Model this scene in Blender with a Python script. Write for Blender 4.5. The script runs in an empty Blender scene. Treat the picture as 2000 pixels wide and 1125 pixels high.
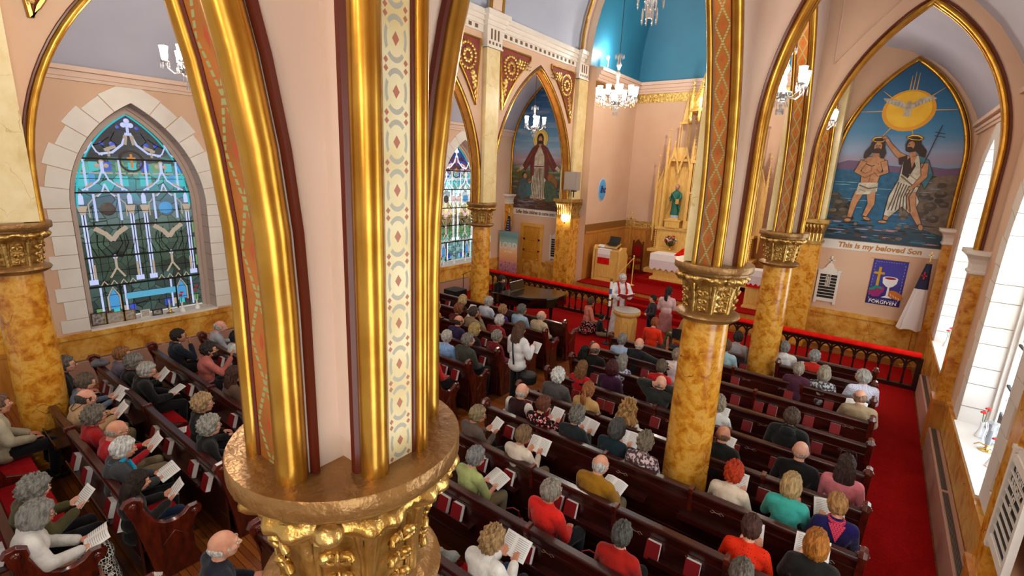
import bpy, bmesh, math, random
import numpy as np
from mathutils import Vector, Matrix, Euler, Quaternion
PI = math.pi
S = bpy.context.scene
COL = S.collection
# ---------------------------------------------------------------- camera
cam_d = bpy.data.cameras.new('camera'); cam = bpy.data.objects.new('camera', cam_d); COL.objects.link(cam)
cam_d.sensor_width = 36.0; cam_d.lens = 953.09 / 2000 * 36.0; cam_d.clip_start = 0.05; cam_d.clip_end = 200
def cam_rot(a, b, c):
    ca, sa, cb, sb, cc, sc = math.cos(a), math.sin(a), math.cos(b), math.sin(b), math.cos(c), math.sin(c)
    B = Matrix(((1, 0, 0), (0, 0, -1), (0, 1, 0)))
    Rz = Matrix(((cb, -sb, 0), (sb, cb, 0), (0, 0, 1))); Rx = Matrix(((1, 0, 0), (0, ca, -sa), (0, sa, ca))); Rr = Matrix(((cc, -sc, 0), (sc, cc, 0), (0, 0, 1)))
    return Rr @ Rx @ B @ Rz
_R = cam_rot(0.23733171, -0.63745761, 0.04250671)      # rows: image right, image down, view direction
_M = Matrix((_R[0], -_R[1], -_R[2])).transposed()
cam.matrix_world = Matrix.Translation((0, 0, 4.45)) @ _M.to_4x4()
S.camera = cam
# ---------------------------------------------------------------- colour management, world, daylight
S.view_settings.view_transform = 'Standard'; S.view_settings.look = 'None'; S.view_settings.exposure = 0.35; S.view_settings.gamma = 1.0
S.view_settings.use_curve_mapping = False
S.cycles.max_bounces = 6; S.cycles.diffuse_bounces = 3; S.cycles.glossy_bounces = 3; S.cycles.transmission_bounces = 4; S.cycles.transparent_max_bounces = 6
S.cycles.caustics_reflective = False; S.cycles.caustics_refractive = False; S.cycles.sample_clamp_indirect = 4.0
wd = bpy.data.worlds.new('world'); S.world = wd; wd.use_nodes = True
wd.node_tree.nodes['Background'].inputs[0].default_value = (1.0, 0.93, 0.85, 1); wd.node_tree.nodes['Background'].inputs[1].default_value = 0.45
def area(name, loc, rot, sx, sy, power, col):
    l = bpy.data.lights.new(name, 'AREA'); l.shape = 'RECTANGLE'; l.size = sx; l.size_y = sy; l.energy = power; l.color = col
    o = bpy.data.objects.new(name, l); o.location = loc; o.rotation_euler = rot; COL.objects.link(o); return o
# point lights: those of the fixtures, and unseen fill added around the camera
def pt(name, loc, power, col=(1.0, 0.87, 0.70), r=0.08):
    l = bpy.data.lights.new(name, 'POINT'); l.energy = power; l.color = col; l.shadow_soft_size = r
    o = bpy.data.objects.new(name, l); o.location = loc; COL.objects.link(o); return o
# ---------------------------------------------------------------- node materials
MATS = {}
def lin(h):
    c = [int(h[i:i+2], 16) / 255 for i in (0, 2, 4)]
    return tuple((x / 12.92 if x <= .04045 else ((x + .055) / 1.055) ** 2.4) for x in c) + (1,)
def mat(name, col, rough=0.6, metal=0.0, emit=None, es=0.0, col2=None, scale=3.0, ramp=(0.35, 0.65), bump=0.0, bscale=40.0, detail=4.0, stretch=None, coat=0.0, dist=0.0, spec=None, sheen=0):
    if name in MATS: return MATS[name]
    m = bpy.data.materials.new(name); m.use_nodes = True; nt = m.node_tree; N = nt.nodes; L = nt.links
    b = N['Principled BSDF']
    c1 = lin(col) if isinstance(col, str) else tuple(col) + (1,)
    b.inputs['Base Color'].default_value = c1; b.inputs['Roughness'].default_value = rough; b.inputs['Metallic'].default_value = metal
    if coat: b.inputs['Coat Weight'].default_value = coat; b.inputs['Coat Roughness'].default_value = 0.15
    if spec is not None: b.inputs['Specular IOR Level'].default_value = spec
    if sheen: b.inputs['Sheen Weight'].default_value = sheen
    if emit is not None:
        b.inputs['Emission Color'].default_value = lin(emit) if isinstance(emit, str) else tuple(emit) + (1,); b.inputs['Emission Strength'].default_value = es
    vec = None
    def coords():
        t = N.new('ShaderNodeTexCoord'); mp = N.new('ShaderNodeMapping'); L.new(t.outputs['Object'], mp.inputs['Vector'])
        if stretch: mp.inputs['Scale'].default_value = stretch
        return mp.outputs['Vector']
    if col2 is not None:
        vec = coords(); n = N.new('ShaderNodeTexNoise'); n.inputs['Scale'].default_value = scale; n.inputs['Detail'].default_value = detail; n.inputs['Distortion'].default_value = dist
        L.new(vec, n.inputs['Vector']); r = N.new('ShaderNodeValToRGB'); r.color_ramp.elements[0].position = ramp[0]; r.color_ramp.elements[1].position = ramp[1]
        r.color_ramp.elements[0].color = c1; r.color_ramp.elements[1].color = lin(col2) if isinstance(col2, str) else tuple(col2) + (1,)
        L.new(n.outputs['Fac'], r.inputs['Fac']); L.new(r.outputs['Color'], b.inputs['Base Color'])
    if bump:
        vec = vec or coords(); n2 = N.new('ShaderNodeTexNoise'); n2.inputs['Scale'].default_value = bscale; n2.inputs['Detail'].default_value = 3
        L.new(vec, n2.inputs['Vector']); bp = N.new('ShaderNodeBump'); bp.inputs['Strength'].default_value = bump; bp.inputs['Distance'].default_value = 0.03
        L.new(n2.outputs['Fac'], bp.inputs['Height']); L.new(bp.outputs['Normal'], b.inputs['Normal'])
    MATS[name] = m; return m
def marble(name, stops, vein, scale=2.2, rough=0.22, vs=1.6):
    m = bpy.data.materials.new(name); m.use_nodes = True; N = m.node_tree.nodes; L = m.node_tree.links; b = N['Principled BSDF']; b.inputs['Roughness'].default_value = rough
    t = N.new('ShaderNodeTexCoord'); n = N.new('ShaderNodeTexNoise'); n.inputs['Scale'].default_value = scale; n.inputs['Detail'].default_value = 9; n.inputs['Roughness'].default_value = 0.66; n.inputs['Distortion'].default_value = 0.35
    L.new(t.outputs['Object'], n.inputs['Vector']); r = N.new('ShaderNodeValToRGB'); cr = r.color_ramp
    while len(cr.elements) < len(stops): cr.elements.new(0.5)
    for e, (p, c) in zip(cr.elements, stops): e.position = p; e.color = lin(c)
    L.new(n.outputs['Fac'], r.inputs['Fac'])
    n3 = N.new('ShaderNodeTexNoise'); n3.inputs['Scale'].default_value = 2.5; n3.inputs['Detail'].default_value = 3; L.new(t.outputs['Object'], n3.inputs['Vector'])
    add = N.new('ShaderNodeMixRGB'); add.blend_type = 'ADD'; add.inputs['Fac'].default_value = 0.55; L.new(t.outputs['Object'], add.inputs['Color1']); L.new(n3.outputs['Color'], add.inputs['Color2'])
    v = N.new('ShaderNodeTexVoronoi'); v.feature = 'DISTANCE_TO_EDGE'; v.inputs['Scale'].default_value = vs; L.new(add.outputs['Color'], v.inputs['Vector'])
    r2 = N.new('ShaderNodeValToRGB'); r2.color_ramp.elements[0].position = 0.0; r2.color_ramp.elements[0].color = (1, 1, 1, 1); r2.color_ramp.elements[1].position = 0.012; r2.color_ramp.elements[1].color = (0, 0, 0, 1)
    L.new(v.outputs['Distance'], r2.inputs['Fac']); mul = N.new('ShaderNodeMath'); mul.operation = 'MULTIPLY'; L.new(r2.outputs['Color'], mul.inputs[0])
    r3 = N.new('ShaderNodeValToRGB'); r3.color_ramp.elements[0].position = 0.5; r3.color_ramp.elements[1].position = 0.62; L.new(n3.outputs['Fac'], r3.inputs['Fac']); L.new(r3.outputs['Color'], mul.inputs[1])
    mx = N.new('ShaderNodeMixRGB'); mx.inputs['Color2'].default_value = lin(vein); L.new(mul.outputs['Value'], mx.inputs['Fac']); L.new(r.outputs['Color'], mx.inputs['Color1'])
    L.new(mx.outputs['Color'], b.inputs['Base Color']); MATS[name] = m; return m
M_MARB = marble('amber_marble', [(0.30, '985212'), (0.42, 'c47a20'), (0.5, 'd8962e'), (0.58, 'e2aa4c'), (0.70, 'cc8628')], '5e3210', scale=7.0)
M_MARBC = marble('cream_marble', [(0.3, 'd6b878'), (0.5, 'e6cf98'), (0.7, 'efdcae')], 'c29a5a', rough=0.3)
M_WAIN = marble('honey_marble_wainscot', [(0.3, 'a86420'), (0.42, 'c88430'), (0.52, 'dca044'), (0.62, 'e6b45e'), (0.72, 'cc8a34')], '8a4e1a', scale=3.2)
M_WALL = mat('rose_beige_plaster', 'dcb89c', 0.75, col2='d6ae91', scale=0.8, bump=0.05, bscale=60)
M_WALLP = mat('pale_beige_plaster', 'e2c6b4', 0.7, col2='dcbda9', scale=1.2)
M_CREAM = mat('cream_plaster', 'ead8c6', 0.6)
M_WHITE = mat('white_stone_paint', 'e9e2da', 0.45, col2='e2d9cf', scale=2)
M_JOINT = mat('joint_grey', '8f7d72', 0.8)
M_VAULT = mat('grey_blue_vault_plaster', 'b4bacb', 0.6, col2='acb2c5', scale=0.7)
M_AVAULT = mat('lavender_aisle_vault_plaster', 'bcbccd', 0.5, col2='b2b2c4', scale=0.7)
M_BLUE = mat('chancel_blue_paint', '2f7d9c', 0.5, col2='2a7190', scale=0.6)
M_GOLD = mat('gilt_roll', (0.44, 0.20, 0.022), 0.27, 0.85, col2=(0.60, 0.32, 0.05), scale=6, bump=0.03, bscale=10)
M_GOLDC = mat('antique_gilt', (0.46, 0.25, 0.05), 0.3, 0.8, col2=(0.72, 0.47, 0.16), scale=9, bump=0.25, bscale=30)
M_GOLDP = mat('bronze_gilt_plate', (0.27, 0.13, 0.04), 0.34, 0.5, col2=(0.36, 0.19, 0.06), scale=5, bump=0.35, bscale=22)
M_RED = mat('oxblood_fillet', '5a1c0c', 0.35)
M_CARPET = mat('red_carpet', '860404', 0.95, col2='9a0806', scale=30, bump=0.2, bscale=250, spec=0.1)
M_CUSH = mat('red_seat_cloth', '8c1016', 0.9, col2='a0141a', scale=12, spec=0.1)
M_RAILC = mat('red_rail_velvet', 'c01008', 0.9, col2='d4180a', scale=8, spec=.1)
M_PEW = mat('dark_mahogany', '2a0c09', 0.28, col2='40140d', scale=3, stretch=(1, 8, 8), coat=0.3)
M_PEWE = mat('red_mahogany_end', '3a0e08', 0.25, col2='64200f', scale=5, stretch=(3, 3, 1), coat=0.4)
M_OAK = mat('golden_oak', 'dca850', 0.4, col2='e8bc6c', scale=4, stretch=(6, 6, 1), coat=0.2)
M_OAKD = mat('carved_golden_oak', 'e2ae54', 0.34, col2='f0c878', scale=5, stretch=(5, 5, 1), coat=0.2)
M_OAKR = mat('orange_oak_panel', 'b4722c', 0.35, col2='cc8a3e', scale=3, stretch=(4, 4, 1), coat=0.2)
M_RAD = mat('beige_metal_cover', 'b48a78', 0.5)
M_GRILL = mat('dark_grille', '2e2a28', 0.5, 0.3)
M_BLACK = mat('black_lacquer', '0a0909', 0.12, coat=0.6)
M_BLACKM = mat('matte_black', '0d0c0c', 0.6)
M_LACE = mat('white_lace', 'eadfe2', 0.85, col2='c9b4bb', scale=60)
M_LINEN = mat('white_linen', 'f2ecea', 0.8)
M_BRASS = mat('polished_brass', (0.78, 0.55, 0.2), 0.2, 1.0)
M_PAPER = mat('white_paper', 'e9e6e4', 0.8)
M_SKINW = None
def floor_mat():
    m = bpy.data.materials.new('oak_floorboards'); m.use_nodes = True; N = m.node_tree.nodes; L = m.node_tree.links; b = N['Principled BSDF']; b.inputs['Roughness'].default_value = 0.3
    t = N.new('ShaderNodeTexCoord'); br = N.new('ShaderNodeTexBrick'); br.inputs['Scale'].default_value = 1.0; br.inputs['Brick Width'].default_value = 1.1; br.inputs['Row Height'].default_value = 0.07; br.inputs['Mortar Size'].default_value = 0.003
    br.inputs['Color1'].default_value = lin('a35a22'); br.inputs['Color2'].default_value = lin('7c3f16'); br.inputs['Mortar'].default_value = lin('2a1206')
    L.new(t.outputs['Object'], br.inputs['Vector']); n = N.new('ShaderNodeTexNoise'); n.inputs['Scale'].default_value = 3; mp = N.new('ShaderNodeMapping'); mp.inputs['Scale'].default_value = (1, 12, 1)
    L.new(t.outputs['Object'], mp.inputs['Vector']); L.new(mp.outputs['Vector'], n.inputs['Vector']); mx = N.new('ShaderNodeMixRGB'); mx.blend_type = 'MULTIPLY'; mx.inputs['Fac'].default_value = 0.5
    L.new(br.outputs['Color'], mx.inputs['Color1']); L.new(n.outputs['Color'], mx.inputs['Color2']); L.new(mx.outputs['Color'], b.inputs['Base Color']); return m
M_FLOOR = floor_mat()
# ---------------------------------------------------------------- mesh builder
class MB:
    def __init__(s): s.v = []; s.f = []; s.m = []; s.uv = {}
    def add(s, vs, fs, mi=0, uvs=None):
        o = len(s.v); s.v += [tuple(p) for p in vs]
        for k, f in enumerate(fs):
            if uvs: s.uv[len(s.f)] = uvs[k]
            s.f.append(tuple(i + o for i in f)); s.m.append(mi)
        return s
    def box(s, c, d, mi=0, rz=0, rx=0, ry=0):
        R = Euler((rx, ry, rz)).to_matrix(); hx, hy, hz = d[0] / 2, d[1] / 2, d[2] / 2; c = Vector(c)
        P = [c + R @ Vector((x, y, z)) for z in (-hz, hz) for x, y in ((-hx, -hy), (hx, -hy), (hx, hy), (-hx, hy))]
        return s.add(P, [(3, 2, 1, 0), (4, 5, 6, 7), (0, 1, 5, 4), (1, 2, 6, 5), (2, 3, 7, 6), (3, 0, 4, 7)], mi)
    def bb(s, a, b, mi=0):
        return s.box([(a[i] + b[i]) / 2 for i in range(3)], [abs(b[i] - a[i]) for i in range(3)], mi)
    def cyl(s, p0, p1, r0, r1=None, n=12, mi=0, cap=True):
        r1 = r0 if r1 is None else r1; p0 = Vector(p0); p1 = Vector(p1); q = (p1 - p0).to_track_quat('Z', 'Y')
        vs = []
        for p, r in ((p0, r0), (p1, r1)):
            for i in range(n): a = 2 * PI * i / n; vs.append(p + q @ Vector((r * math.cos(a), r * math.sin(a), 0)))
        fs = [(i, (i + 1) % n, n + (i + 1) % n, n + i) for i in range(n)]
        if cap: fs += [tuple(range(n))[::-1], tuple(range(n, 2 * n))]
        return s.add(vs, fs, mi)
    def lathe(s, prof, c=(0, 0, 0), n=24, mi=0, wob=None):
        vs = []; c = Vector(c)
        for k, (r, z) in enumerate(prof):
            for i in range(n):
                a = 2 * PI * i / n; rr = r if wob is None else wob(r, z, a); vs.append(c + Vector((rr * math.cos(a), rr * math.sin(a), z)))
        fs = [(k * n + i, k * n + (i + 1) % n, (k + 1) * n + (i + 1) % n, (k + 1) * n + i) for k in range(len(prof) - 1) for i in range(n)]
        fs += [tuple(range(n))[::-1], tuple(range((len(prof) - 1) * n, len(prof) * n))]
        return s.add(vs, fs, mi)
    def tube(s, path, r, n=8, mi=0, up=None, closed=False):
        P = [Vector(p) for p in path]; vs = []; m = len(P)
        for i, p in enumerate(P):
            a = P[(i - 1) % m] if (i or closed) else P[0]; b = P[(i + 1) % m] if (i < m - 1 or closed) else P[-1]
            t = (b - a).normalized(); u = Vector(up) if up else (Vector((0, 0, 1)) if abs(t.z) < .9 else Vector((1, 0, 0))); sx = t.cross(u).normalized(); sy = sx.cross(t)
            rr = r[i] if isinstance(r, (list, tuple)) else r
            for k in range(n): w = 2 * PI * k / n; vs.append(p + sx * rr * math.cos(w) + sy * rr * math.sin(w))
        rng = m if closed else m - 1
        fs = [(i * n + k, i * n + (k + 1) % n, ((i + 1) % m) * n + (k + 1) % n, ((i + 1) % m) * n + k) for i in range(rng) for k in range(n)]
        if not closed: fs += [tuple(range(n))[::-1], tuple(range((m - 1) * n, m * n))]
        return s.add(vs, fs, mi)
    def ell(s, c, r, n=12, m=8, mi=0, R=None):
        vs = []; c = Vector(c)
        for j in range(m + 1):
            t = PI * j / m
            for i in range(n):
                a = 2 * PI * i / n; p = Vector((r[0] * math.sin(t) * math.cos(a), r[1] * math.sin(t) * math.sin(a), r[2] * math.cos(t)))
                vs.append(c + (R @ p if R else p))
        fs = [(j * n + i, (j + 1) * n + i, (j + 1) * n + (i + 1) % n, j * n + (i + 1) % n) for j in range(m) for i in range(n)]
        return s.add(vs, fs, mi)
    def prism(s, poly, f0, f1, mi=0, side=None):
        """poly: 2d points; f0,f1: maps (a,b)->3d for the two caps"""
        n = len(poly); vs = [f0(*p) for p in poly] + [f1(*p) for p in poly]
        fs = [tuple(range(n))[::-1], tuple(range(n, 2 * n))]; s.add(vs, fs, mi)
        return s.add(vs, [(i, (i + 1) % n, n + (i + 1) % n, n + i) for i in range(n)], mi if side is None else side)
    def build(s, name, mats, parent=None, smooth=True, ang=35, bevel=0, kind=None, label=None, cat=None, group=None, loc=None):
        me = bpy.data.meshes.new(name); me.from_pydata(s.v, [], s.f)
        for mm in (mats if isinstance(mats, (list, tuple)) else [mats]): me.materials.append(mm)
        me.polygons.foreach_set('material_index', s.m)
        if s.uv:
            uvl = me.uv_layers.new(name='UVMap')
            for fi, uv in s.uv.items():
                for li, u in zip(me.polygons[fi].loop_indices, uv): uvl.data[li].uv = u
        bm = bmesh.new(); bm.from_mesh(me); bmesh.ops.remove_doubles(bm, verts=bm.verts, dist=1e-5); bmesh.ops.recalc_face_normals(bm, faces=bm.faces); bm.to_mesh(me); bm.free()
        if smooth: me.shade_smooth(); me.set_sharp_from_angle(angle=math.radians(ang))
        o = bpy.data.objects.new(name, me); COL.objects.link(o)
        if parent: o.parent = parent
        if loc: o.location = loc
        if bevel:
            b = o.modifiers.new('bevel', 'BEVEL'); b.width = bevel; b.segments = 2; b.limit_method = 'ANGLE'
        return tag(o, label, cat, group, kind)
def tag(o, label=None, cat=None, group=None, kind=None):
    if label: o['label'] = label
    if cat: o['category'] = cat
    if group: o['group'] = group
    if kind: o['kind'] = kind
    return o
def struct(name, mb, m, parent=None, **k):
    k.setdefault('kind', 'structure' if parent is None else None); return mb.build(name, m, parent, **k)
def empty(name, loc=(0, 0, 0), rz=0, label=None, cat=None, group=None, kind=None):
    o = bpy.data.objects.new(name, None); o.empty_display_size = 0.1; o.location = loc; o.rotation_euler = (0, 0, rz); COL.objects.link(o); return tag(o, label, cat, group, kind)
def copy_tree(o, loc=None, rz=None, parent=None, **k):
    c = o.copy(); COL.objects.link(c); c.parent = parent
    if loc is not None: c.location = loc
    if rz is not None: c.rotation_euler[2] = rz
    tag(c, **k)
    for ch in o.children: copy_tree(ch, parent=c)
    return c
def arch(hw, zs, za, n=14):
    """pointed arch, left springing to apex to right springing, as (offset, z)"""
    rise = za - zs; c = (rise * rise - hw * hw) / (2 * hw); r = hw + c; a1 = math.atan2(rise, c)
    left = [(c - r * math.cos(a1 * i / n), zs + r * math.sin(a1 * i / n)) for i in range(n + 1)]
    return left + [(-x, z) for x, z in left[-2::-1]]
for _x, _y, _z, _p in ((-1.45, -1.5, 5.9, 70), (-9.11, -1.4, 5.9, 70), (-5.28, 2.5, 6.6, 200), (0.3, -2.2, 4.9, 60), (0.0, -3.0, 6.0, 60)): pt('fill_light', (_x, _y, _z), _p, r=.25)  # added fill lamps without fixtures, brightening the near nave and aisles
# ================================================================ THE ROOM
XR, XL, XC = -1.45, -9.11, -5.28
WR, WL = 1.45, -12.0
CR = [(-1.45, -3.9), (-1.52, 1.02), (-1.45, 5.85), (-1.45, 10.7), (-1.45, 15.5)]
CL = [(-9.11, -3.7), (-9.11, 1.15), (-9.11, 5.9), (-9.11, 10.7), (-9.11, 15.5)]
YE = 15.85                      # end walls of the aisles
def soffit_mat(name, base, base2, line, spot, per=0.30, kind='x', rough=0.45):
    m = bpy.data.materials.new(name); m.use_nodes = True; N = m.node_tree.nodes; L = m.node_tree.links; b = N['Principled BSDF']; b.inputs['Roughness'].default_value = rough; b.inputs['Metallic'].default_value = 0.15
    t = N.new('ShaderNodeTexCoord'); sp = N.new('ShaderNodeSeparateXYZ'); L.new(t.outputs['UV'], sp.inputs[0])
    def M(op, a, c=None, v=None):
        n = N.new('ShaderNodeMath'); n.operation = op
        for i, q in enumerate((a, c)):
            if q is None: continue
            if isinstance(q, (int, float)): n.inputs[i].default_value = q
            else: L.new(q, n.inputs[i])
        return n.outputs[0]
    u = M('SUBTRACT', sp.outputs['X'], 0.5); au = M('ABSOLUTE', u); v = M('FRACT', M('DIVIDE', sp.outputs['Y'], per)); av = M('ABSOLUTE', M('SUBTRACT', v, 0.5))
    if kind == 'x':
        d = M('ABSOLUTE', M('SUBTRACT', au, M('MULTIPLY', av, 0.8))); dash = M('GREATER_THAN', M('FRACT', M('MULTIPLY', v, 12.0)), 0.3)
        ln = M('MULTIPLY', M('MULTIPLY', M('LESS_THAN', d, 0.055), dash), M('LESS_THAN', au, 0.4)); sd = M('ADD', au, M('MULTIPLY', M('ABSOLUTE', M('SUBTRACT', av, 0.5)), 0.8)); sp_ = M('LESS_THAN', sd, 0.09)
        edge = M('GREATER_THAN', au, 0.44)
    else:
        rr = M('SQRT', M('ADD', M('MULTIPLY', au, au), M('MULTIPLY', M('MULTIPLY', av, 0.75), M('MULTIPLY', av, 0.75)))); ln = M('LESS_THAN', M('ABSOLUTE', M('SUBTRACT', rr, 0.3)), 0.04)
        gap = M('GREATER_THAN', M('ABSOLUTE', M('SUBTRACT', au, av)), 0.07); ln = M('MULTIPLY', ln, gap); sp_ = M('MAXIMUM', M('LESS_THAN', M('ADD', M('MULTIPLY', au, 1.3), av), 0.14), M('LESS_THAN', M('ADD', M('MULTIPLY', M('ABSOLUTE', M('SUBTRACT', au, 0.3)), 1.0), M('ABSOLUTE', M('SUBTRACT', av, 0.42))), 0.07)); edge = M('GREATER_THAN', au, 0.48)
    no = N.new('ShaderNodeTexNoise'); no.inputs['Scale'].default_value = 5; L.new(t.outputs['Object'], no.inputs['Vector'])
    r = N.new('ShaderNodeValToRGB'); r.color_ramp.elements[0].color = lin(base); r.color_ramp.elements[1].color = lin(base2); r.color_ramp.elements[0].position = .35; r.color_ramp.elements[1].position = .65; L.new(no.outputs['Fac'], r.inputs['Fac'])
    def mix(c1, f, col):
        x = N.new('ShaderNodeMixRGB'); L.new(c1, x.inputs['Color1']); L.new(f, x.inputs['Fac']); x.inputs['Color2'].default_value = lin(col); return x.outputs[0]
    c = mix(mix(r.outputs[0], ln, line), sp_, spot); c = mix(c, edge, spot); L.new(c, b.inputs['Base Color']); return m
M_SOF = soffit_mat('lattice_stencil_soffit', '9c5a1e', 'b56a26', '9aa06a', 'b34a24')
M_SOFC = soffit_mat('quatrefoil_stencil_soffit', 'dcc28a', 'e8d8b0', 'b0a898', 'b06a52', per=0.145, kind='q')
M_SOFW = mat('orange_gilt_soffit', 'a8641e', 0.35, 0.3, col2='bd7a2c', scale=5)
def strip(mb, path, side, w, mi=0, per=1.0):
    """ribbon of width w along path, side = unit vector across"""
    P = [Vector(p) for p in path]; s = Vector(side); acc = 0
    for i in range(len(P) - 1):
        l = (P[i + 1] - P[i]).length
        mb.add([P[i] - s * w / 2, P[i] + s * w / 2, P[i + 1] + s * w / 2, P[i + 1] - s * w / 2], [(0, 1, 2, 3)], mi, [[(0, acc), (1, acc), (1, acc + l), (0, acc + l)]]); acc += l
# floor and carpets
struct('floor', MB().bb((WL - .3, -4, -.1), (WR + .3, 19.6, 0)), M_FLOOR, smooth=False)
fc = MB().bb((WL + .2, 10.15, 0), (WR - .2, 14.5, .012)).bb((.47, -4, 0), (WR - .2, 10.15, .012)).bb((WL + .2, 14.5, 0), (-6.6, 15.2, .012)).bb((-3.95, 14.5, 0), (WR - .2, 15.2, .012))
tag(fc.build('carpet', M_CARPET, smooth=False), 'red carpet before the communion rail and down the side aisle by the windows', 'carpet')
# outer walls with window openings
WIN_Z, WIN_S, WIN_A, WIN_H = 1.06, 3.4, 5.4, 1.15
def wall_with_windows(name, x, out, centers, y0, y1, ztop):
    mb = MB(); f0 = lambda a, z: (x, a, z); f1 = lambda a, z: (x + out * .5, a, z); ed = [y0] + [(centers[i] + centers[i + 1]) / 2 for i in range(len(centers) - 1)] + [y1]
    mb.prism([(y0, 0), (y1, 0), (y1, WIN_Z), (y0, WIN_Z)], f0, f1)
    for i, c in enumerate(centers):
        A = arch(WIN_H, WIN_S, WIN_A)
        mb.prism([(ed[i], WIN_Z), (c - WIN_H, WIN_Z)] + [(c + a, z) for a, z in A[:15]] + [(c, ztop), (ed[i], ztop)], f0, f1)
        mb.prism([(ed[i + 1], WIN_Z), (ed[i + 1], ztop), (c, ztop)] + [(c + a, z) for a, z in A[14:]] + [(c + WIN_H, WIN_Z)], f0, f1)
    return struct(name, mb, M_WALL, smooth=False)
wall_with_windows('wall_left', WL, -1, [-1.3, 3.52, 8.3, 13.1], -4, YE + .3, 6.3)
wall_with_windows('wall_right', WR, 1, [-1.3, 3.52, 8.3, 13.1], -4, YE + .3, 6.3)
def wall_fit(side, x, s):
    """wainscot, sill ledge, cornice of one outer wall; s = direction into the room"""
    struct('wainscot_' + side, MB().bb((x, -4, 0), (x + s * .03, YE, 1.0)).bb((x, -4, .93), (x + s * .06, YE, 1.03)), M_WAIN, smooth=False)
    c = MB()
    for a, z0, z1 in ((.05, 5.68, 5.74), (.09, 5.74, 5.80), (.06, 5.80, 5.84), (.15, 5.84, 5.92)): c.bb((x, -4, z0), (x + s * a, YE, z1))
    struct('trim_' + side, c, M_WALLP, smooth=False)
    struct('baseboard_' + side, MB().bb((x, -4, 0), (x + s * .045, YE, .16)), M_OAKR, smooth=False)
wall_fit('left', WL, 1); wall_fit('right', WR, -1)
# aisle vaults
def vault(name, xw, xa):
    prof = [(0, 5.92), (.06, 5.98), (.14, 6.15), (.3, 6.45), (.55, 6.82), (.85, 7.15), (1.2, 7.42), (1.65, 7.64), (2.1, 7.78), (2.5, 7.85), (2.8, 7.87)]; mb = MB(); k = (xa - xw) / 2.8
    P = [(xw + d * k, z) for d, z in prof]; poly = P + [(xa, 8.1), (xw, 8.1)]
    mb.prism(poly, lambda a, z: (a, -4, z), lambda a, z: (a, YE + .2, z)); return struct(name, mb, M_AVAULT, ang=30)
vault('ceiling_aisle_left', WL, XL - .1); vault('ceiling_aisle_right', WR, XR + .1)
# arcades
HW, ZS, ZA, ZP = 2.14, 4.0, 7.48, 3.52
def arcade(name, C, s):
    """s = +1 when the nave lies towards +x"""
    mb = MB()
    for (x0, y0), (x1, y1) in zip(C[:-1], C[1:]):
        hw = (y1 - y0) / 2 - .28; cy = (y0 + y1) / 2; A = [(cy + a, z) for a, z in arch(hw, ZS, ZA)]; X = lambda a: x0 + (x1 - x0) * (a - y0) / (y1 - y0)
        for poly in ([(y0, ZP), (y0 + .28, ZP)] + A[:15] + [(cy, 8.35), (y0, 8.35)], [(y1, ZP), (y1, 8.35), (cy, 8.35)] + A[14:] + [(y1 - .28, ZP)]):
            mb.prism(poly, lambda a, z: (X(a) - .13, a, z), lambda a, z: (X(a) + .13, a, z))
    return struct(name, mb, M_WALL if s > 0 else M_WALLP, smooth=False)
arcade('wall_arcade_left', CL, 1); arcade('wall_arcade_right', CR, -1)
def arch_trim(idx, P, acr, hw, sof, near=1, r=.05, off=.115):
    """gilt rolls and stencilled soffit along a pointed arch; P(a,z) -> point on the centre line, acr = unit vector across"""
    A = [(-hw, 3.43)] + arch(hw, ZS, ZA, 18) + [(hw, 3.43)]; acr = Vector(acr); rolls = MB(); fil = MB(); st = MB()
    A2 = [(-hw + .02, 3.43)] + [(a * (hw - .02) / hw, z - .02 * (1 - abs(a) / hw)) for a, z in arch(hw, ZS, ZA, 18)] + [(hw - .02, 3.43)]
    path = [Vector(P(a, z)) for a, z in A2]
    for q in (-1, 1):
        o_, r_ = (off, r) if q == near else (.135, .03)
        rolls.tube([p + acr * o_ * q for p in path], r_, 14, 0, up=acr)
        fil.tube([p + acr * (o_ - r_ - .004) * q for p in path], .009, 5, 0, up=acr); fil.tube([Vector(P(a * (hw + .05) / hw, z + .055 * (1 - abs(a) / hw))) + acr * (.135 if q == near else .15) * q for a, z in A], .018, 6, 0, up=acr)
    c0, c1 = sorted((near * (off - r), -near * .105)); strip(st, [p + acr * (c0 + c1) / 2 for p in path], acr, c1 - c0, 0)
    e = struct('trim_arch_%d' % idx, rolls, M_GOLD, ang=60); struct('fillet', fil, M_RED, e); struct('soffit', st, sof, e, smooth=False); return e
i = 0
for C, sof in ((CL, M_SOFW), (CR, M_SOF)):   # the broad roll faces the nave on the left, the aisle on the right
    for (x0, y0), (x1, y1) in zip(C[:-1], C[1:]):
        i += 1; cy = (y0 + y1) / 2
        arch_trim(i, lambda a, z: (x0 + (x1 - x0) * (cy + a - y0) / (y1 - y0), cy + a, z), (1, 0, 0), (y1 - y0) / 2 - .28, sof)
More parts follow.
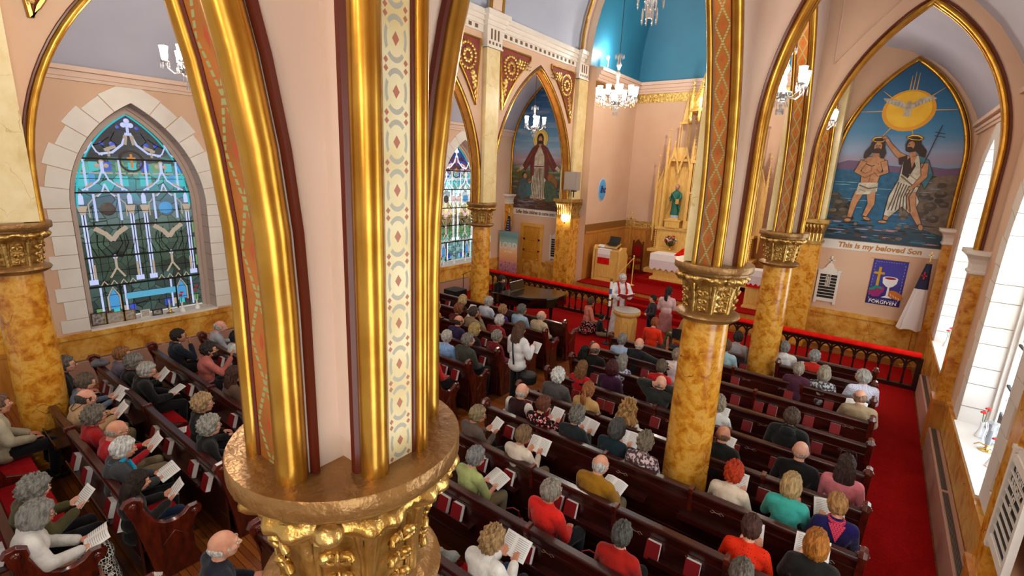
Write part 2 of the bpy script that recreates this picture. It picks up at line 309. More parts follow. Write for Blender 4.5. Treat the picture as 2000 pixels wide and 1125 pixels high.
# cross arches of the aisles
def cross(idx, x0, x1, y, sof, wx):
    c = (x0 + x1) / 2; hw = abs(x1 - x0) / 2; zs, za = 4.9, 7.3; A = [(c + a, z) for a, z in arch(hw, zs, za)]; mb = MB(); lo, hi = min(x0, x1), max(x0, x1)
    wall_lo, wall_hi = (lo - .25, WR) if wx > 0 else (WL, hi + .25)
    for poly in ([(wall_lo, ZP), (lo, ZP)] + A[:15] + [(c, 8.1), (wall_lo, 8.1)], [(wall_hi, ZP), (wall_hi, 8.1), (c, 8.1)] + A[14:] + [(hi, ZP)]):
        mb.prism(poly, lambda a, z: (a, y - .13, z), lambda a, z: (a, y + .13, z))
    w = struct('wall_cross_%d' % idx, mb, M_WALLP if idx in (2, 3) else M_WALL, smooth=False)
    B = [(lo + .015, 3.43)] + [(c + a * (hw - .02) / hw, z - .02 * (1 - abs(a) / hw)) for a, z in arch(hw, zs, za, 18)] + [(hi - .015, 3.43)]
    rolls = MB(); fil = MB(); st = MB()
    for q in (-1, 1):
        rolls.tube([(a, y + (-.105 if q < 0 else .10), z) for a, z in B], .047 if q < 0 else .028, 14, up=(0, 1, 0)); fil.tube([(a, y + (-.055 if q < 0 else .068), z) for a, z in B], .009, 5, up=(0, 1, 0))
        fil.tube([(a + (.05 if a > c else -.05) * min(1, abs(a - c) * 6), y + q * .137, z + .05 * (1 - min(1, abs(a - c) / hw))) for a, z in B], .02, 6, up=(0, 1, 0))
    strip(st, [(a, y + .006, z) for a, z in B], (0, 1, 0), .124)
    e = struct('trim_cross_%d' % idx, rolls, M_GOLD, ang=60); struct('fillet', fil, M_RED, e); struct('soffit', st, sof, e, smooth=False)
    g = MB()   # raised triangular panel moulding in the spandrel
    s = 1 if wx > 0 else -1
    for q in (-1,):
        T = [(c - s * 1.18, 6.45), (c - s * 1.2, 7.45), (c - s * .3, 7.45)]; Bc = (c - s * .82, 6.9)
        g.tube([(a, y - .135, z) for a, z in T + [Bc]], .012, 5, closed=True, up=(0, 1, 0))
    struct('panel_bead', g, M_WALLP, w)
for k, y in enumerate((-3.9, 1.02, 5.85, 10.7)): cross(k + 1, -1.17 if k != 1 else -1.24, 1.31, y, M_SOFC if k != 3 else M_SOF, 1)
for k, y in enumerate((1.15, 5.9, 10.7)): cross(k + 5, -11.87, -9.39, y, M_SOF, -1)
# wall piers carrying the cross arches
def wall_pier(n, x, s, y, yw=.16):
    m = MB().bb((x, y - yw, 0), (x + s * .17, y + yw, 3.2)); e = struct('pilaster_%d' % n, m, M_MARB, smooth=False)
    c = MB()
    for (a0, b0, z0), (a1, b1, z1) in zip([(.185, .175, 3.13), (.2, .19, 3.15), (.2, .19, 3.18), (.18, .17, 3.2), (.185, .175, 3.3), (.215, .205, 3.38), (.27, .26, 3.44), (.29, .28, 3.45)], [(.2, .19, 3.15), (.2, .19, 3.18), (.18, .17, 3.2), (.185, .175, 3.3), (.215, .205, 3.38), (.27, .26, 3.44), (.29, .28, 3.45), (.29, .28, 3.52)]):
        c.add([(x, y - b0, z0), (x + s * a0, y - b0, z0), (x + s * a0, y + b0, z0), (x, y + b0, z0), (x, y - b1, z1), (x + s * a1, y - b1, z1), (x + s * a1, y + b1, z1), (x, y + b1, z1)], [(0, 1, 5, 4), (1, 2, 6, 5), (2, 3, 7, 6), (4, 5, 6, 7)])
    struct('capital', c, M_WHITE, e, ang=30); b = MB().bb((x, y - yw - .03, 0), (x + s * .2, y + yw + .03, .9)).bb((x, y - yw - .05, .88), (x + s * .22, y + yw + .05, .96)); struct('plinth', b, M_OAKR, e, smooth=False)
n = 0
for x, s in ((WR, -1), (WL, 1)):
    for y in (1.02, 5.85, 10.7, 15.66): n += 1; wall_pier(n, x, s, y)
# ---------------------------------------------------------------- columns
def foliage_band(mb, r, z, nn, sz, ph=0):
    for k in range(nn):
        a = 2 * PI * k / nn + ph; c, s = math.cos(a), math.sin(a); R = Euler((0, 0, a)).to_matrix()
        mb.ell((c * r, s * r, z), (sz * .55, sz, sz * .42), 8, 6, 0, R)
        for q in (-1, 1): mb.ell((c * (r + sz * .2) - s * q * sz * .75, s * (r + sz * .2) + c * q * sz * .75, z - sz * .18), (sz * .42, sz * .42, sz * .4), 8, 6)
def column(x, y, z=3.52, lod=1, label=None):
    e = empty('column', (x, y, 0), 0, label, 'column', 'marble columns of the arcades', 'structure')
    sh = MB().lathe([(.33, 0), (.34, .07), (.40, .09), (.42, .16), (.40, .23), (.34, .27), (.315, .33), (.285, .42), (.272, .6), (.268, 1.5), (.252, 2.86)], n=40); sh.build('shaft', M_MARB, e, ang=50)
    sc = (z - 2.86)
    rg = MB().lathe([(.25, z - .68), (.30, z - .67), (.345, z - .64), (.36, z - .615), (.345, z - .59), (.31, z - .575), (.27, z - .56), (.25, z - .54)], n=40); rg.build('neck_ring', M_GOLDP, e, ang=50)
    bl = MB()
    def wob(r, zz, a):
        t = (zz - (z - .57)) / .42; return r * (1 + .018 * abs(math.sin(a * 8)) ** .5 - .015)
    bl.lathe([(.24, z - .57), (.246, z - .5), (.254, z - .4), (.27, z - .3), (.292, z - .2), (.32, z - .13), (.34, z - .1)], n=64, wob=wob)
    for k in range(8):      # acanthus ribs, curls and leaf tips up the bell
        a = 2 * PI * k / 8 + PI / 8; c, s = math.cos(a), math.sin(a); R = Euler((0, 0, a)).to_matrix()
        bl.tube([(c * .262, s * .262, z - .56), (c * .27, s * .27, z - .4), (c * .295, s * .295, z - .25), (c * .335, s * .335, z - .16), (c * .375, s * .375, z - .15), (c * .385, s * .385, z - .19)], [.02, .022, .026, .03, .026, .014], 8)
        for q in (-1, 1):
            a2 = a + q * .085; c2, s2 = math.cos(a2), math.sin(a2)
            bl.tube([(c2 * .25, s2 * .25, z - .56), (c2 * .262, s2 * .262, z - .38), (math.cos(a + q * .16) * .29, math.sin(a + q * .16) * .29, z - .24)], [.009, .012, .016], 6)
        b2 = a + PI / 8; c2, s2 = math.cos(b2), math.sin(b2); R2 = Euler((0, 0, b2)).to_matrix()
        for zz, q, rr in ((z - .51, .030, .258), (z - .425, .036, .266), (z - .33, .042, .282)):   # pairs of curling leaflets up the middle of each face
            for w in (-1, 1):
                pth = []
                for g in range(9):
                    u = g / 8; an = u * 4.4; la = w * (q * (.25 + .9 * math.sin(min(an, 2.6)) * (1 - .25 * u)) - (q * .5 * max(0, u - .6))); hz = q * (1.0 - math.cos(an)) * .75 * (1 - .35 * u); b3 = b2 + la / rr; ro = rr + .012 + .018 * math.sin(PI * u); pth.append((math.cos(b3) * ro, math.sin(b3) * ro, zz - .02 + hz))
                bl.tube(pth, [.006, .011, .015, .017, .017, .016, .015, .013, .012], 7)
            bl.ell((c2 * (rr + .012), s2 * (rr + .012), zz), (.014, .012, .03), 7, 6)
    vs = []; NT, NPF = 144, 9
    for j in range(NPF):
        t = j / (NPF - 1)
        for i in range(NT):
            a = 2 * PI * i / NT; lobe = abs(math.sin(a * 4)) ** .6; fine = .5 + .5 * math.cos(a * 24 + 2 * math.sin(a * 4))
            zz = z - .115 - t * (.075 + .075 * lobe + .018 * fine); bulge = math.sin(PI * min(1, t * 1.15 + .1)) ; r = .335 - .045 * t + bulge * (.03 + .045 * lobe + .02 * fine); vs.append((r * math.cos(a), r * math.sin(a), zz))
    bl.add(vs, [(j * NT + i, (j + 1) * NT + i, (j + 1) * NT + (i + 1) % NT, j * NT + (i + 1) % NT) for j in range(NPF - 1) for i in range(NT)])
    for k in range(4):      # corner volutes
        a = PI / 4 + k * PI / 2; c, s = math.cos(a), math.sin(a)
        bl.ell((c * .385, s * .385, z - .15), (.05, .05, .04), 10, 7); bl.tube([(c * (.36 + .04 * math.cos(u)) + q2 * s * .03, s * (.36 + .04 * math.cos(u)) - q2 * c * .03, z - .17 + .035 * math.sin(u)) for q2 in (1,) for u in [PI * w / 5 for w in range(-5, 6)]], .018, 6)
    bl.build('capital', M_GOLDC, e, ang=60)
    pl = MB().lathe([(.33, z - .12), (.385, z - .115), (.39, z - .09), (.42, z - .082), (.43, z - .07), (.43, z - .006), (.426, z)], n=56); pl.build('abacus', M_GOLDP, e, ang=40)
    return e
lab = {1: 'nearest great column, its broad gilt capital filling the foreground', 2: 'tall amber column among the right block pews, full shaft in view', 3: 'smaller amber column with flared base behind the one standing in the pews'}
for k, (x, y) in enumerate(CR[:4]):
    if k: column(x, y, 3.43 if k == 1 else 3.52, label=lab[k])
for k, (x, y) in enumerate(CL[:4]):
    if k in (1, 2, 3): column(x, y, label={1: 'amber column at the left edge of the photo, before the large stained window', 2: 'amber column of the far arcade hidden behind the nearest great column', 3: 'slim amber column beside the grand piano with cream pilaster above'}[k])
for k in (1, 2, 3):            # piers standing on the capitals
    for C, s in ((CR, -1), (CL, 1)):
        x, y = C[k]; z0 = 3.43 if (k == 1 and C is CR) else 3.52
        m = MB().bb((x - .13, y - .285, z0), (x + .13, y + .285, 4.2)).bb((x - .262, y - .115, z0), (x + .262, y + .115, 4.2)); struct('wall_pier_%d' % k, m, M_WALLP, smooth=False)
        # pilaster up the nave side
        struct('pilaster_nave_%d' % k, MB().bb((x + s * .12, y - .27, 3.53), (x + s * .27, y + .27, 7.52)), M_MARBC, smooth=False)
# nave entablature
def entab(side, x, s, ys):
    f = x + s * .13; m = MB(); sl = MB()
    for a, z0, z1 in ((.04, 7.84, 8.0), (.08, 8.0, 8.1), (.13, 8.1, 8.2), (.2, 8.2, 8.33)): m.bb((f, -4, z0), (f + s * a, 15.75, z1))
    for y in ys:
        for a, b, z0, z1 in ((.17, .31, 7.5, 8.02), (.19, .33, 7.5, 7.54), (.22, .36, 8.02, 8.12), (.28, .4, 8.12, 8.22), (.34, .46, 8.22, 8.34)): m.bb((f, y - b, z0), (f + s * a, y + b, z1))
        for q in (-.14, 0, .14): sl.bb((f + s * .165, y + q - .03, 7.7), (f + s * .176, y + q + .03, 7.95))
        for q in (-.21, -.07, .07, .21): sl.bb((f + s * .165, y + q - .03, 7.58), (f + s * .176, y + q + .03, 7.65))
    e = struct('trim_nave_' + side, m, M_WHITE, smooth=False)
    for a, b in zip(ys[:-1], ys[1:]):
        k = a + .55
        while k < b - .45: sl.bb((f + s * .035, k, 7.89), (f + s * .045, k + .11, 7.98)); k += .24
    sl.build('slots', mat('slot_brown', '6b4a22', 0.6), e, smooth=False); return e
entab('left', XL, 1, [-3.7, 1.15, 5.9, 10.7, 15.45]); entab('right', XR, -1, [-3.9, 1.02, 5.85, 10.7, 15.45])
# spandrel panels of the left arcade
M_MAR = mat('maroon_panel', '8e3b2c', 0.7, col2='7c3024')
def spandrel(y0, s, n):
    X = XL + .135; top = 7.66; tri = [(y0, top), (y0 + s * 1.75, top)]
    A = arch(HW + .34, ZS, ZA + .5, 30); c = y0 + s * 2.13
    curve = [(c - s * abs(a), z) for a, z in A[:31] if z < 7.62 and z > 5.95]; curve = sorted(curve, key=lambda p: -p[1]); curve = [(p[0] if (p[0] - y0) * s > .02 else y0, p[1]) for p in curve]
    poly = tri[:1] + [(curve[0][0], top)] + curve
    base = MB().prism(poly, lambda a, z: (X, a, z), lambda a, z: (X + .02, a, z)); e = struct('spandrel_panel_%d' % n, base, M_MAR, smooth=False)
    fr = MB().tube([(X + .02, a, z) for a, z in poly], .035, 6, closed=True, up=(1, 0, 0)); fr.build('frame', M_GOLD, e)
    o = MB(); rnd = random.Random(n)
    cc = (y0 + s * .5, 7.2)
    for k in range(20): a = 2 * PI * k / 20; o.ell((X + .03, cc[0] + .3 * math.cos(a), cc[1] + .3 * math.sin(a)), (.035, .05, .05), 7, 5)
    for k in range(10): a = 2 * PI * k / 10; o.ell((X + .03, cc[0] + .14 * math.cos(a), cc[1] + .14 * math.sin(a)), (.045, .06, .06), 7, 5)
    for k in range(16):
        t = k / 15; o.ell((X + .03, cc[0] + s * (.35 + .6 * t), cc[1] + .18 + .1 * math.sin(k * 2.1)), (.03, .06 * (1.2 - t), .06 * (1.2 - t)), 7, 5)
        o.ell((X + .03, y0 + s * (.28 - .14 * t + .05 * math.sin(k * 2.3)), 6.85 - .62 * t), (.03, .07 * (1.1 - .7 * t), .06), 7, 5)
    o.build('gilt_scrollwork', M_GOLDC, e); return e
n = 0
for y0, s in ((1.55, 1), (5.5, -1), (6.3, 1), (10.3, -1), (11.1, 1), (15.1, -1)): n += 1; spandrel(y0, s, n)
# nave vault and ribs
def nave_profile(n=24, r=3.62, rise=3.9): return [(XC - r * math.cos(PI * k / n), 8.33 + rise * math.sin(PI * k / n)) for k in range(n + 1)]
NP = nave_profile(); mb = MB(); out = [(XC + (x - XC) * 1.06, 8.33 + (z - 8.33) * 1.06 + .05) for x, z in NP][::-1]
mb.prism(NP + out, lambda a, z: (a, -4, z), lambda a, z: (a, 15.6, z)); struct('ceiling_nave', mb, M_VAULT, ang=40)
for k, y in enumerate((5.85, 10.7, 15.4)):
    w = .24; inner = nave_profile(r=3.5, rise=3.78); m = MB(); m.prism(inner + [(x, z) for x, z in nave_profile(r=3.61)][::-1], lambda a, z: (a, y - w, z), lambda a, z: (a, y + w, z)); e = struct('trim_rib_%d' % (k + 1), m, M_WALLP, ang=40)
    g = MB()
    for q in (-1, 1): g.tube([(a, y + q * w, z) for a, z in inner], .045, 8, up=(0, 1, 0))
    g.build('gilt_bead', M_GOLD, e)
# end walls of the aisles, chancel arch piers
def end_wall(name, x0, x1): return struct(name, MB().bb((x0, YE, 0), (x1, YE + .3, 8.1)), M_WALL, smooth=False)
end_wall('wall_end_left', WL - .3, -8.95); end_wall('wall_end_right', -1.6, WR + .3)
struct('wainscot_end_right', MB().bb((-1.25, YE - .03, 0), (WR - .03, YE, .98)).bb((-1.25, YE - .07, .93), (WR - .03, YE, 1.05)), M_WAIN, smooth=False)
struct('wainscot_end_left', MB().bb((WL + .03, YE - .03, 0), (-9.5, YE, .98)).bb((WL + .03, YE - .07, .93), (-11.65, YE, 1.05)).bb((-10.15, YE - .07, .93), (-9.5, YE, 1.05)), M_WAIN, smooth=False)
def chancel_pier(n, x0, x1):
    lo, hi = min(x0, x1), max(x0, x1)
    e = struct('pilaster_chancel_%d' % n, MB().bb((lo, 15.22, 0), (hi, YE + .1, 2.9)), M_MARB, smooth=False)
    c = MB().bb((lo - .03, 15.18, 2.86), (hi + .03, YE, 2.92)).bb((lo - .1, 15.1, 3.42), (hi + .1, YE, 3.52))
    P = [(lo, hi, 15.22, 2.92), (lo, hi, 15.22, 3.15), (lo - .06, hi + .06, 15.15, 3.42)]
    for (a0, b0, f0, z0), (a1, b1, f1, z1) in zip(P[:-1], P[1:]):
        c.add([(a0, f0, z0), (b0, f0, z0), (b0, YE, z0), (a0, YE, z0), (a1, f1, z1), (b1, f1, z1), (b1, YE, z1), (a1, YE, z1)], [(0, 1, 5, 4), (1, 2, 6, 5), (3, 0, 4, 7), (4, 5, 6, 7)])
    for k in range(7):
        xx = lo + (hi - lo) * (k + .5) / 7; c.tube([(xx, 15.21, 2.95), (xx, 15.2, 3.15), (xx, 15.15, 3.3), (xx, 15.08, 3.36), (xx, 15.09, 3.3)], [.02, .025, .035, .03, .015], 6)
    for k in range(5):
        yy = 15.3 + k * .12; xo = hi if n == 1 else lo; q = 1 if n == 1 else -1; c.tube([(xo, yy, 2.95), (xo + q * .02, yy, 3.15), (xo + q * .06, yy, 3.3), (xo + q * .12, yy, 3.36), (xo + q * .1, yy, 3.3)], [.02, .025, .035, .03, .015], 6)
    c.build('capital', M_GOLDC, e, ang=50)
    struct('pilaster_upper_%d' % n, MB().bb((lo + .05, 15.235, 3.52), (hi - .02, YE, 7.52)), M_MARBC, smooth=False)
chancel_pier(1, -9.4, -8.82); chancel_pier(2, -1.74, -1.16)
# ---------------------------------------------------------------- chancel
CX0, CX1, CYB = -8.55, -2.01, 19.35
FZ = .6
struct('wall_chancel_left', MB().bb((CX0 - .3, YE, 0), (CX0, CYB + .3, 8.0)), M_WALL, smooth=False)
struct('wall_chancel_right', MB().bb((CX1, YE, 0), (CX1 + .3, CYB + .3, 8.0)), M_WALL, smooth=False)
struct('wall_chancel_back', MB().bb((CX0 - .3, CYB, 0), (CX1 + .3, CYB + .3, 8.0)), M_WALL, smooth=False)
struct('floor_chancel', MB().bb((CX0, 15.45, 0), (CX1, CYB, FZ - .03)), M_OAKR, smooth=False)
cc = MB().bb((CX0 + .06, 15.42, FZ - .03), (CX1 - .06, CYB - .06, FZ)).bb((-6.9, 16.95, FZ), (-3.6, CYB - .06, FZ + .16))
for k in range(3): cc.bb((-6.6, 15.42 - .3 * (3 - k), 0), (-3.95, 15.45, .15 * (k + 1)))
tag(cc.build('chancel_carpet', M_CARPET, smooth=False), 'red carpet over the chancel platform and its steps', 'carpet')
struct('wainscot_chancel', MB().bb((CX0, YE, FZ), (CX0 + .03, CYB, 2.35)).bb((CX1 - .03, YE, FZ), (CX1, CYB, 2.35)).bb((CX0, CYB - .03, FZ), (CX1, CYB, 2.35)).bb((CX0, YE, 2.28), (CX0 + .05, CYB, 2.36)).bb((CX0, CYB - .05, 2.28), (CX1, CYB, 2.36)), M_OAKR, smooth=False)
struct('trim_chancel_band', MB().bb((CX0, YE, 2.36), (CX0 + .02, CYB, 2.62)).bb((CX0, YE, 7.24), (CX0 + .02, CYB, 7.52)), mat('brown_frieze', '8a5a24', 0.5), smooth=False)
struct('trim_chancel_gilt', MB().bb((CX0, CYB - .02, 2.36), (CX1, CYB, 2.62)).bb((CX0, CYB - .02, 7.22), (CX1, CYB, 7.54)), mat('gilt_relief_frieze', (0.5, 0.3, 0.06), 0.35, 0.7, col2=(0.85, 0.6, 0.2), scale=14, bump=0.9, bscale=16), smooth=False)
c = MB()
for a, z0, z1 in ((.06, 7.54, 7.62), (.1, 7.62, 7.72), (.16, 7.72, 7.84), (.24, 7.84, 7.95)): c.bb((CX0, YE, z0), (CX0 + a, CYB, z1)).bb((CX1 - a, YE, z0), (CX1, CYB, z1)).bb((CX0, CYB - a, z0), (CX1, CYB, z1))
struct('trim_chancel_cornice', c, M_WALLP, smooth=False)
# blue cloister vault of the chancel: side webs and back web meeting in groins
mb = MB(); n = 12; hwc = (CX1 - CX0) / 2; xm = (CX0 + CX1) / 2; RI = 4.2
L_, R_, BL_, BR_ = [], [], [], []
for k in range(n + 1):
    t = PI / 2 * k / n; inx = hwc * (1 - math.cos(t)); z = 7.95 + RI * math.sin(t); iny = min(inx, 3.4)
    L_.append((CX0 + inx, 15.4, z)); R_.append((CX1 - inx, 15.4, z)); BL_.append((CX0 + inx, CYB - inx * .95, z)); BR_.append((CX1 - inx, CYB - inx * .95, z))
for k in range(n):
    mb.add([L_[k], L_[k + 1], BL_[k + 1], BL_[k]], [(0, 1, 2, 3)]); mb.add([R_[k], R_[k + 1], BR_[k + 1], BR_[k]], [(0, 1, 2, 3)]); mb.add([BL_[k], BL_[k + 1], BR_[k + 1], BR_[k]], [(0, 1, 2, 3)])
struct('ceiling_chancel', mb, M_BLUE, ang=25)
# wall above the chancel arch shoulders
mb = MB(); P = nave_profile(r=3.28, rise=4.1)
mb.prism([(x, z - .35) for x, z in P] + [(XC + 4, 7.98), (XC + 4, 13.2), (XC - 4, 13.2), (XC - 4, 7.98)], lambda a, z: (a, 15.45, z), lambda a, z: (a, 15.7, z)); struct('wall_chancel_arch', mb, M_CREAM, ang=40)
# ================================================================ WINDOWS
def glass_mat(name, stops, strength, lead=0.05, cell=5.0, dark=0.0, sat=1.0):
    """leaded coloured glass: bands of colour up the light, broken into cells"""
    m = bpy.data.materials.new(name); m.use_nodes = True; N = m.node_tree.nodes; L = m.node_tree.links; b = N['Principled BSDF']; b.inputs['Roughness'].default_value = 0.25
    t = N.new('ShaderNodeTexCoord'); sp = N.new('ShaderNodeSeparateXYZ'); L.new(t.outputs['Object'], sp.inputs[0])
    v = N.new('ShaderNodeTexVoronoi'); v.inputs['Scale'].default_value = cell; L.new(t.outputs['Object'], v.inputs['Vector'])
    sc = N.new('ShaderNodeSeparateXYZ'); L.new(v.outputs['Color'], sc.inputs[0])
    w = N.new('ShaderNodeTexNoise'); w.inputs['Scale'].default_value = 3; mp = N.new('ShaderNodeMapping'); mp.inputs['Scale'].default_value = (1, 1, 5); L.new(t.outputs['Object'], mp.inputs[0]); L.new(mp.outputs[0], w.inputs['Vector']); w.inputs['Detail'].default_value = 6
    a = N.new('ShaderNodeMath'); a.operation = 'MULTIPLY_ADD'; L.new(w.outputs['Fac'], a.inputs[0]); a.inputs[1].default_value = 0.3; L.new(sp.outputs['Z'], a.inputs[2])
    s2 = N.new('ShaderNodeMath'); s2.operation = 'MULTIPLY_ADD'; L.new(sc.outputs['X'], s2.inputs[0]); s2.inputs[1].default_value = 0.35; L.new(a.outputs[0], s2.inputs[2])
    d = N.new('ShaderNodeMapRange'); d.inputs['From Min'].default_value = 1.4; d.inputs['From Max'].default_value = 5.6; L.new(s2.outputs[0], d.inputs['Value'])
    r = N.new('ShaderNodeValToRGB'); cr = r.color_ramp
    while len(cr.elements) < len(stops): cr.elements.new(0.5)
    for e, (p, c) in zip(cr.elements, stops): e.position = p; e.color = lin(c)
    L.new(d.outputs[0], r.inputs['Fac'])
    ve = N.new('ShaderNodeTexVoronoi'); ve.feature = 'DISTANCE_TO_EDGE'; ve.inputs['Scale'].default_value = cell; L.new(t.outputs['Object'], ve.inputs['Vector'])
    g = N.new('ShaderNodeMath'); g.operation = 'GREATER_THAN'; L.new(ve.outputs['Distance'], g.inputs[0]); g.inputs[1].default_value = lead
    br = N.new('ShaderNodeMapRange'); L.new(sc.outputs['Y'], br.inputs['Value']); br.inputs['To Min'].default_value = 0.45; br.inputs['To Max'].default_value = 1.3
    bm_ = N.new('ShaderNodeMath'); bm_.operation = 'MULTIPLY'; L.new(g.outputs[0], bm_.inputs[0]); L.new(br.outputs[0], bm_.inputs[1])
    mu = N.new('ShaderNodeMath'); mu.operation = 'MULTIPLY'; L.new(bm_.outputs[0], mu.inputs[0]); mu.inputs[1].default_value = strength
    L.new(r.outputs[0], b.inputs['Emission Color']); L.new(mu.outputs[0], b.inputs['Emission Strength']); b.inputs['Base Color'].default_value = (.02, .02, .02, 1); return m
LG = glass_mat('green_blue_opalescent_glass', [(0, '3c4a44'), (.15, '46605a'), (.22, '2f4032'), (.4, '3e5a46'), (.5, '55706a'), (.58, '4a6f8a'), (.66, '2fb7bd'), (.73, '5aa89a'), (.78, '2a2f3c'), (.88, '1b1d22'), (1, '1d2a60')], 0.62, .02, 4.5)
LG2 = glass_mat('yellow_green_opalescent_glass', [(0, '5a8a94'), (.15, '7fa7a6'), (.25, '4f8a5a'), (.38, '8a6a4a'), (.45, 'e8d890'), (.58, 'd8e0e0'), (.66, '8ad8d0'), (.75, 'c8d4e6'), (.8, '7a3a30'), (.9, '203a80'), (1, '1d5a40')], 0.95, .03, 6)
RG = glass_mat('sunlit_pale_leaded_glass', [(0, 'b8d4ec'), (.2, 'e8f2f6'), (.35, 'f4ecd0'), (.5, 'cfe8d0'), (.7, 'e6f4ee'), (.85, 'b0e0d0'), (1, 'f0f6fa')], 7.0, .03, 9)
def emis(name, col, s, rough=.3): return mat(name, (0.03, 0.03, 0.03), rough, emit=col, es=s)
G_WHT = emis('glass_lilac_white', 'b9c2ea', 0.85); G_TAN = emis('glass_tan', 'c2ae98', 0.6); G_TRQ = emis('glass_turquoise', '32b4bc', 0.8); G_BRN = emis('glass_brown', '4a3830', 0.5); G_BLU = emis('glass_blue', '3f8fc8', 0.8); G_RED = emis('glass_ruby', 'a03030', 0.7)
G_WR = emis('glass_pale_sunlit', 'f2f6ff', 5.0); M_LEAD = mat('black_lead', '14120f', 0.6, 0.3)
def window(n, side, cy, gl, wh, tan, reveal_mat, bright=False):
    s = 1 if side == 'left' else -1; xf = WL if side == 'left' else WR; xg = xf - s * .40; k = -s
    W_ = lambda a, z, d=0: (xg + s * d, cy + a, z)
    e = empty('window_%d' % n, (0, 0, 0), kind='structure')
    # glass
    hw = 1.0; A = arch(hw, 3.42, 5.22, 20); base = MB().prism([(-hw, 1.12)] + A + [(hw, 1.12)], lambda a, z: W_(a, z, 0), lambda a, z: W_(a, z, -.02)); base.build('stained_glass', gl, e, smooth=False)
    # mouldings between glass and the stone reveal
    fr = MB(); prof = [(-1.0, 1.1)] + arch(1.0, 3.42, 5.22, 20) + [(1.0, 1.1)]; out = [(-1.143, 1.06)] + arch(1.143, WIN_S, WIN_A - .008, 20) + [(1.143, 1.06)]
    def band(P, x0, Q, x1, mi=0):
        vs = [(x0, cy + a, z) for a, z in P] + [(x1, cy + a, z) for a, z in Q]; m_ = len(P); fr.add(vs, [(i, i + 1, m_ + i + 1, m_ + i) for i in range(m_ - 1)], mi)
    mid = [((a + b) / 2, (c + d) / 2) for (a, c), (b, d) in zip(prof, out)]
    band(prof, xg, prof, xg + s * .05); band(prof, xg + s * .05, mid, xg + s * .05); band(mid, xg + s * .05, mid, xg + s * .10); band(mid, xg + s * .10, out, xg + s * .10); band(out, xg + s * .10, out, xf + s * .016)
    fr.build('window_reveal', reveal_mat, e, smooth=False)
    # quoined stone surround: blocks of two widths with open joints
    q = MB(); jt = MB(); ob = arch(1.15, WIN_S, WIN_A, 60); z = WIN_Z; k2 = 0
    def blk(P0, P1, w0, w1):  # inner edge points, outward offset widths
        pass
    hs = []; zz = WIN_Z
    while zz < 3.3:
        h = .26 if k2 % 2 == 0 else .36; h = min(h, 3.42 - zz); wd_ = .42 if k2 % 2 == 0 else .33
        for sg in (-1, 1): q.bb((xf, cy + sg * 1.152, zz + .006), (xf + s * .02, cy + sg * (1.15 + wd_), zz + h - .006))
        zz += h; k2 += 1
    c0 = ((2.0) ** 2 - 1.15 ** 2) / 2.3; r0 = 1.15 + c0; a1 = math.atan2(2.0, c0); ns = 7
    ta = (zz - WIN_S) / r0 + (a1 - (zz - WIN_S) / r0) * (ns - 1) / ns + .003; inn = [(c0 - r0 * math.cos(ta + (a1 - ta) * u / 4), WIN_S + (r0 + .002) * math.sin(ta + (a1 - ta) * u / 4)) for u in range(5)]
    ox, oz = c0 - (r0 + .36) * math.cos(ta), WIN_S + (r0 + .36) * math.sin(ta)
    q.prism(inn + [(-x_, z_) for x_, z_ in inn[-2::-1]] + [(-ox, oz), (.07, WIN_A + .36), (-.07, WIN_A + .36), (ox, oz)], lambda a, z_: (xf, cy + a, z_), lambda a, z_: (xf + s * .02, cy + a, z_))
    for sg in (-1, 1):
        for j in range(ns - 1):
            t0 = (zz - WIN_S) / r0 + (a1 - (zz - WIN_S) / r0) * j / ns; t1 = (zz - WIN_S) / r0 + (a1 - (zz - WIN_S) / r0) * (j + 1) / ns; wd_ = .42 if (k2 + j) % 2 == 0 else .34
            if j == ns - 1: wd_ = .36
            po = []
            for rr, ts in ((r0 + .002, (t0 + .003, (t0 + t1) / 2, t1 - .002)), (r0 + wd_, (t1 - .002, (t0 + t1) / 2, t0 + .003))):
                for t in ts: po.append((sg * min(0, (c0 - rr * math.cos(t))) if False else sg * -(c0 - rr * math.cos(t)), WIN_S + rr * math.sin(t)))
            po = [((max(a, .004) if sg > 0 else min(a, -.004)), z_) for a, z_ in po]
            q.prism(po, lambda a, z_: (xf, cy + a, z_), lambda a, z_: (xf + s * .02, cy + a, z_))
    q.build('stone_surround', M_WHITE, e, smooth=False)
    # joints across the reveal
    j = MB()
    zz = WIN_Z; k2 = 0
    while zz < 3.3:
        zz += .26 if k2 % 2 == 0 else .36; k2 += 1
        for sg in (-1, 1): j.bb((xf - s * .29, cy + sg * 1.139, zz - .005), (xf + s * .015, cy + sg * 1.151, zz + .005))
    for sg in (-1, 1):
        for q_ in range(1, ns):
            t = (zz - WIN_S) / r0 + (a1 - (zz - WIN_S) / r0) * q_ / ns; a, z_ = -(c0 - (r0 - .01) * math.cos(t)), WIN_S + (r0 - .01) * math.sin(t)
            j.box((xf - s * .14, cy + sg * a, z_), (.31, .01, .006), rx=-sg * (PI / 2 - t) if False else 0)
    j.build('reveal_joint', M_JOINT, e, smooth=False)
    # sill
    MB().bb((xg, cy - 1.15, 1.0), (xf + s * .05, cy + 1.15, 1.07)).build('sill', M_WHITE, e, smooth=False)
    # tracery painted in the glass: shafts, ogee canopies, finials
    w = MB(); T = lambda a, z: W_(a, z, .012)
    def st(pts, r, mi): w.tube([T(a, z) for a, z in pts], r, 4, mi, up=(1, 0, 0))
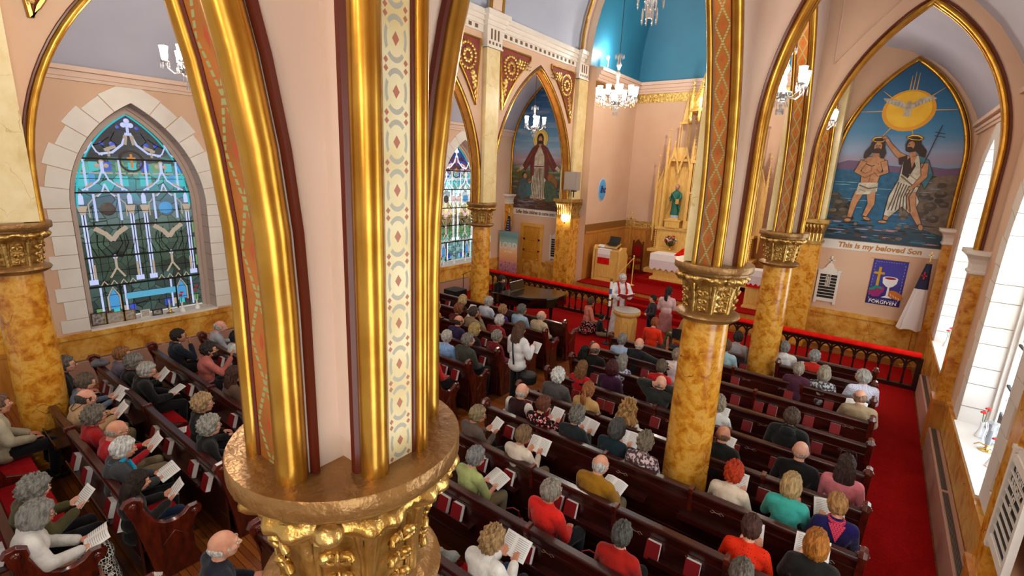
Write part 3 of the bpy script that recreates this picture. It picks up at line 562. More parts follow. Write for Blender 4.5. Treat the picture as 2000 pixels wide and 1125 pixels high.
    for a in (-.90, -.12, .12, .90): w.bb(W_(a - .035, 1.95, .002), W_(a + .035, 3.25, .014), 0); w.bb(W_(a - .008, 1.95, .003), W_(a + .008, 3.25, .016), 2); w.bb(W_(a - .07, 1.85, .002), W_(a + .07, 1.95, .014), 0); w.prism([(a - .04, 3.25), (a + .04, 3.25), (a + .08, 3.42), (a - .08, 3.42)], lambda p, z: W_(p, z, .002), lambda p, z: W_(p, z, .014), 1)
    for a in (-.9, -.12, .12, .9): w.prism([(a - .04, 3.45), (a + .04, 3.45), (a + .04, 3.6), (a, 3.7), (a - .04, 3.6)], lambda p, z: W_(p, z, .002), lambda p, z: W_(p, z, .012), 0)
    for c in (-.5, .5):
        for sg in (-1, 1):
            st([(c + sg * .36, 3.72), (c + sg * .22, 3.80), (c + sg * .08, 3.92), (c + sg * .02, 4.08)], .016, 0); st([(c + sg * .30, 3.78), (c + sg * .18, 3.86)], .028, 1)
            st([(c + sg * .3, 3.2), (c + sg * .3, 3.45), (c + sg * .18, 3.6), (c, 3.72)], .012, 1); st([(c + sg * .2, 3.12), (c + sg * .2, 3.65)], .02, 0); st([(c + sg * .14, 3.6), (c + sg * .05, 3.7), (c, 3.85)], .014, 0)
            st([(c + sg * .28, 3.72), (c + sg * .28, 4.33)], .02, 0)
            st([(c + sg * .36, 1.96), (c + sg * .36, 2.25)], .022, 1); st([(c + sg * .12, 1.96), (c, 2.16)], .018, 1)
            st([(c + sg * .26, 2.98), (c + sg * .1, 2.86), (c, 2.72)], .045, 1)
            for q_ in range(3): st([(c + sg * (.1 + q_ * .13), 2.95 - .1 * q_), (c + sg * (.16 + q_ * .1), 2.65), (c + sg * (.02 + q_ * .13), 2.42)], .007, 3)
        st([(c, 4.05), (c, 4.28)], .028, 0)
        for q_, zz in ((-.07, 4.2), (0, 4.27), (.07, 4.2)): w.ell(W_(c + q_, zz, .01), (.01, .045, .045), 8, 6, 1)
        w.ell(W_(c, 3.35, .004), (.012, .13, .13), 14, 8, 4 if c > 0 else 5); st([(c, 2.14), (c, 2.38)], .022, 1); w.ell(W_(c, 2.38, .01), (.01, .04, .05), 8, 6, 0)
    for c in (-.62, .62):
        w.prism([(c - .08, 1.3), (c + .08, 1.3), (c + .08, 1.55), (c, 1.72), (c - .08, 1.55)], lambda p, z: W_(p, z, .002), lambda p, z: W_(p, z, .010), 4); st([(c - .1, 1.28), (c - .1, 1.56), (c, 1.76), (c + .1, 1.56), (c + .1, 1.28)], .014, 1)
        for sg in (-1, 1): st([(c + sg * .2, 1.15), (c + sg * .2, 1.8)], .018, 0)
    for sg in (-1, 1):
        st([(sg * .52, 4.42), (sg * .3, 4.46), (sg * .12, 4.62), (sg * .03, 4.85)], .022, 0); st([(sg * .42, 4.5), (sg * .24, 4.58)], .03, 1); st([(sg * .08, 4.62), (sg * .05, 4.8)], .035, 1)
        for c in (.62,):
            for g_ in (-1, 1): st([(sg * (c + g_ * .16), 4.4), (sg * (c + g_ * .07), 4.46), (sg * c, 4.62)], .014, 0)
            st([(sg * c, 4.6), (sg * c, 4.74)], .025, 0)
        for c in (.36, .86): st([(sg * c, 4.38), (sg * c, 4.56)], .022, 1)
        for a in (.68, .95): 
            if a < .9: w.bb(W_(sg * a - .05, 3.86, .002), W_(sg * a + .18 * 0 + .05, 4.05, .010), 5 if False else 4)
        w.bb(W_(sg * .2 - .1, 3.80, .001), W_(sg * .2 + .1, 4.0, .008), 6); w.bb(W_(sg * .82 - .1, 3.80, .001), W_(sg * .82 + .1, 4.02, .008), 6)
    st([(0, 4.8), (0, 5.05)], .025, 0)
    for i_ in range(9):       # row of opal squares and a string course between the shafts
        a = -.84 + .21 * i_; w.bb(W_(a - .07, 4.10, .001), W_(a + .07, 4.27, .006), (8, 6, 9)[i_ % 3]); w.bb(W_(a - .085, 4.04, .001), W_(a + .085, 4.07, .009), 1)
    for sg in (-1, 1):
        for zz_ in (2.15, 2.55, 2.9): w.bb(W_(sg * 1.0 - .03, zz_ - .12, .001), W_(sg * 1.0 + .0, zz_ + .12, .006), 8)
        for a_, z_, r_ in ((.28, 4.62, .05), (.45, 4.62, .04), (.16, 4.95, .035), (.62, 4.45 + .3, .03)): w.ell(W_(sg * a_, z_, .002), (.004, r_, r_), 8, 5, 9)
        for k_ in range(3): st([(sg * (.2 + .18 * k_), 4.5 + .1 * ((k_ + 1) % 2)), (sg * (.3 + .18 * k_), 4.7 - .08 * k_), (sg * (.22 + .1 * k_), 4.85 - .1 * k_)], .006, 3)
        for k_ in range(5): w.bb(W_(sg * (.32 + .14 * k_) - .05, 1.2, .001), W_(sg * (.32 + .14 * k_) + .05, 1.34, .005), (9, 1, 6, 5, 8)[k_])
        for k_ in range(4): st([(sg * (.26 + .16 * k_) - .06, 1.8), (sg * (.26 + .16 * k_), 1.9), (sg * (.26 + .16 * k_) + .06, 1.8)], .012, 1)
    for q_, zz in ((-.06, 5.0), (0, 5.08), (.06, 5.0)): w.ell(W_(q_, zz, .01), (.01, .05, .05), 8, 6, 0)
    cir = [(.2 * math.cos(2 * PI * i / 20), 4.3 + .2 * math.sin(2 * PI * i / 20)) for i in range(21)]; st(cir, .02, 5 if not bright else 0); st([(0, 4.17), (0, 4.44)], .022, 7); st([(-.07, 4.36), (.07, 4.36)], .018, 7)
    edge = [(a * .96, z * 1 - .02) for a, z in arch(1.0, 3.42, 5.22, 20)]; st(edge, .016, 6)
    mm = [wh, tan, M_LEAD, M_LEAD, G_BLU if not bright else wh, G_BRN if not bright else tan, G_TRQ if not bright else wh, emis('glass_orange_cross', 'c8803c', 0.8), emis('glass_leaf_green', '6a9a5c', 0.7), emis('glass_cobalt', '2c46b4', 0.9)]
    w.build('tracery', mm, e, ang=50)
    bars = MB()
    for zz, r in ((1.8, .018), (2.4, .016), (3.03, .016), (3.68, .016), (4.33, .016)):
        hwz = 1.0
        if zz > 3.42: cc_ = (1.8 ** 2 - 1) / 2; rr = 1 + cc_; hwz = math.sqrt(rr * rr - (zz - 3.42) ** 2) - cc_
        bars.bb(W_(-hwz, zz - r, .01), W_(hwz, zz + r, .04))
    for sg in (-1, 1): bars.bb(W_(sg * .5 - .014, 1.1, .01), W_(sg * .5 + .014, 1.8, .035))
    bars.bb(W_(-.5, 1.1, .01), W_(-.48, 1.8, .02))
    for zz in (1.35, 1.6, 2.1, 2.7, 3.3, 3.95): bars.bb(W_(-.97, zz - .005, .006), W_(.97, zz + .005, .016)) if zz < 3.5 else bars.bb(W_(-.93, zz - .005, .006), W_(.93, zz + .005, .016))
    for a in (-.75, -.3, 0, .3, .75): bars.bb(W_(a - .004, 1.12, .006), W_(a + .004, 3.4, .014))
    bars.build('saddle_bar', M_LEAD, e, smooth=False); return e
WHT2 = emis('glass_lilac_white_bright', 'dfe4f2', 1.3); TAN2 = emis('glass_rose_bright', 'cfa8a8', 1.0)
M_REVL = mat('rose_grey_moulded_reveal', 'c2aca0', 0.6)
for k, cy in enumerate((-1.3, 3.52, 8.3, 13.1)):
    if k: window(k, 'left', cy, LG if k == 1 else LG2, G_WHT if k == 1 else WHT2, G_TAN if k == 1 else TAN2, M_REVL if k == 1 else M_WALLP)
window(7, 'left', -1.3, LG2, WHT2, TAN2, M_WALLP); window(8, 'right', -1.3, RG, G_WR, G_WR, M_WHITE, True)
for k, cy in enumerate((3.52, 8.3, 13.1)): window(k + 4, 'right', cy, RG, G_WR, G_WR, M_WHITE, True)
# banner painted across the foot of the large window
tx = MB().bb((WL - .375, 3.1, 1.47), (WL - .37, 4.05, 1.6)); tx.build('memorial_ribbon', emis('glass_ribbon_blue', '4a98b8', 0.9), bpy.data.objects['window_1'], smooth=False)
# ---------------------------------------------------------------- writing
FM = {}
def text(name, s_, size, loc, rot, m, parent=None, ext=.003, align='CENTER', shear=0, offset=0.0, sx=1.0, sp=1.0, **k):
    c = bpy.data.curves.new(name, 'FONT'); c.body = s_; c.size = size; c.extrude = ext; c.align_x = align; c.align_y = 'CENTER'; c.shear = shear; c.offset = offset; c.space_character = sp; c.resolution_u = 3
    o = bpy.data.objects.new(name, c); COL.objects.link(o); o.location = loc; o.rotation_euler = rot; o.scale = (sx, 1, 1)
    dg = bpy.context.evaluated_depsgraph_get(); me = bpy.data.meshes.new_from_object(o.evaluated_get(dg)); bpy.data.objects.remove(o); bpy.data.curves.remove(c)
    me.materials.clear(); me.materials.append(m); o = bpy.data.objects.new(name, me); COL.objects.link(o); o.location = loc; o.rotation_euler = rot; o.scale = (sx, 1, 1)
    if parent: o.parent = parent
    return tag(o, **k)
FR = (PI / 2, 0, 0)     # facing -y
# ================================================================ MURALS ON THE END WALLS
def sky_mat(name, stops, z0, z1, waves=0.25, cloud=None, scale=2.0, sx=.5):
    m = bpy.data.materials.new(name); m.use_nodes = True; N = m.node_tree.nodes; L = m.node_tree.links; b = N['Principled BSDF']; b.inputs['Roughness'].default_value = 0.45
    t = N.new('ShaderNodeTexCoord'); sp = N.new('ShaderNodeSeparateXYZ'); L.new(t.outputs['Object'], sp.inputs[0]); mp = N.new('ShaderNodeMapping'); mp.inputs['Scale'].default_value = (sx, 1, 3); L.new(t.outputs['Object'], mp.inputs[0])
    n = N.new('ShaderNodeTexNoise'); n.inputs['Scale'].default_value = scale; n.inputs['Detail'].default_value = 8; L.new(mp.outputs[0], n.inputs['Vector'])
    a = N.new('ShaderNodeMath'); a.operation = 'MULTIPLY_ADD'; L.new(n.outputs['Fac'], a.inputs[0]); a.inputs[1].default_value = waves; L.new(sp.outputs['Z'], a.inputs[2])
    d = N.new('ShaderNodeMapRange'); d.inputs['From Min'].default_value = z0 + waves / 2; d.inputs['From Max'].default_value = z1 + waves / 2; L.new(a.outputs[0], d.inputs['Value'])
    r = N.new('ShaderNodeValToRGB'); cr = r.color_ramp
    while len(cr.elements) < len(stops): cr.elements.new(0.5)
    for e, (p, c) in zip(cr.elements, stops): e.position = p; e.color = lin(c)
    L.new(d.outputs[0], r.inputs['Fac']); out = r.outputs[0]
    if cloud:
        n2 = N.new('ShaderNodeTexNoise'); n2.inputs['Scale'].default_value = 1.6; n2.inputs['Detail'].default_value = 7; L.new(mp.outputs[0], n2.inputs['Vector']); r2 = N.new('ShaderNodeValToRGB'); r2.color_ramp.elements[0].position = .5; r2.color_ramp.elements[1].position = .68; L.new(n2.outputs['Fac'], r2.inputs['Fac'])
        mx = N.new('ShaderNodeMixRGB'); L.new(out, mx.inputs['Color1']); mx.inputs['Color2'].default_value = lin(cloud); ml = N.new('ShaderNodeMath'); ml.operation = 'MULTIPLY'; L.new(r2.outputs[0], ml.inputs[0]); ml.inputs[1].default_value = .55; L.new(ml.outputs[0], mx.inputs['Fac']); out = mx.outputs[0]
    L.new(out, b.inputs['Base Color']); return m
def mural(n, cx, hw, zb, zs, za, skym, label):
    e = empty('mural', (cx, YE - .005, 0), label=label, cat='mural')
    A = arch(hw, zs, za, 24); P = [(-hw, zb)] + A + [(hw, zb)]
    MB().prism(P, lambda a, z: (a, 0, z), lambda a, z: (a, -.03, z)).build('painted_panel', skym, e, smooth=False)
    fr = MB(); path = [(a * (hw + .03) / hw, -.05, z + (.03 if z > zs else 0)) for a, z in P]; fr.tube(path, .045, 8, up=(0, 1, 0)); fr.tube([(a * (1 + .06 / hw), -.03, z + (.05 if z > zs else 0)) for a, _, z in path], .02, 6, up=(0, 1, 0)); fr.build('gilt_frame', M_GOLD, e, ang=60); return e
def flat(e, name, shapes, mats, d0=-.031, line=None, lw=.005):
    """painted shapes laid on a panel: list of (polygon, material index, layer)"""
    m = MB()
    for k, (poly, mi, ly) in enumerate(sorted(shapes, key=lambda q: q[2])):
        y = d0 - .00003 * (2 * k + 1); m.add([(a, y, z) for a, z in poly], [tuple(range(len(poly)))], mi)
        if line is not None and len(poly) > 5:
            for (a0, z0), (a1, z1) in zip(poly, poly[1:] + poly[:1]):
                l = math.hypot(a1 - a0, z1 - z0)
                if l > 1e-4: nx, nz = -(z1 - z0) / l * lw, (a1 - a0) / l * lw; m.add([(a0 + nx, y - .00003, z0 + nz), (a1 + nx, y - .00003, z1 + nz), (a1 - nx, y - .00003, z1 - nz), (a0 - nx, y - .00003, z0 - nz)], [(0, 1, 2, 3)], line)
    me = m.build(name, mats, e, smooth=False)
    # all painted faces look into the room
    for p in me.data.polygons:
        if p.normal.y > 0: p.flip()
    return me
def blob(cx, cz, rx, rz, n=14, rot=0, jag=0, seed=1):
    rn = random.Random(seed); o = []
    for i in range(n): t = 2 * PI * i / n; k = 1 + jag * (rn.random() - .5); x, z = rx * math.cos(t) * k, rz * math.sin(t) * k; o.append((cx + x * math.cos(rot) - z * math.sin(rot), cz + x * math.sin(rot) + z * math.cos(rot)))
    return o
def limb(pts, ws):
    L1, R1 = [], []
    for i, (x, z) in enumerate(pts):
        a = pts[max(i - 1, 0)]; b = pts[min(i + 1, len(pts) - 1)]; dx, dz = b[0] - a[0], b[1] - a[1]; l = math.hypot(dx, dz) or 1; nx, nz = -dz / l, dx / l; w = ws[i] if isinstance(ws, (list, tuple)) else ws
        L1.append((x + nx * w, z + nz * w)); R1.append((x - nx * w, z - nz * w))
    return L1 + R1[::-1]
pm = lambda n_, c, c2=None, s_=6: mat('paint_' + n_, c, 0.5, col2=c2, scale=s_)
P_SK, P_SK2, P_HAIR, P_WHT, P_WHS, P_YEL, P_DK = pm('skin', 'a9704a', 'c08a60', 9), pm('skin_shade', '7a4a2c'), pm('hair', '2c1a10'), pm('white_cloth', 'cfc6b4', 'a89a84', 9), pm('cloth_fold', '8a7c68'), pm('yellow', 'f2b41e', 'f8c838', 3), pm('dark', '1c1a14')
P_TEAL, P_ROCK, P_ROCK2, P_WAT, P_WATL, P_GRN, P_HILL, P_PINK, P_BRN, P_GRND = pm('teal', '3a7684', '2a5a6a'), pm('rock', '4e4238', '342c26', 7), pm('rock_light', '7c6a5a', '5e5044', 8), pm('water', '1f5f86', '17506f', 9), pm('ripple', '8ab4cc'), pm('green_field', '37402a', '262c1e'), pm('purple_hill', '6a5070'), pm('rose_cloud', 'a8848e'), pm('maroon_cloak', '6e2c28', '5a221e'), pm('brown_ground', '4e3420', '3a2a1a', 5)
P_ORG = pm('orange_glow', 'e8a020')
# right mural: two figures at a river under a dove
ce, hwR, zb = .05, 1.24, 3.0
mu = mural(1, ce, hwR, zb, 4.95, 7.38, sky_mat('mural_river_sky', [(0, '20384a'), (.15, '2a4a5c'), (.3, '3a7ea6'), (.42, '5b9cc0'), (.47, '9a8a9e'), (.52, '8a9ab8'), (.62, '3f82ae'), (.8, '1b6390'), (1, '124a72')], 3.0, 7.4, .25), 'arched mural of a riverside baptism with a dove in a yellow sun, right end wall')
sh = []
sh.append(([(-1.23, 4.98), (-1.0, 5.06), (-.7, 5.04), (-.5, 4.98), (.2, 4.92), (.5, 4.96), (1.0, 4.9), (1.23, 4.93), (1.23, 4.7), (-1.23, 4.78)], 8, 0))
sh.append(([(-1.23, 4.84), (.1, 4.78), (.3, 4.2), (.9, 3.5), (-.2, 3.3), (-1.23, 3.3)], 6, 1))
sh.append(([(.1, 4.72), (.5, 4.82), (.9, 4.72), (1.23, 4.78), (1.23, 3.3), (.75, 3.45), (.5, 4.0), (.2, 4.35)], 5, 2)); sh.append(([(.45, 4.8), (.85, 4.72), (.7, 4.6), (.5, 4.66)], 7, 3))
rn = random.Random(4)
for k in range(34): a = -.1 + rn.random() * 1.2; z = 3.6 + rn.random() * .95; sh.append((blob(max(a, .15 + (4.6 - z) * .25), z, .05 + rn.random() * .06, .03 + rn.random() * .04, 8, jag=.3, seed=k), 4 if k % 2 else 5, 4))
for k in range(26): a = -1.15 + rn.random() * .42; z = 3.55 + rn.random() * .7 * (1 - (a + 1.15)); sh.append((blob(a, z, .06 + rn.random() * .05, .04 + rn.random() * .03, 8, jag=.3, seed=k), 4 if k % 3 else 9, 4))
for k in range(60): a = -1.15 + rn.random() * 2.2; z = 3.08 + rn.random() * 1.5; sh.append((blob(a, z, .06 + rn.random() * .1, .006, 8), 10 if k % 2 else 6, 2))
for k in range(22): a = -.8 + rn.random() * 1.7; sh.append((blob(a, 3.1 + rn.random() * .45, .035 + rn.random() * .04, .025 + rn.random() * .02, 9, seed=k, jag=.2), 4 if k % 2 else 5, 4))
sh.append((blob(.02, 6.25, .52, .48, 28), 12, 1)); sh.append((blob(.02, 6.27, .44, .42, 28), 11, 2))
for k, (dx, dz, l) in enumerate(((0, 1, .42), (.07, 1, .4), (-.06, 1, .34), (.75, .62, .34), (-.75, .62, .3), (1, 0, .5), (-1, 0, .55), (-.55, -.8, .35), (.3, -.9, .3))):
    x0, z0 = .02 + dx * .46 * (1 if abs(dx) > .1 else 0) + (dx if abs(dx) < .1 else 0), 6.25 + dz * .46; sh.append((limb([(x0, z0), (x0 + (dx if abs(dx) > .1 else 0) * l, z0 + dz * l)], [.012, .003]), 12, 1))
for k in range(46):
    a = -1.15 + rn.random() * 2.2; z = 3.05 + rn.random() * .5; sh.append((blob(a, z, .08 + rn.random() * .14, .012 + rn.random() * .012, 9, seed=k, jag=.2), (9, 13, 14, 6, 9)[k % 5], 3))
for k in range(14): a = -1.2 + rn.random() * 1.1; z = 3.75 + rn.random() * .9; sh.append((blob(a, z, .12 + rn.random() * .12, .007, 8), (10, 13)[k % 2], 2))
for px_, pz_, r_ in ((-1.15, 4.15, .14), (-1.02, 3.95, .16), (-.9, 3.75, .15), (-1.12, 3.72, .16), (-.82, 3.58, .12), (.16, 4.5, .1), (.14, 4.3, .11), (.2, 4.1, .1), (.7, 4.25, .12), (.85, 4.0, .14), (1.0, 4.3, .13), (.72, 3.85, .12), (1.1, 4.05, .1), (.95, 3.7, .13)): sh.append((blob(px_, pz_, r_, r_ * .7, 9, jag=.35, seed=int(pz_ * 100)), 4, 5)); sh.append((blob(px_ - .02, pz_ + r_ * .25, r_ * .6, r_ * .3, 8, jag=.3, seed=int(pz_ * 70)), 5, 6))
# dove
sh += [(limb([(-.02, 6.32), (-.2, 6.42), (-.42, 6.5), (-.52, 6.55)], [.05, .075, .05, .01]), 2, 5), (limb([(.04, 6.32), (.22, 6.45), (.42, 6.53), (.5, 6.5)], [.05, .075, .05, .01]), 2, 5), (limb([(.0, 6.42), (.01, 6.3), (.0, 6.12)], [.035, .06, .075]), 2, 5), (blob(.01, 6.42, .04, .05), 2, 5)]
for k in range(6): sh.append((limb([(-.12 - k * .07, 6.42 + k * .02), (-.14 - k * .07, 6.34 + k * .025)], .005), 3, 6)); sh.append((limb([(.12 + k * .06, 6.42 + k * .02), (.14 + k * .06, 6.34 + k * .025)], .005), 3, 6))
# man standing in the water, hands together
J = [(limb([(-.62, 4.28), (-.7, 3.98), (-.74, 3.6)], [.10, .075, .05]), 0, 5), (limb([(-.38, 4.28), (-.33, 3.98), (-.42, 3.66)], [.10, .075, .05]), 0, 5), (blob(-.76, 3.53, .08, .045), 0, 5), (blob(-.36, 3.6, .09, .04, rot=-.3), 0, 5),
     ([(-.70, 5.04), (-.62, 5.14), (-.44, 5.18), (-.28, 5.14), (-.22, 5.04), (-.26, 4.75), (-.3, 4.45), (-.64, 4.4), (-.66, 4.7)], 0, 6), (limb([(-.66, 5.05), (-.76, 4.78), (-.58, 4.68), (-.36, 4.82)], [.075, .07, .055, .04]), 0, 8), (limb([(-.25, 5.05), (-.16, 4.78), (-.3, 4.72), (-.42, 4.85)], [.07, .06, .05, .04]), 0, 8), (limb([(-.42, 4.78), (-.38, 4.98)], [.05, .03]), 0, 9),
     (limb([(-.62, 4.98), (-.48, 4.92), (-.34, 4.98)], .006), 1, 7), (limb([(-.47, 4.9), (-.47, 4.5)], .006), 1, 7), ([(-.68, 4.5), (-.28, 4.52), (-.26, 4.3), (-.42, 4.22), (-.7, 4.2)], 2, 7), (limb([(-.66, 4.44), (-.45, 4.36), (-.28, 4.4)], .01), 3, 8), (limb([(-.64, 4.34), (-.5, 4.28)], .01), 3, 8),
     (blob(-.44, 5.42, .15, .19), 9, 6), (limb([(-.52, 5.4), (-.62, 5.24), (-.66, 5.12)], [.07, .07, .03]), 9, 7), (limb([(-.36, 5.4), (-.3, 5.24), (-.3, 5.12)], [.06, .06, .03]), 9, 6), (blob(-.43, 5.4, .085, .12), 0, 8), (limb([(-.43, 5.24), (-.44, 5.14)], .06), 0, 7), (blob(-.43, 5.31, .07, .06), 9, 9), (blob(-.43, 5.35, .03, .012), 1, 10), (blob(-.46, 5.42, .016, .008), 9, 9), (blob(-.4, 5.42, .016, .008), 9, 9), (limb([(-.43, 5.42), (-.43, 5.37)], .008), 1, 9),
     (limb([(-.58, 5.56), (-.52, 5.62), (-.4, 5.63), (-.3, 5.58)], .018), 11, 5), (limb([(-.58, 5.56), (-.5, 5.52), (-.36, 5.52), (-.3, 5.58)], .012), 11, 9)]
# bearded man in a wrap, arm raised, tall cross staff
B = [(limb([(.16, 4.25), (.1, 3.9), (.02, 3.6)], [.09, .075, .05]), 0, 5), (limb([(.42, 4.3), (.5, 3.95), (.72, 3.55)], [.1, .085, .045]), 0, 7), (blob(.76, 3.48, .05, .08, rot=.3), 0, 7), (blob(-.02, 3.55, .1, .035), 0, 5),
     ([(.14, 5.12), (.4, 5.2), (.56, 5.1), (.6, 4.7), (.52, 4.3), (.62, 4.1), (.55, 3.75), (.3, 3.95), (.1, 3.68), (-.02, 3.72), (.0, 4.2), (.12, 4.6)], 2, 6), ([(.14, 5.12), (.3, 5.18), (.4, 4.95), (.3, 4.65), (.16, 4.75)], 9, 7), ([(.25, 5.17), (.38, 5.18), (.33, 4.9)], 0, 8),
     ([(.42, 5.2), (.62, 5.1), (.76, 4.75), (.66, 4.4), (.56, 4.6), (.5, 4.9)], 13, 7), (limb([(.56, 5.02), (.6, 4.72), (.48, 4.5), (.36, 4.38)], [.075, .065, .05, .035]), 0, 9), (limb([(.22, 5.1), (.0, 5.22), (-.2, 5.45), (-.3, 5.6)], [.075, .06, .045, .035]), 0, 7), (blob(-.33, 5.62, .06, .04), 0, 10), (limb([(.2, 5.12), (.08, 5.1), (.1, 4.98)], [.08, .06, .03]), 9, 8),
     (blob(.26, 5.45, .15, .19), 9, 6), (limb([(.36, 5.4), (.46, 5.28), (.5, 5.16)], [.08, .08, .04]), 9, 6), (blob(.22, 5.43, .075, .11), 0, 8), (limb([(.28, 5.28), (.3, 5.18)], .055), 0, 7), (blob(.2, 5.34, .07, .06), 9, 9), (blob(.18, 5.45, .014, .007), 9, 9), (limb([(.1, 5.62), (.2, 5.67), (.32, 5.66), (.42, 5.6)], .018), 11, 5), (limb([(.1, 5.62), (.22, 5.57), (.36, 5.56), (.42, 5.6)], .012), 11, 9)]
for k in range(7): B.append((limb([(.14 + k * .055, 4.55 - k * .02), (.1 + k * .05, 4.2), (.04 + k * .075, 3.85)], .007), 3, 8)); 
B += [(limb([(.3, 4.75), (.5, 4.6)], .01), 3, 8), (limb([(.16, 4.7), (.4, 4.5), (.56, 4.45)], .01), 3, 8), (limb([(.52, 4.9), (.72, 5.9)], .009), 9, 10), (limb([(.62, 5.74), (.8, 5.7)], .008), 9, 10), (limb([(.62, 5.66), (.82, 5.62)], .008), 9, 10)]
flat(mu, 'painted_scenery', sh, [P_SK, P_SK2, P_WHT, P_WHS, P_ROCK, P_ROCK2 if False else P_BRN if False else P_ROCK2, P_WAT, P_GRN, P_HILL, P_DK, P_WATL, P_YEL, P_ORG, P_TEAL, P_PINK])
flat(mu, 'painted_bather', J, [P_SK, P_SK2, P_WHT, P_WHS, P_ROCK, P_ROCK2, P_WAT, P_GRN, P_HILL, P_HAIR, P_WATL, P_YEL, P_ORG, P_TEAL], line=9, d0=-.054)
flat(mu, 'painted_bearded_man', B, [P_SK, P_SK2, P_WHT, P_WHS, P_ROCK, P_ROCK2, P_WAT, P_GRN, P_HILL, P_HAIR, P_WATL, P_YEL, P_ORG, P_TEAL], line=9, d0=-.058)
# left mural: robed figure with open arms and children
ml = mural(2, -10.68, 1.25, 3.0, 4.95, 7.45, sky_mat('mural_dusk_sky', [(0, '4a2e1c'), (.12, '5e3a20'), (.22, '4c4626'), (.34, '51602f'), (.385, '7a5a50'), (.42, 'b08a92'), (.5, '7fa0bc'), (.62, '5d8cb0'), (.8, '2f5f8e'), (1, '1c4878')], 3.0, 7.4, .2, cloud='a9b4c4'), 'arched mural of a robed figure with open arms above kneeling children, left end wall')
R1 = [(blob(0, 5.62, .34, .36, 24), 11, 1), (blob(0, 5.62, .28, .3, 24), 11, 2), (blob(0, 5.6, .15, .22), 9, 4), (blob(0, 5.6, .09, .13), 0, 6), (blob(0, 5.5, .07, .06), 9, 7), (limb([(0, 5.48), (0, 5.3)], .06), 0, 5), (limb([(-.09, 5.55), (-.13, 5.38)], [.05, .03]), 9, 5), (limb([(.09, 5.55), (.13, 5.38)], [.05, .03]), 9, 5),
      ([(-.12, 5.42), (.12, 5.42), (.3, 5.2), (.26, 4.6), (.34, 4.1), (.4, 3.42), (-.36, 3.4), (-.32, 4.1), (-.26, 4.6), (-.3, 5.2)], 2, 4),
      ([(-.1, 5.44), (-.34, 5.3), (-.7, 4.75), (-.82, 4.55), (-.62, 4.45), (-.42, 4.7), (-.36, 4.2), (-.24, 4.3), (-.22, 5.0), (-.04, 5.36)], 8, 6), ([(.1, 5.44), (.34, 5.3), (.72, 4.75), (.86, 4.55), (.66, 4.42), (.44, 4.7), (.42, 4.1), (.26, 4.2), (.22, 5.0), (.04, 5.36)], 8, 6),
      (limb([(-.74, 4.6), (-.92, 4.46)], [.07, .05]), 2, 7), (limb([(.76, 4.6), (.94, 4.46)], [.07, .05]), 2, 7), (blob(-.98, 4.44, .1, .05, rot=.5), 0, 8), (blob(1.0, 4.44, .1, .05, rot=-.5), 0, 8), (limb([(-.22, 4.62), (.22, 4.62)], .02), 8, 7), (limb([(.05, 4.6), (.06, 4.1)], .012), 8, 7), (blob(-.12, 3.4, .1, .04), 0, 5), (blob(.14, 3.4, .1, .04), 0, 5)]
for k in range(8): R1.append((limb([(-.2 + k * .057, 4.55), (-.24 + k * .07, 4.0), (-.3 + k * .088, 3.46)], .008), 3, 5))
for k in range(5): R1.append((limb([(-.62 + k * .06, 4.6 + k * .1), (-.42 + k * .03, 5.0 + k * .04)], .008), 12, 7)); R1.append((limb([(.62 - k * .06, 4.6 + k * .1), (.42 - k * .03, 5.0 + k * .04)], .008), 12, 7))
R2 = [([(.3, 4.05), (.5, 4.2), (.8, 4.1), (.86, 3.7), (1.05, 3.4), (.4, 3.3), (.3, 3.6)], 7, 7), (blob(.55, 4.22, .15, .16), 10, 9), (blob(.48, 4.2, .08, .1), 0, 8), (limb([(.62, 4.2), (.8, 4.02), (.82, 3.85)], [.12, .09, .04]), 10, 9), ([(-.85, 4.1), (-.62, 4.2), (-.42, 4.0), (-.32, 3.5), (-.8, 3.3), (-1.0, 3.6)], 6, 7), (blob(-.62, 4.25, .09, .1), 0, 9), (blob(-.66, 4.3, .11, .09), 9, 8), (blob(-.4, 4.05, .07, .08), 0, 9), (blob(-.43, 4.1, .08, .06), 10, 9), ([(-.55, 3.95), (-.35, 3.98), (-.28, 3.55), (-.5, 3.45)], 13, 8), (blob(-.9, 3.7, .12, .2), 7, 6)]
for k in range(5): R2.append((limb([(.45 + k * .09, 4.05), (.42 + k * .12, 3.5)], .008), 6, 8))
for k in range(24): R2.append((blob(-1.1 + rn.random() * 2.2, 3.06 + rn.random() * .25, .15, .015), 4, 2))
cm = [P_SK, P_SK2, P_WHT, P_WHS, P_BRN, P_ROCK2, pm('grey_blue_robe', '4a6068', '3c5058'), pm('olive_green_robe', '4f6444', '3e5238'), P_BRN, P_HAIR, pm('auburn', '8a5a28'), pm('halo', 'e0c060'), P_SK2, pm('teal_child', '3a6a6a')]
flat(ml, 'painted_robed_figure', R1, cm, line=9); flat(ml, 'painted_children', R2, cm, line=9, d0=-.038)
# text bands
M_INK = mat('ochre_lettering', 'c8893a', 0.5, col2='a86c28', scale=30); M_INK2 = mat('brown_lettering', '6b4c30', 0.5)
for cx, hw_, s_, m_, lb, sz, fx in ((.07, 1.27, 'This is my beloved Son', M_INK, 'white text band under the riverside mural, ochre letters', .19, 1.0), (-10.68, 1.28, 'Suffer little children to come unto me', M_INK2, 'white text band under the mural of the children, brown letters', .19, .70)):
    e = empty('text_band', (cx, YE - .004, 2.86), label=lb, cat='lettering'); MB().bb((-hw_, -.012, -.12), (hw_, 0, .12)).build('board', M_WHITE, e, smooth=False)
    text('lettering', s_, sz, (0, -.014, 0), FR, m_, e, shear=.1, offset=.006, sx=fx)
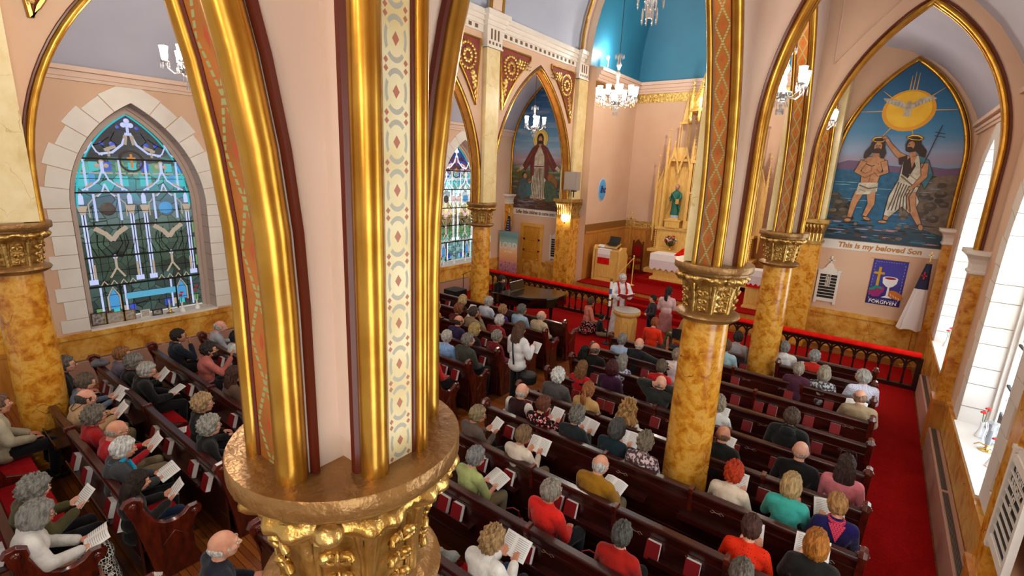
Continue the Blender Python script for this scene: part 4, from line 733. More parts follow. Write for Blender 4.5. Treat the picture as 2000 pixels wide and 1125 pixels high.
# ================================================================ PEWS
def pew_end_mesh():
    P = [(.10, 0), (.06, .3), (-.03, .80), (-.075, .93), (-.085, 1.0), (-.06, 1.045), (-.01, 1.05), (.035, 1.02), (.045, .97), (.03, .92), (.075, .80), (.14, .70), (.23, .635), (.33, .62), (.42, .65), (.47, .70), (.53, .70), (.555, .655), (.54, .61), (.50, .57), (.47, .45), (.48, .2), (.53, .06), (.53, 0)]
    m = MB().prism(P, lambda a, z: (-.035, a, z), lambda a, z: (.035, a, z))
    for yy, zz, r in ((-.02, 1.0, .04), (.505, .655, .036)):
        for q in (-1, 1): m.cyl((q * .03, yy, zz), (q * .05, yy, zz), r, r * .7, 12); m.cyl((q * .045, yy, zz), (q * .06, yy, zz), r * .4, r * .3, 8)
    m.tube([(0, a, z + .004) for a, z in P[4:19]], .042, 6, up=(1, 0, 0))
    for q in (-1, 1): m.prism([(.18, .12), (.42, .12), (.42, .42), (.3, .54), (.18, .42)], lambda a, z: (q * .034, a, z), lambda a, z: (q * .042, a, z))
    return m
ENDM = {}
def pew(x0, x1, y, label, group, ends=(True, True), divs=(), seat=True, motifs=None, racks=None, rack=True):
    e = empty('pew', (x0, y, 0), label=label, cat='pew', group=group); L = x1 - x0
    b = MB().prism([(-.005, .1), (.02, .1), (.012, .93), (-.012, .93)], lambda a, z: (0, a, z), lambda a, z: (L, a, z)); 
    for z, d in ((.80, .012), (.34, .012)): yy = -.006; b.bb((.02, yy - d, z - .02), (L - .02, yy + .01, z + .02))
    b.build('backrest', M_PEW, e, smooth=False, bevel=.004)
    t = MB().prism([(-.045, .915), (.045, .915), (.05, .94), (.035, .962), (-.035, .962), (-.05, .94)], lambda a, z: (0, a, z), lambda a, z: (L, a, z)); t.build('top_rail', M_PEW, e, ang=50)
    if seat:
        MB().bb((.02, .02, .40), (L - .02, .50, .435)).bb((.02, .44, .1), (L - .02, .46, .4)).build('seat', M_PEW, e, smooth=False)
        c = MB(); nseg = max(1, round(L / 2.4))
        c.prism([(.03, .436), (.495, .436), (.505, .455), (.495, .475), (.05, .475)], lambda a, z: (.03, a, z), lambda a, z: (L - .03, a, z)); c.build('seat_cushion', M_CUSH, e, ang=60)
    if rack:
        for a, c_ in racks or [(.5, L - .5)]: MB().bb((a, -.13, .60), (c_, .02, .62)).bb((a, -.14, .60), (c_, -.128, .665)).build('book_rack', M_PEW, e, smooth=False)
    for k, (xx, on) in enumerate(zip((0, L), ends)):
        if on:
            if 'm' not in ENDM: o = pew_end_mesh().build('pew_end', M_PEWE, e, ang=30, bevel=.006); ENDM['m'] = o
            else: o = ENDM['m'].copy(); COL.objects.link(o); o.parent = e
            o.location = (xx, 0, 0)
    for d in divs:
        dd = MB().prism([(.12, .1), (.50, .1), (.48, .5), (.2, .6), (.05, .985), (-.06, .985), (-.065, .93), (-.03, .8), (.05, .3)], lambda a, z: (d - x0 - .025, a, z), lambda a, z: (d - x0 + .025, a, z)); dd.build('divider', M_PEWE, e, smooth=False, bevel=.004)
    mo = motifs if motifs is not None else [x0 + .28, x1 - .28]
    for xx in mo:   # small carved knot in paler brown on the rear face
        if 'k' not in ENDM:
            g = MB()
            for q in (-1, 1): g.tube([(q * .012, -.018, .79), (q * .05, -.02, .81), (q * .075, -.02, .79), (q * .05, -.02, .775), (q * .02, -.02, .795), (0, -.02, .79)], .005, 4)
            o = g.build('carved_knot', mat('pale_brown_wood', '7a5a48', 0.4), e, ang=60); ENDM['k'] = o
        else: o = ENDM['k'].copy(); COL.objects.link(o); o.parent = e
        o.location = (xx - x0, 0, 0)
    return e
ROWR = [4.42 + .86 * n for n in range(-5, 7)]
for k, y in enumerate(ROWR):
    w = ['the aisle below the gallery', 'the great column'][0]
    nth = len(ROWR) - k
    pew(-4.3, .42, y, 'long dark mahogany pew of the right block, %s' % ('frontmost screen before the red carpet' if k == len(ROWR) - 1 else '%s row behind the frontmost' % ['first', 'second', 'third', 'fourth', 'fifth', 'sixth', 'seventh', 'eighth', 'ninth', 'tenth', 'eleventh', 'twelfth'][nth - 2]), 'pews of the right block', divs=(-2.85, -1.75, -.6) if k % 2 else (-2.3, -1.2), motifs=(-4.0, -2.6, -1.5, -.9, .15) if k % 2 else (-4.0, -2.05, -.9, .15), racks=[(.4, 1.3), (1.6, 2.6), (3.0, 3.9), (4.1, 4.4)])
pew(-2.3, -1.72, 10.4, 'short stub of pew between the slender column and the front screen', 'short front pews beside the columns', ends=(True, False), motifs=(), racks=[(.1, .5)])
pew(-1.12, .42, 10.4, 'short pew right of the slender column, second from the communion rail', 'short front pews beside the columns', racks=[(.3, .8)], motifs=(-.9,)); pew(-1.12, .42, 11.2, 'short pew right of the slender column, nearest the communion rail', 'short front pews beside the columns', racks=[(.3, 1.2)], motifs=())
ROWL = [1.19 + .843 * n for n in range(-2, 11)]
for k, y in enumerate(ROWL):
    pew(-10.35, -5.52, y, 'long dark pew of the left block, %s' % ('frontmost, near the grand piano' if k == len(ROWL) - 1 else '%s row behind the frontmost' % ['first', 'second', 'third', 'fourth', 'fifth', 'sixth', 'seventh', 'eighth', 'ninth', 'tenth', 'eleventh', 'twelfth'][len(ROWL) - k - 2]), 'pews of the left block', divs=(-7.9,), motifs=(-9.5, -6.2), racks=[(.5, 2.2), (2.7, 4.4)])
# ================================================================ COMMUNION RAIL
M_RW = mat('near_black_rail_wood', '1e0d0a', 0.35, col2='2c120d', scale=6, coat=0.2)
def rail(x0, x1, y, label):
    e = empty('communion_rail', (x0, y, 0), label=label, cat='rail', group='communion rails'); L = x1 - x0; n = round(L / .235); w = L / n
    MB().bb((0, -.06, .012), (L, .06, .10)).build('base_rail', M_RW, e, smooth=False)
    MB().bb((0, -.035, .70), (L, .035, .76)).bb((0, -.08, .76), (L, .08, .79)).build('top_rail', M_RW, e, smooth=False)
    MB().prism([(-.10, .79), (.10, .79), (.115, .81), (.105, .85), (.06, .875), (-.06, .875), (-.105, .85), (-.115, .81)], lambda a, z: (0, a, z), lambda a, z: (L, a, z)).build('velvet_cushion', M_RAILC, e, ang=50)
    bal = MB().bb((-.025, -.025, .10), (.025, .025, .2)).lathe([(.018, .2), (.026, .22), (.02, .25), (.017, .42), (.024, .45), (.03, .47), (.03, .49)], n=10).bb((-.034, -.034, .485), (.034, .034, .515)).bb((-.02, -.02, .515), (.02, .02, .70)); b0 = None
    am = MB(); A = arch(w / 2 - .012, .53, .69, 7); 
    for q in (0,): am.tube([(a, 0, z) for a, z in A], .021, 6, up=(0, 1, 0)); am.prism([(-w / 2, .66), (-.03, .705), (-w / 2, .705)], lambda a, z: (a, -.012, z), lambda a, z: (a, .012, z)); am.prism([(w / 2, .66), (w / 2, .705), (.03, .705)], lambda a, z: (a, -.012, z), lambda a, z: (a, .012, z))
    a0 = None
    for k in range(n + 1):
        if b0 is None: b0 = bal.build('baluster', M_RW, e, ang=40); o = b0
        else: o = b0.copy(); COL.objects.link(o); o.parent = e
        o.location = (k * w, 0, 0)
    for k in range(n):
        if a0 is None: a0 = am.build('arch_tracery', M_RW, e, ang=50); o = a0
        else: o = a0.copy(); COL.objects.link(o); o.parent = e
        o.location = ((k + .5) * w, 0, 0)
    for xx in (0, L): MB().bb((xx - .05, -.05, .012), (xx + .05, .05, .76)).build('post', M_RW, e, smooth=False)
    return e
rail(-11.7, -6.1, 13.65, 'dark Gothic communion rail with red cushion, left of the font behind the piano'); rail(-3.75, 1.24, 13.65, 'dark Gothic communion rail with red cushion, right side before the mural of the river')
# ================================================================ RADIATOR COVERS
def radiator(x, s, y0, y1, label, h=.45, d=.145):
    e = empty('radiator_cover', (x, y0, 0), label=label, cat='radiator', group='radiator covers'); L = y1 - y0
    MB().bb((0, 0, 0), (s * d, L, h)).build('casing', M_RAD, e, smooth=False, bevel=.006)
    n = max(1, round(L / 2.2)); g = MB(); f = MB()
    for k in range(n):
        a, b = L * k / n + .04, L * (k + 1) / n - .04; g.bb((s * (d - .095), a, h), (s * (d - .03), b, h + .003))
        for q in range(5): xx = s * (d - .09 + .0135 * q); f.bb((xx, a, h + .002), (xx + s * .004, b, h + .008))
    g.build('grille', M_GRILL, e, smooth=False); f.build('grille_bars', mat('grille_bar', '8a7a70', 0.4, 0.4), e, smooth=False); return e
ry = [(-3.7, .85, 'beneath the camera'), (1.2, 5.65, 'nearest, beside the wall hymn board'), (6.05, 10.5, 'in front of the middle window'), (10.9, 13.5, 'farthest, by the communion rail')]
for a, b, t in ry[1:]: radiator(WR - .035, -1, a, b, 'long low beige radiator cover on the window wall, ' + t)
for a, b, t in ((1.4, 5.6, 'under the large stained window'), (6.2, 10.4, 'along the middle of the far aisle'), (10.95, 13.3, 'beside the grand piano')): radiator(WL + .035, 1, a, b, 'beige radiator cover on the far side wall, ' + t, h=.5, d=.14)
# ================================================================ END WALL FITTINGS
def hymn_board(x, y, z, rz, lines, label, w=.5, h=.78, sc=1.0, below=(), n=8):
    e = empty('hymn_board', (x, y, z), rz, label, 'hymn board', 'white hymn boards'); e.scale = (sc, sc, sc)
    b = MB(); hw = w / 2
    for q in (-1, 1): b.bb((q * (hw + .03) - .03, -.05, -.08), (q * (hw + .03) + .03, 0, h + .05)); b.bb((q * (hw + .03) - .045, -.055, h + .03), (q * (hw + .03) + .045, 0, h + .07))
    b.bb((-hw, -.04, -.02), (hw, 0, .06)).bb((-hw, -.04, h - .06), (hw, 0, h + .02))
    b.prism([(-hw, h + .02), (hw, h + .02), (hw * .9, h + .06), (.1, h + .13), (.05, h + .24), (-.05, h + .24), (-.1, h + .13), (-hw * .9, h + .06)], lambda a, z_: (a, -.03, z_), lambda a, z_: (a, 0, z_)); b.build('frame', M_WHITE, e, smooth=False)
    c = MB().bb((-.018, -.03, h + .24), (.018, -.01, h + .42)).bb((-.065, -.03, h + .31), (.065, -.01, h + .345)); 
    for cx_, cz_ in ((0, h + .42), (-.065, h + .328), (.065, h + .328)): c.ell((cx_, -.02, cz_), (.024, .012, .024), 8, 6)
    c.build('cross', M_WHITE, e, smooth=False); MB().bb((-hw, -.02, .05), (hw, -.015, h - .05)).build('black_panel', M_BLACKM, e, smooth=False)
    s_ = MB(); hh = (h - .12) / n
    for k in range(n + 1): s_.bb((-hw, -.035, .055 + k * hh), (hw, -.018, .055 + k * hh + .014))
    s_.build('slat', M_WHITE, e, smooth=False)
    for k, t in enumerate(lines): text('number_card', t, hh * .95, (0, -.036, .055 + (n - k - .45) * hh), FR, M_WHITE, e, ext=.001, offset=.002)
    return e
hymn_board(-.88, YE - .005, 1.28, 0, ['417', '654', '184', '504'], 'white wooden hymn board with cross top below the river mural', w=.4, h=.8)
hymn_board(-9.72, YE - .005, 1.2, 0, ['417', '654', '184', '504'], 'white wooden hymn board with cross top between the oak door and the pier', w=.42, h=.82)
hymn_board(1.31, 5.38, 1.4, -PI / 2, ['TODAY', 'SUNDAY', '147', '38'], 'large white board on the window wall at the right edge of the photo', w=.55, h=.85)
# banner FORGIVEN
def banner():
    e = empty('banner', (.4, YE - .02, 1.4), label='purple felt banner reading FORGIVEN with chalice, cross, grapes and bread', cat='banner'); M_PUR = mat('purple_felt', '3f3a94', 0.85, col2='48429e'); 
    c = MB(); n = 16; Pf = []
    for k in range(n + 1): x = -.36 + .72 * k / n; Pf.append((x, -.012 * math.sin(k * 1.1) * .5))
    c.add([(x, y, 0) for x, y in Pf] + [(x, y, 1.2) for x, y in Pf], [(k, k + 1, n + 2 + k, n + 1 + k) for k in range(n)]); o = c.build('cloth', M_PUR, e); so = o.modifiers.new('s', 'SOLIDIFY'); so.thickness = .006
    MB().cyl((-.42, 0, 1.2), (.42, 0, 1.2), .01, n=8).build('rod', M_OAKD, e)
    fe = lambda nm, cl: mat('felt_' + nm, cl, 0.85)
    sh = [([(-.22, .45), (-.16, .45), (-.16, .80), (-.08, .80), (-.08, .86), (-.16, .86), (-.16, .99), (-.22, .99), (-.22, .86), (-.30, .86), (-.30, .80), (-.22, .80)], 0, 0), (blob(-.2, .3, .15, .1, 14, jag=.3), 1, 1), (blob(-.1, .4, .09, .09, 12, jag=.3), 1, 1), (blob(-.26, .42, .1, .04, rot=.5), 2, 2), (blob(-.15, .46, .1, .03, rot=-.4), 2, 2), (blob(.22, .3, .18, .1, 16, rot=-.4), 3, 1),
          ([(-.1, .72), (-.08, .58), (0, .5), (.04, .48), (.035, .26), (-.06, .2), (.18, .2), (.085, .26), (.08, .48), (.14, .51), (.21, .6), (.22, .72)], 4, 3), (blob(.06, .72, .16, .05, 20), 4, 4), (blob(.06, .72, .12, .03, 20), 5, 5)]
    for k in range(4): sh.append((limb([(.12 + k * .06, .33 - k * .03), (.15 + k * .06, .27 - k * .03)], .008), 6, 3))
    flat(e, 'felt_emblem', sh, [fe('gold', 'c89a28'), fe('magenta', '9a2a6a'), fe('teal', '1f8a7a'), fe('bread', 'c8702a'), fe('white', 'eeeaea'), fe('wine', '8a1a1a'), fe('crust', 'f0c890')], d0=-.016)
    st = MB()
    for a, b_ in (((-.31, .14), (-.31, 1.13)), ((.31, .14), (.31, 1.13)), ((-.31, 1.13), (.31, 1.13)), ((-.31, .14), (.31, .14))):
        for k in range(0, 24, 2): t0, t1 = k / 24, (k + 1) / 24; st.cyl((a[0] + (b_[0] - a[0]) * t0, -.013, a[1] + (b_[1] - a[1]) * t0), (a[0] + (b_[0] - a[0]) * t1, -.013, a[1] + (b_[1] - a[1]) * t1), .003, n=4)
    st.build('stitching', M_LINEN, e); text('lettering', 'FORGIVEN', .125, (0, -.018, .07), FR, M_LINEN, e, offset=.002, sx=1.0)
banner()
# flags on poles
def flag(x, y, label, stars, ztop=2.95, rz=0):
    e = empty('flag', (x, y, 0), rz, label, 'flag'); MB().cyl((0, 0, .02), (0, 0, ztop - .25), .014, n=8).build('pole', M_OAKD if stars else M_BRASS, e); MB().lathe([(.13, 0), (.13, .02), (.05, .05), (.02, .09)], n=16).build('base', M_BRASS, e)
    f = MB()
    if stars: f.ell((0, 0, ztop - .2), (.03, .03, .05), 8, 6); f.cyl((0, 0, ztop - .16), (0, 0, ztop), .02, .004)
    else: f.bb((-.008, -.006, ztop - .25), (.008, .006, ztop)); f.bb((-.05, -.006, ztop - .1), (.05, .006, ztop - .08))
    f.build('finial', M_BRASS, e)
    n, m = 20, 8; cl = MB(); zt, zb_ = ztop - .3, .95 if not stars else 1.3; vs = []
    for j in range(m + 1):
        t = j / m; z = zt + (zb_ - zt) * t; w = .05 + .17 * t
        for i in range(n):
            a = 2 * PI * i / n; r = w * (1 + .22 * math.sin(a * 5)); vs.append((r * math.cos(a) - .10 * t, r * .35 * math.sin(a), z + (.03 * math.sin(a * 3) if j == m else 0)))
    cl.add(vs, [(j * n + i, j * n + (i + 1) % n, (j + 1) * n + (i + 1) % n, (j + 1) * n + i) for j in range(m) for i in range(n)])
    navy = mat('flag_navy', '1c2244', 0.7); red_ = mat('flag_red', 'b4282c', 0.7); wht = mat('flag_white', 'e6dcd8', 0.75)
    for k in range(len(cl.f)): row = k // n; cl.m[k] = (0 if row < 3 else 1) if not stars else (0 if row < 6 else (1 if (k % n) % 4 < 2 else 2))
    cl.build('cloth', [navy, wht, red_], e, ang=60)
    q = MB()
    if stars:
        for j in range(9):
            for i in range(3): t = .1 + j * .07; q.ell((-.05 * t + (i - 1) * .045 * (t + .5), -(.05 + .17 * t) * .42 - .008, zt + (zb_ - zt) * t), (.011, .005, .011), 6, 4)
        q.build('stars', M_LINEN, e)
    else:
        q.bb((-.06, -.07, zt - .38), (-.03, -.055, zt - .2)).bb((-.10, -.07, zt - .31), (.01, -.055, zt - .275)); q.build('red_cross', red_, e, smooth=False)
        MB().tube([(.22 * math.cos(2 * PI * i / 20) * (1 + .22 * math.sin(2 * PI * i / 20 * 5)) - .10, .077 * math.sin(2 * PI * i / 20), zb_ + .03 * math.sin(2 * PI * i / 20 * 3)) for i in range(20)], .012, 5, closed=True).build('fringe', mat('gold_fringe', 'c89828', 0.6), e)
    return e
flag(1.12, 15.45, 'furled white flag with navy corner and red cross in the right corner', False)
flag(-11.62, 15.3, 'furled flag of white stars on navy behind the tall poster stand', True, ztop=3.0)
# door
e = empty('door_1', (-10.87, YE, 0), kind='structure')
M_DR = mat('honey_oak_door', 'dc9a30', 0.35, col2='e8ac44', scale=3, stretch=(6, 6, 1), coat=0.2)
d = MB().bb((-.52, -.04, 0), (-.40, 0, 2.42)).bb((.40, -.04, 0), (.52, 0, 2.42)).bb((-.54, -.05, 2.32), (.54, 0, 2.45)); d.build('door_frame', M_DR, e, smooth=False)
d = MB().bb((-.40, -.012, 0), (.40, 0, 2.32)); k = 0
for z in (.06, .5, .94, 1.38, 1.82): d.bb((-.3, -.02, z + .04), (.3, -.012, z + .36)); d.bb((-.4, -.028, z - .04), (.4, -.012, z + .03))
for q in (-1, 1): d.bb((q * .4, -.028, 0), (q * .31, -.012, 2.32))
dl = d.build('door_leaf', mat('orange_oak_door', 'd89630', 0.35, col2='ca8626', scale=3, stretch=(6, 6, 1)), e, smooth=False); MB().ell((.33, -.06, 1.05), (.03, .03, .03)).build('door_handle', M_BRASS, dl)
# poster stand
e = empty('roll_up_banner', (-11.45, 15.1, 0), label='tall LORD poster stand with sunset sky and pink flower meadow', cat='poster')
pm_ = sky_mat('sunset_meadow_print', [(0, '7a6460'), (.12, 'b8809a'), (.25, 'd090a8'), (.38, 'e8a480'), (.5, 'f8bc78'), (.62, 'f8ccA0'), (.75, 'a8ccbc'), (.9, '6a9a98'), (1, '7aa6a8')], .35, 2.1, .15, scale=6, sx=6)
MB().bb((-.44, -.01, .3), (.44, 0, 2.1)).build('print', pm_, e, smooth=False); MB().bb((-.46, -.05, .0), (.46, .05, .08)).bb((-.46, -.015, 2.1), (.46, .01, 2.13)).cyl((0, .03, .05), (0, .03, 2.1), .012).build('stand', mat('silver_metal', '9a9a9a', .3, .8), e, smooth=False)
text('lettering', 'LORD', .36, (0, -.014, 1.55), FR, M_LINEN, e, offset=.002, sx=.92); text('lettering', 'IS RISEN', .085, (0, -.014, 1.32), FR, M_LINEN, e, offset=.001, sp=1.1)
fl = MB(); rn = random.Random(8)
for k in range(120): x = -.42 + rn.random() * .84; z = .34 + rn.random() * .55; fl.add([(x - .008, -.0125, z), (x + .008, -.0125, z), (x + .012, -.0125, z + .03 + .04 * rn.random()), (x - .012, -.0125, z + .05)], [(0, 1, 2, 3)], k % 3)
fl.build('flower_print', [mat('print_pink', 'c87a9a', .7), mat('print_mauve', '9a5a78', .7), mat('print_dark_stem', '3c3a30', .7)], e, smooth=False)
# wall medallion
e = empty('wall_medallion', (CX0 + .005, 16.95, 3.87), PI / 2, 'oval blue medallion with dark monogram on the chancel side wall', 'medallion'); MB().ell((0, -.0, 0), (.34, .03, .44), 28, 8).build('rim', mat('pale_lilac_rim', 'b4b6d4', .5), e); MB().ell((0, -.012, 0), (.29, .032, .385), 28, 8).build('disc', mat('sky_blue_disc', '4aa0d8', .4), e); text('monogram', 'ihc', .36, (0, -.046, .0), FR, mat('ink_blue', '1c2a6a', .5), e, offset=.012, shear=.15)
# speaker on the chancel pier
e = empty('loudspeaker', (-8.72, 15.1, 3.85), label='pale grey box loudspeaker on the pier beside the left mural', cat='speaker'); MB().bb((-.24, -.25, 0), (.24, .05, .62)).build('cabinet', mat('warm_grey', '9c8f86', .6), e, smooth=False, bevel=.012); MB().bb((-.21, -.262, .03), (.21, -.25, .59)).build('grille', mat('grey_cloth', 'a89a90', .9), e, smooth=False); MB().cyl((0, .05, -.25), (0, .05, 0), .02).bb((-.08, .0, -.05), (.08, .12, 0)).build('bracket', M_BLACKM, e)
# ================================================================ CHANDELIERS
def glassm(name, tint, es): 
    m = mat(name, tint, 0.08, emit=(1, .97, .93), es=es); m.node_tree.nodes['Principled BSDF'].inputs['Specular IOR Level'].default_value = 1.0; return m
M_CRY = bpy.data.materials.new('cut_crystal'); M_CRY.use_nodes = True; _b = M_CRY.node_tree.nodes['Principled BSDF']; _b.inputs['Base Color'].default_value = (.95, .95, .97, 1); _b.inputs['Roughness'].default_value = .05; _b.inputs['Transmission Weight'].default_value = .75; _b.inputs['IOR'].default_value = 1.5
M_SHADE = mat('lit_frosted_shade', 'ffffff', .4, emit=(1, .95, .88), es=14)
M_AMB = mat('amber_bead', 'd08a4a', .15); M_STEEL = mat('dark_chain', '4a3c34', .4, .6)
def chandelier(x, y, z, arms, R, label, power, top, big=False):
    """z = level of the candle shades"""
    e = empty('chandelier', (x, y, z), label=label, cat='chandelier', group='crystal chandeliers')
    c = MB().lathe([(.015, -.36), (.035, -.34), (.02, -.3), (.03, -.24), (.05, -.2), (.10, -.13), (.13, -.10), (.12, -.08), (.05, -.06), (.03, 0), (.045, .05), (.03, .10), (.025, .16), (.055, .21), (.055, .25), (.025, .3), (.03, .4), (.045, .45), (.05, .5), (.02, .56)] + ([(.03, .6), (.06, .68), (.03, .76), (.035, .86), (.02, .92)] if arms > 6 else []), n=16); c.build('stem', M_CRY, e)
    d0 = am = None
    for rr, zz, k in ((.05, -.30, 8), (.09, -.2, 8), (.1, .52 if arms < 6 else .9, 10)):
        for i in range(k):
            a = 2 * PI * i / k
            if d0 is None: d0 = MB().ell((0, 0, 0), (.008, .008, .05), 5, 4).build('crystal_drop', M_CRY, e); w = d0
            else: w = d0.copy(); COL.objects.link(w); w.parent = e
            w.location = (rr * math.cos(a), rr * math.sin(a), zz - .05)
    for k in range(arms):
        a = 2 * PI * (k + .5) / arms
        if am is None:
            am = MB().tube([(.05, 0, -.06), (R * .35, 0, -.16), (R * .65, 0, -.17), (R * .92, 0, -.10), (R, 0, -.03)], .012, 6).lathe([(.03, -.03), (.055, -.015), (.06, 0), (.02, .0)], (R, 0, 0), 12).build('arm', M_CRY, e)
            for i in range(6):
                b_ = 2 * PI * i / 6
                if i == 0: dp = MB().ell((0, 0, 0), (.008, .008, .05), 5, 4).build('crystal_drop', M_CRY, am); w = dp
                else: w = dp.copy(); COL.objects.link(w); w.parent = am
                w.location = (R + .055 * math.cos(b_), .055 * math.sin(b_), -.07)
            MB().lathe([(.032, .01), (.045, .05), (.05, .14), (.06, .21)], (R, 0, 0), 12).build('shade', M_SHADE, am); am.rotation_euler = (0, 0, a)
        else: copy_tree(am, rz=a, parent=e)
    MB().cyl((0, 0, .55), (0, 0, top - z), .008, n=6).build('chain', M_STEEL, e)
    p = pt('chandelier_light', (x, y, z + .12), power, r=.25); return e
PW = 75
for y, t in ((3.5, 'by the large stained window'), (13.1, 'before the left mural')): chandelier(-9.11, y, 5.86, 5, .3, 'small crystal chandelier hung in the far arcade arch ' + t, PW, 7.45)
chandelier(-9.11, 8.3, 5.86, 5, .3, 'small crystal chandelier in the far arcade hidden behind the nearest column', PW, 7.45)
chandelier(-1.48, 3.42, 5.84, 5, .3, 'nearest crystal chandelier, cut off by the top of the photo', PW, 7.45)
chandelier(-1.45, 8.3, 5.78, 5, .3, 'crystal chandelier between the two slender columns of the near arcade', PW, 7.45); chandelier(-1.45, 13.1, 5.78, 5, .3, 'farthest crystal chandelier of the near arcade beside the river mural', PW, 7.45)
chandelier(-5.28, 10.8, 6.15, 10, .42, 'ten light crystal chandelier with amber beads hanging over the nave', 190, 12.2)
# bead fringe on the large one
big = [o for o in bpy.data.objects if o.name.startswith('chandelier') and o.get('label', '').startswith('ten')][0]; ab = MB().ell((0, 0, 0), (.014, .014, .019), 6, 5).build('amber_bead', M_AMB, big)
for k in range(30):
    w = ab if k == 0 else ab.copy()
    if k: COL.objects.link(w); w.parent = big
    a = 2 * PI * k / 30; w.location = (.42 * math.cos(a), .42 * math.sin(a), -.14 - .04 * (k % 2))
# wall lamp beneath the pier capital
e = empty('wall_lamp', (-8.98, 15.1, 2.86), label='glass wall lamp glowing under the gilt capital of the chancel pier', cat='lamp'); MB().lathe([(.04, -.12), (.1, -.08), (.13, 0), (.12, .1), (.1, .12)], n=16).build('shade', M_SHADE, e); MB().cyl((0, 0, -.2), (0, 0, -.1), .02, .03).cyl((0, .0, -.1), (0, .12, -.1), .015).build('bracket', M_BRASS, e); pt('wall_lamp_light', (-8.98, 15.0, 2.95), 12, r=.1)
# concealed lamp behind the chancel arch
e = empty('chancel_lamp', (-8.3, 16.1, 8.2), label='small bare lamp glowing on the chancel cornice behind the arch', cat='lamp'); MB().ell((0, 0, .06), (.05, .05, .07)).build('bulb', M_SHADE, e); MB().cyl((0, 0, -.22), (0, 0, 0), .03).build('socket', M_WHITE, e); pt('chancel_lamp_light', (-8.15, 16.2, 8.35), 60, (1, .95, .9)); pt('chancel_lamp_light', (-2.4, 16.2, 8.35), 60, (1, .95, .9)); pt('altar_light', (-5.28, 16.0, 7.0), 230, (1, .88, .72))
# ================================================================ ALTAR FURNITURE
def gothic_spire(m, x, y, z0, h, r, crockets=True):
    m.add([(x - r, y - r, z0), (x + r, y - r, z0), (x + r, y + r, z0), (x - r, y + r, z0), (x, y, z0 + h)], [(3, 2, 1, 0), (0, 1, 4), (1, 2, 4), (2, 3, 4), (3, 0, 4)])
    if crockets:
        for k in range(1, 6):
            t = k / 7; rr = r * (1 - t) + .012
            for dx, dy in ((-1, -1), (1, -1), (1, 1), (-1, 1)): m.ell((x + dx * rr, y + dy * rr, z0 + h * t), (.02, .02, .02), 6, 4)
    m.ell((x, y, z0 + h), (.03, .03, .035), 8, 6); m.bb((x - .035, y - .01, z0 + h + .02), (x + .035, y + .01, z0 + h + .04)); m.bb((x - .01, y - .01, z0 + h), (x + .01, y + .01, z0 + h + .09))
def pinnacle(m, x, y, z0, z1, zt, r=.05):
    m.bb((x - r, y - r, z0), (x + r, y + r, z1)); m.bb((x - r - .02, y - r - .02, z1), (x + r + .02, y + r + .02, z1 + .03)); gothic_spire(m, x, y, z1 + .03, zt - z1, r)
def gable(m, x, y, z, w, h, t=.03):
    """pierced crocketed gable over a pointed opening"""
    m.tube([(x - w, y, z), (x, y, z + h), (x + w, y, z)], t, 6, up=(0, 1, 0)); A = arch(w * .8, z - .06, z + h * .55, 6); m.tube([(x + a, y, zz) for a, zz in A], t * .6, 6, up=(0, 1, 0))
    P = [(a, zz) for a, zz in A]; m.prism([(-w, z - .02)] + [(-w * .8, z - .06)] + P[1:7] + [(0, z + h * .55)] + [(0, z + h)], lambda a, zz: (x + a, y - .01, zz), lambda a, zz: (x + a, y + .01, zz)); m.prism([(w, z - .02), (0, z + h), (0, z + h * .55)] + P[8:][:6] + [(w * .8, z - .06)], lambda a, zz: (x + a, y - .01, zz), lambda a, zz: (x + a, y + .01, zz))
    for k in range(1, 5):
        for q in (-1, 1): m.ell((x + q * w * (1 - k / 5), y, z + h * k / 5 + t), (.025, .02, .025), 6, 4)
    m.cyl((x, y, z + h), (x, y, z + h + .12), .02, .006, 6); m.ell((x, y, z + h + .1), (.035, .02, .03), 6, 5)
RY = 18.75
rd = empty('high_altar', (-5.2, RY, FZ + .16), label='towering pale oak Gothic high altar with spires, niches and crocketed gables', cat='altar')
zf = FZ + .16
b = MB().bb((-1.95, -.45, 0), (1.95, .4, .16)).bb((-1.75, -.35, .16), (1.75, .4, .86)).bb((-1.9, -.42, .84), (1.9, .42, .94))
for k in range(9): b.bb((-1.7 + k * .38, -.37, .22), (-1.42 + k * .38, -.345, .78))
b.build('altar_base', M_OAKD, rd, smooth=False, bevel=.006)
b = MB().bb((-1.7, -.1, .94), (1.7, .4, 1.72)).bb((-1.78, -.16, 1.70), (1.78, .42, 1.80))
for sx in (-1, 1):
    b.bb((sx * 1.15 - .32, -.12, 1.05), (sx * 1.15 + .32, -.09, 1.6)); b.tube([(sx * 1.15 + a, -.13, z) for a, z in arch(.26, 1.1, 1.5, 8)], .018, 6, up=(0, 1, 0))
    for k in range(10): b.ell((sx * 1.72, -.16, .98 + k * .08), (.03, .03, .04), 6, 4)
for k in range(24): b.bb((-1.7 + k * .145, -.17, 1.74), (-1.64 + k * .145, -.155, 1.79))
b.build('retable', M_OAKD, rd, smooth=False, bevel=.004)
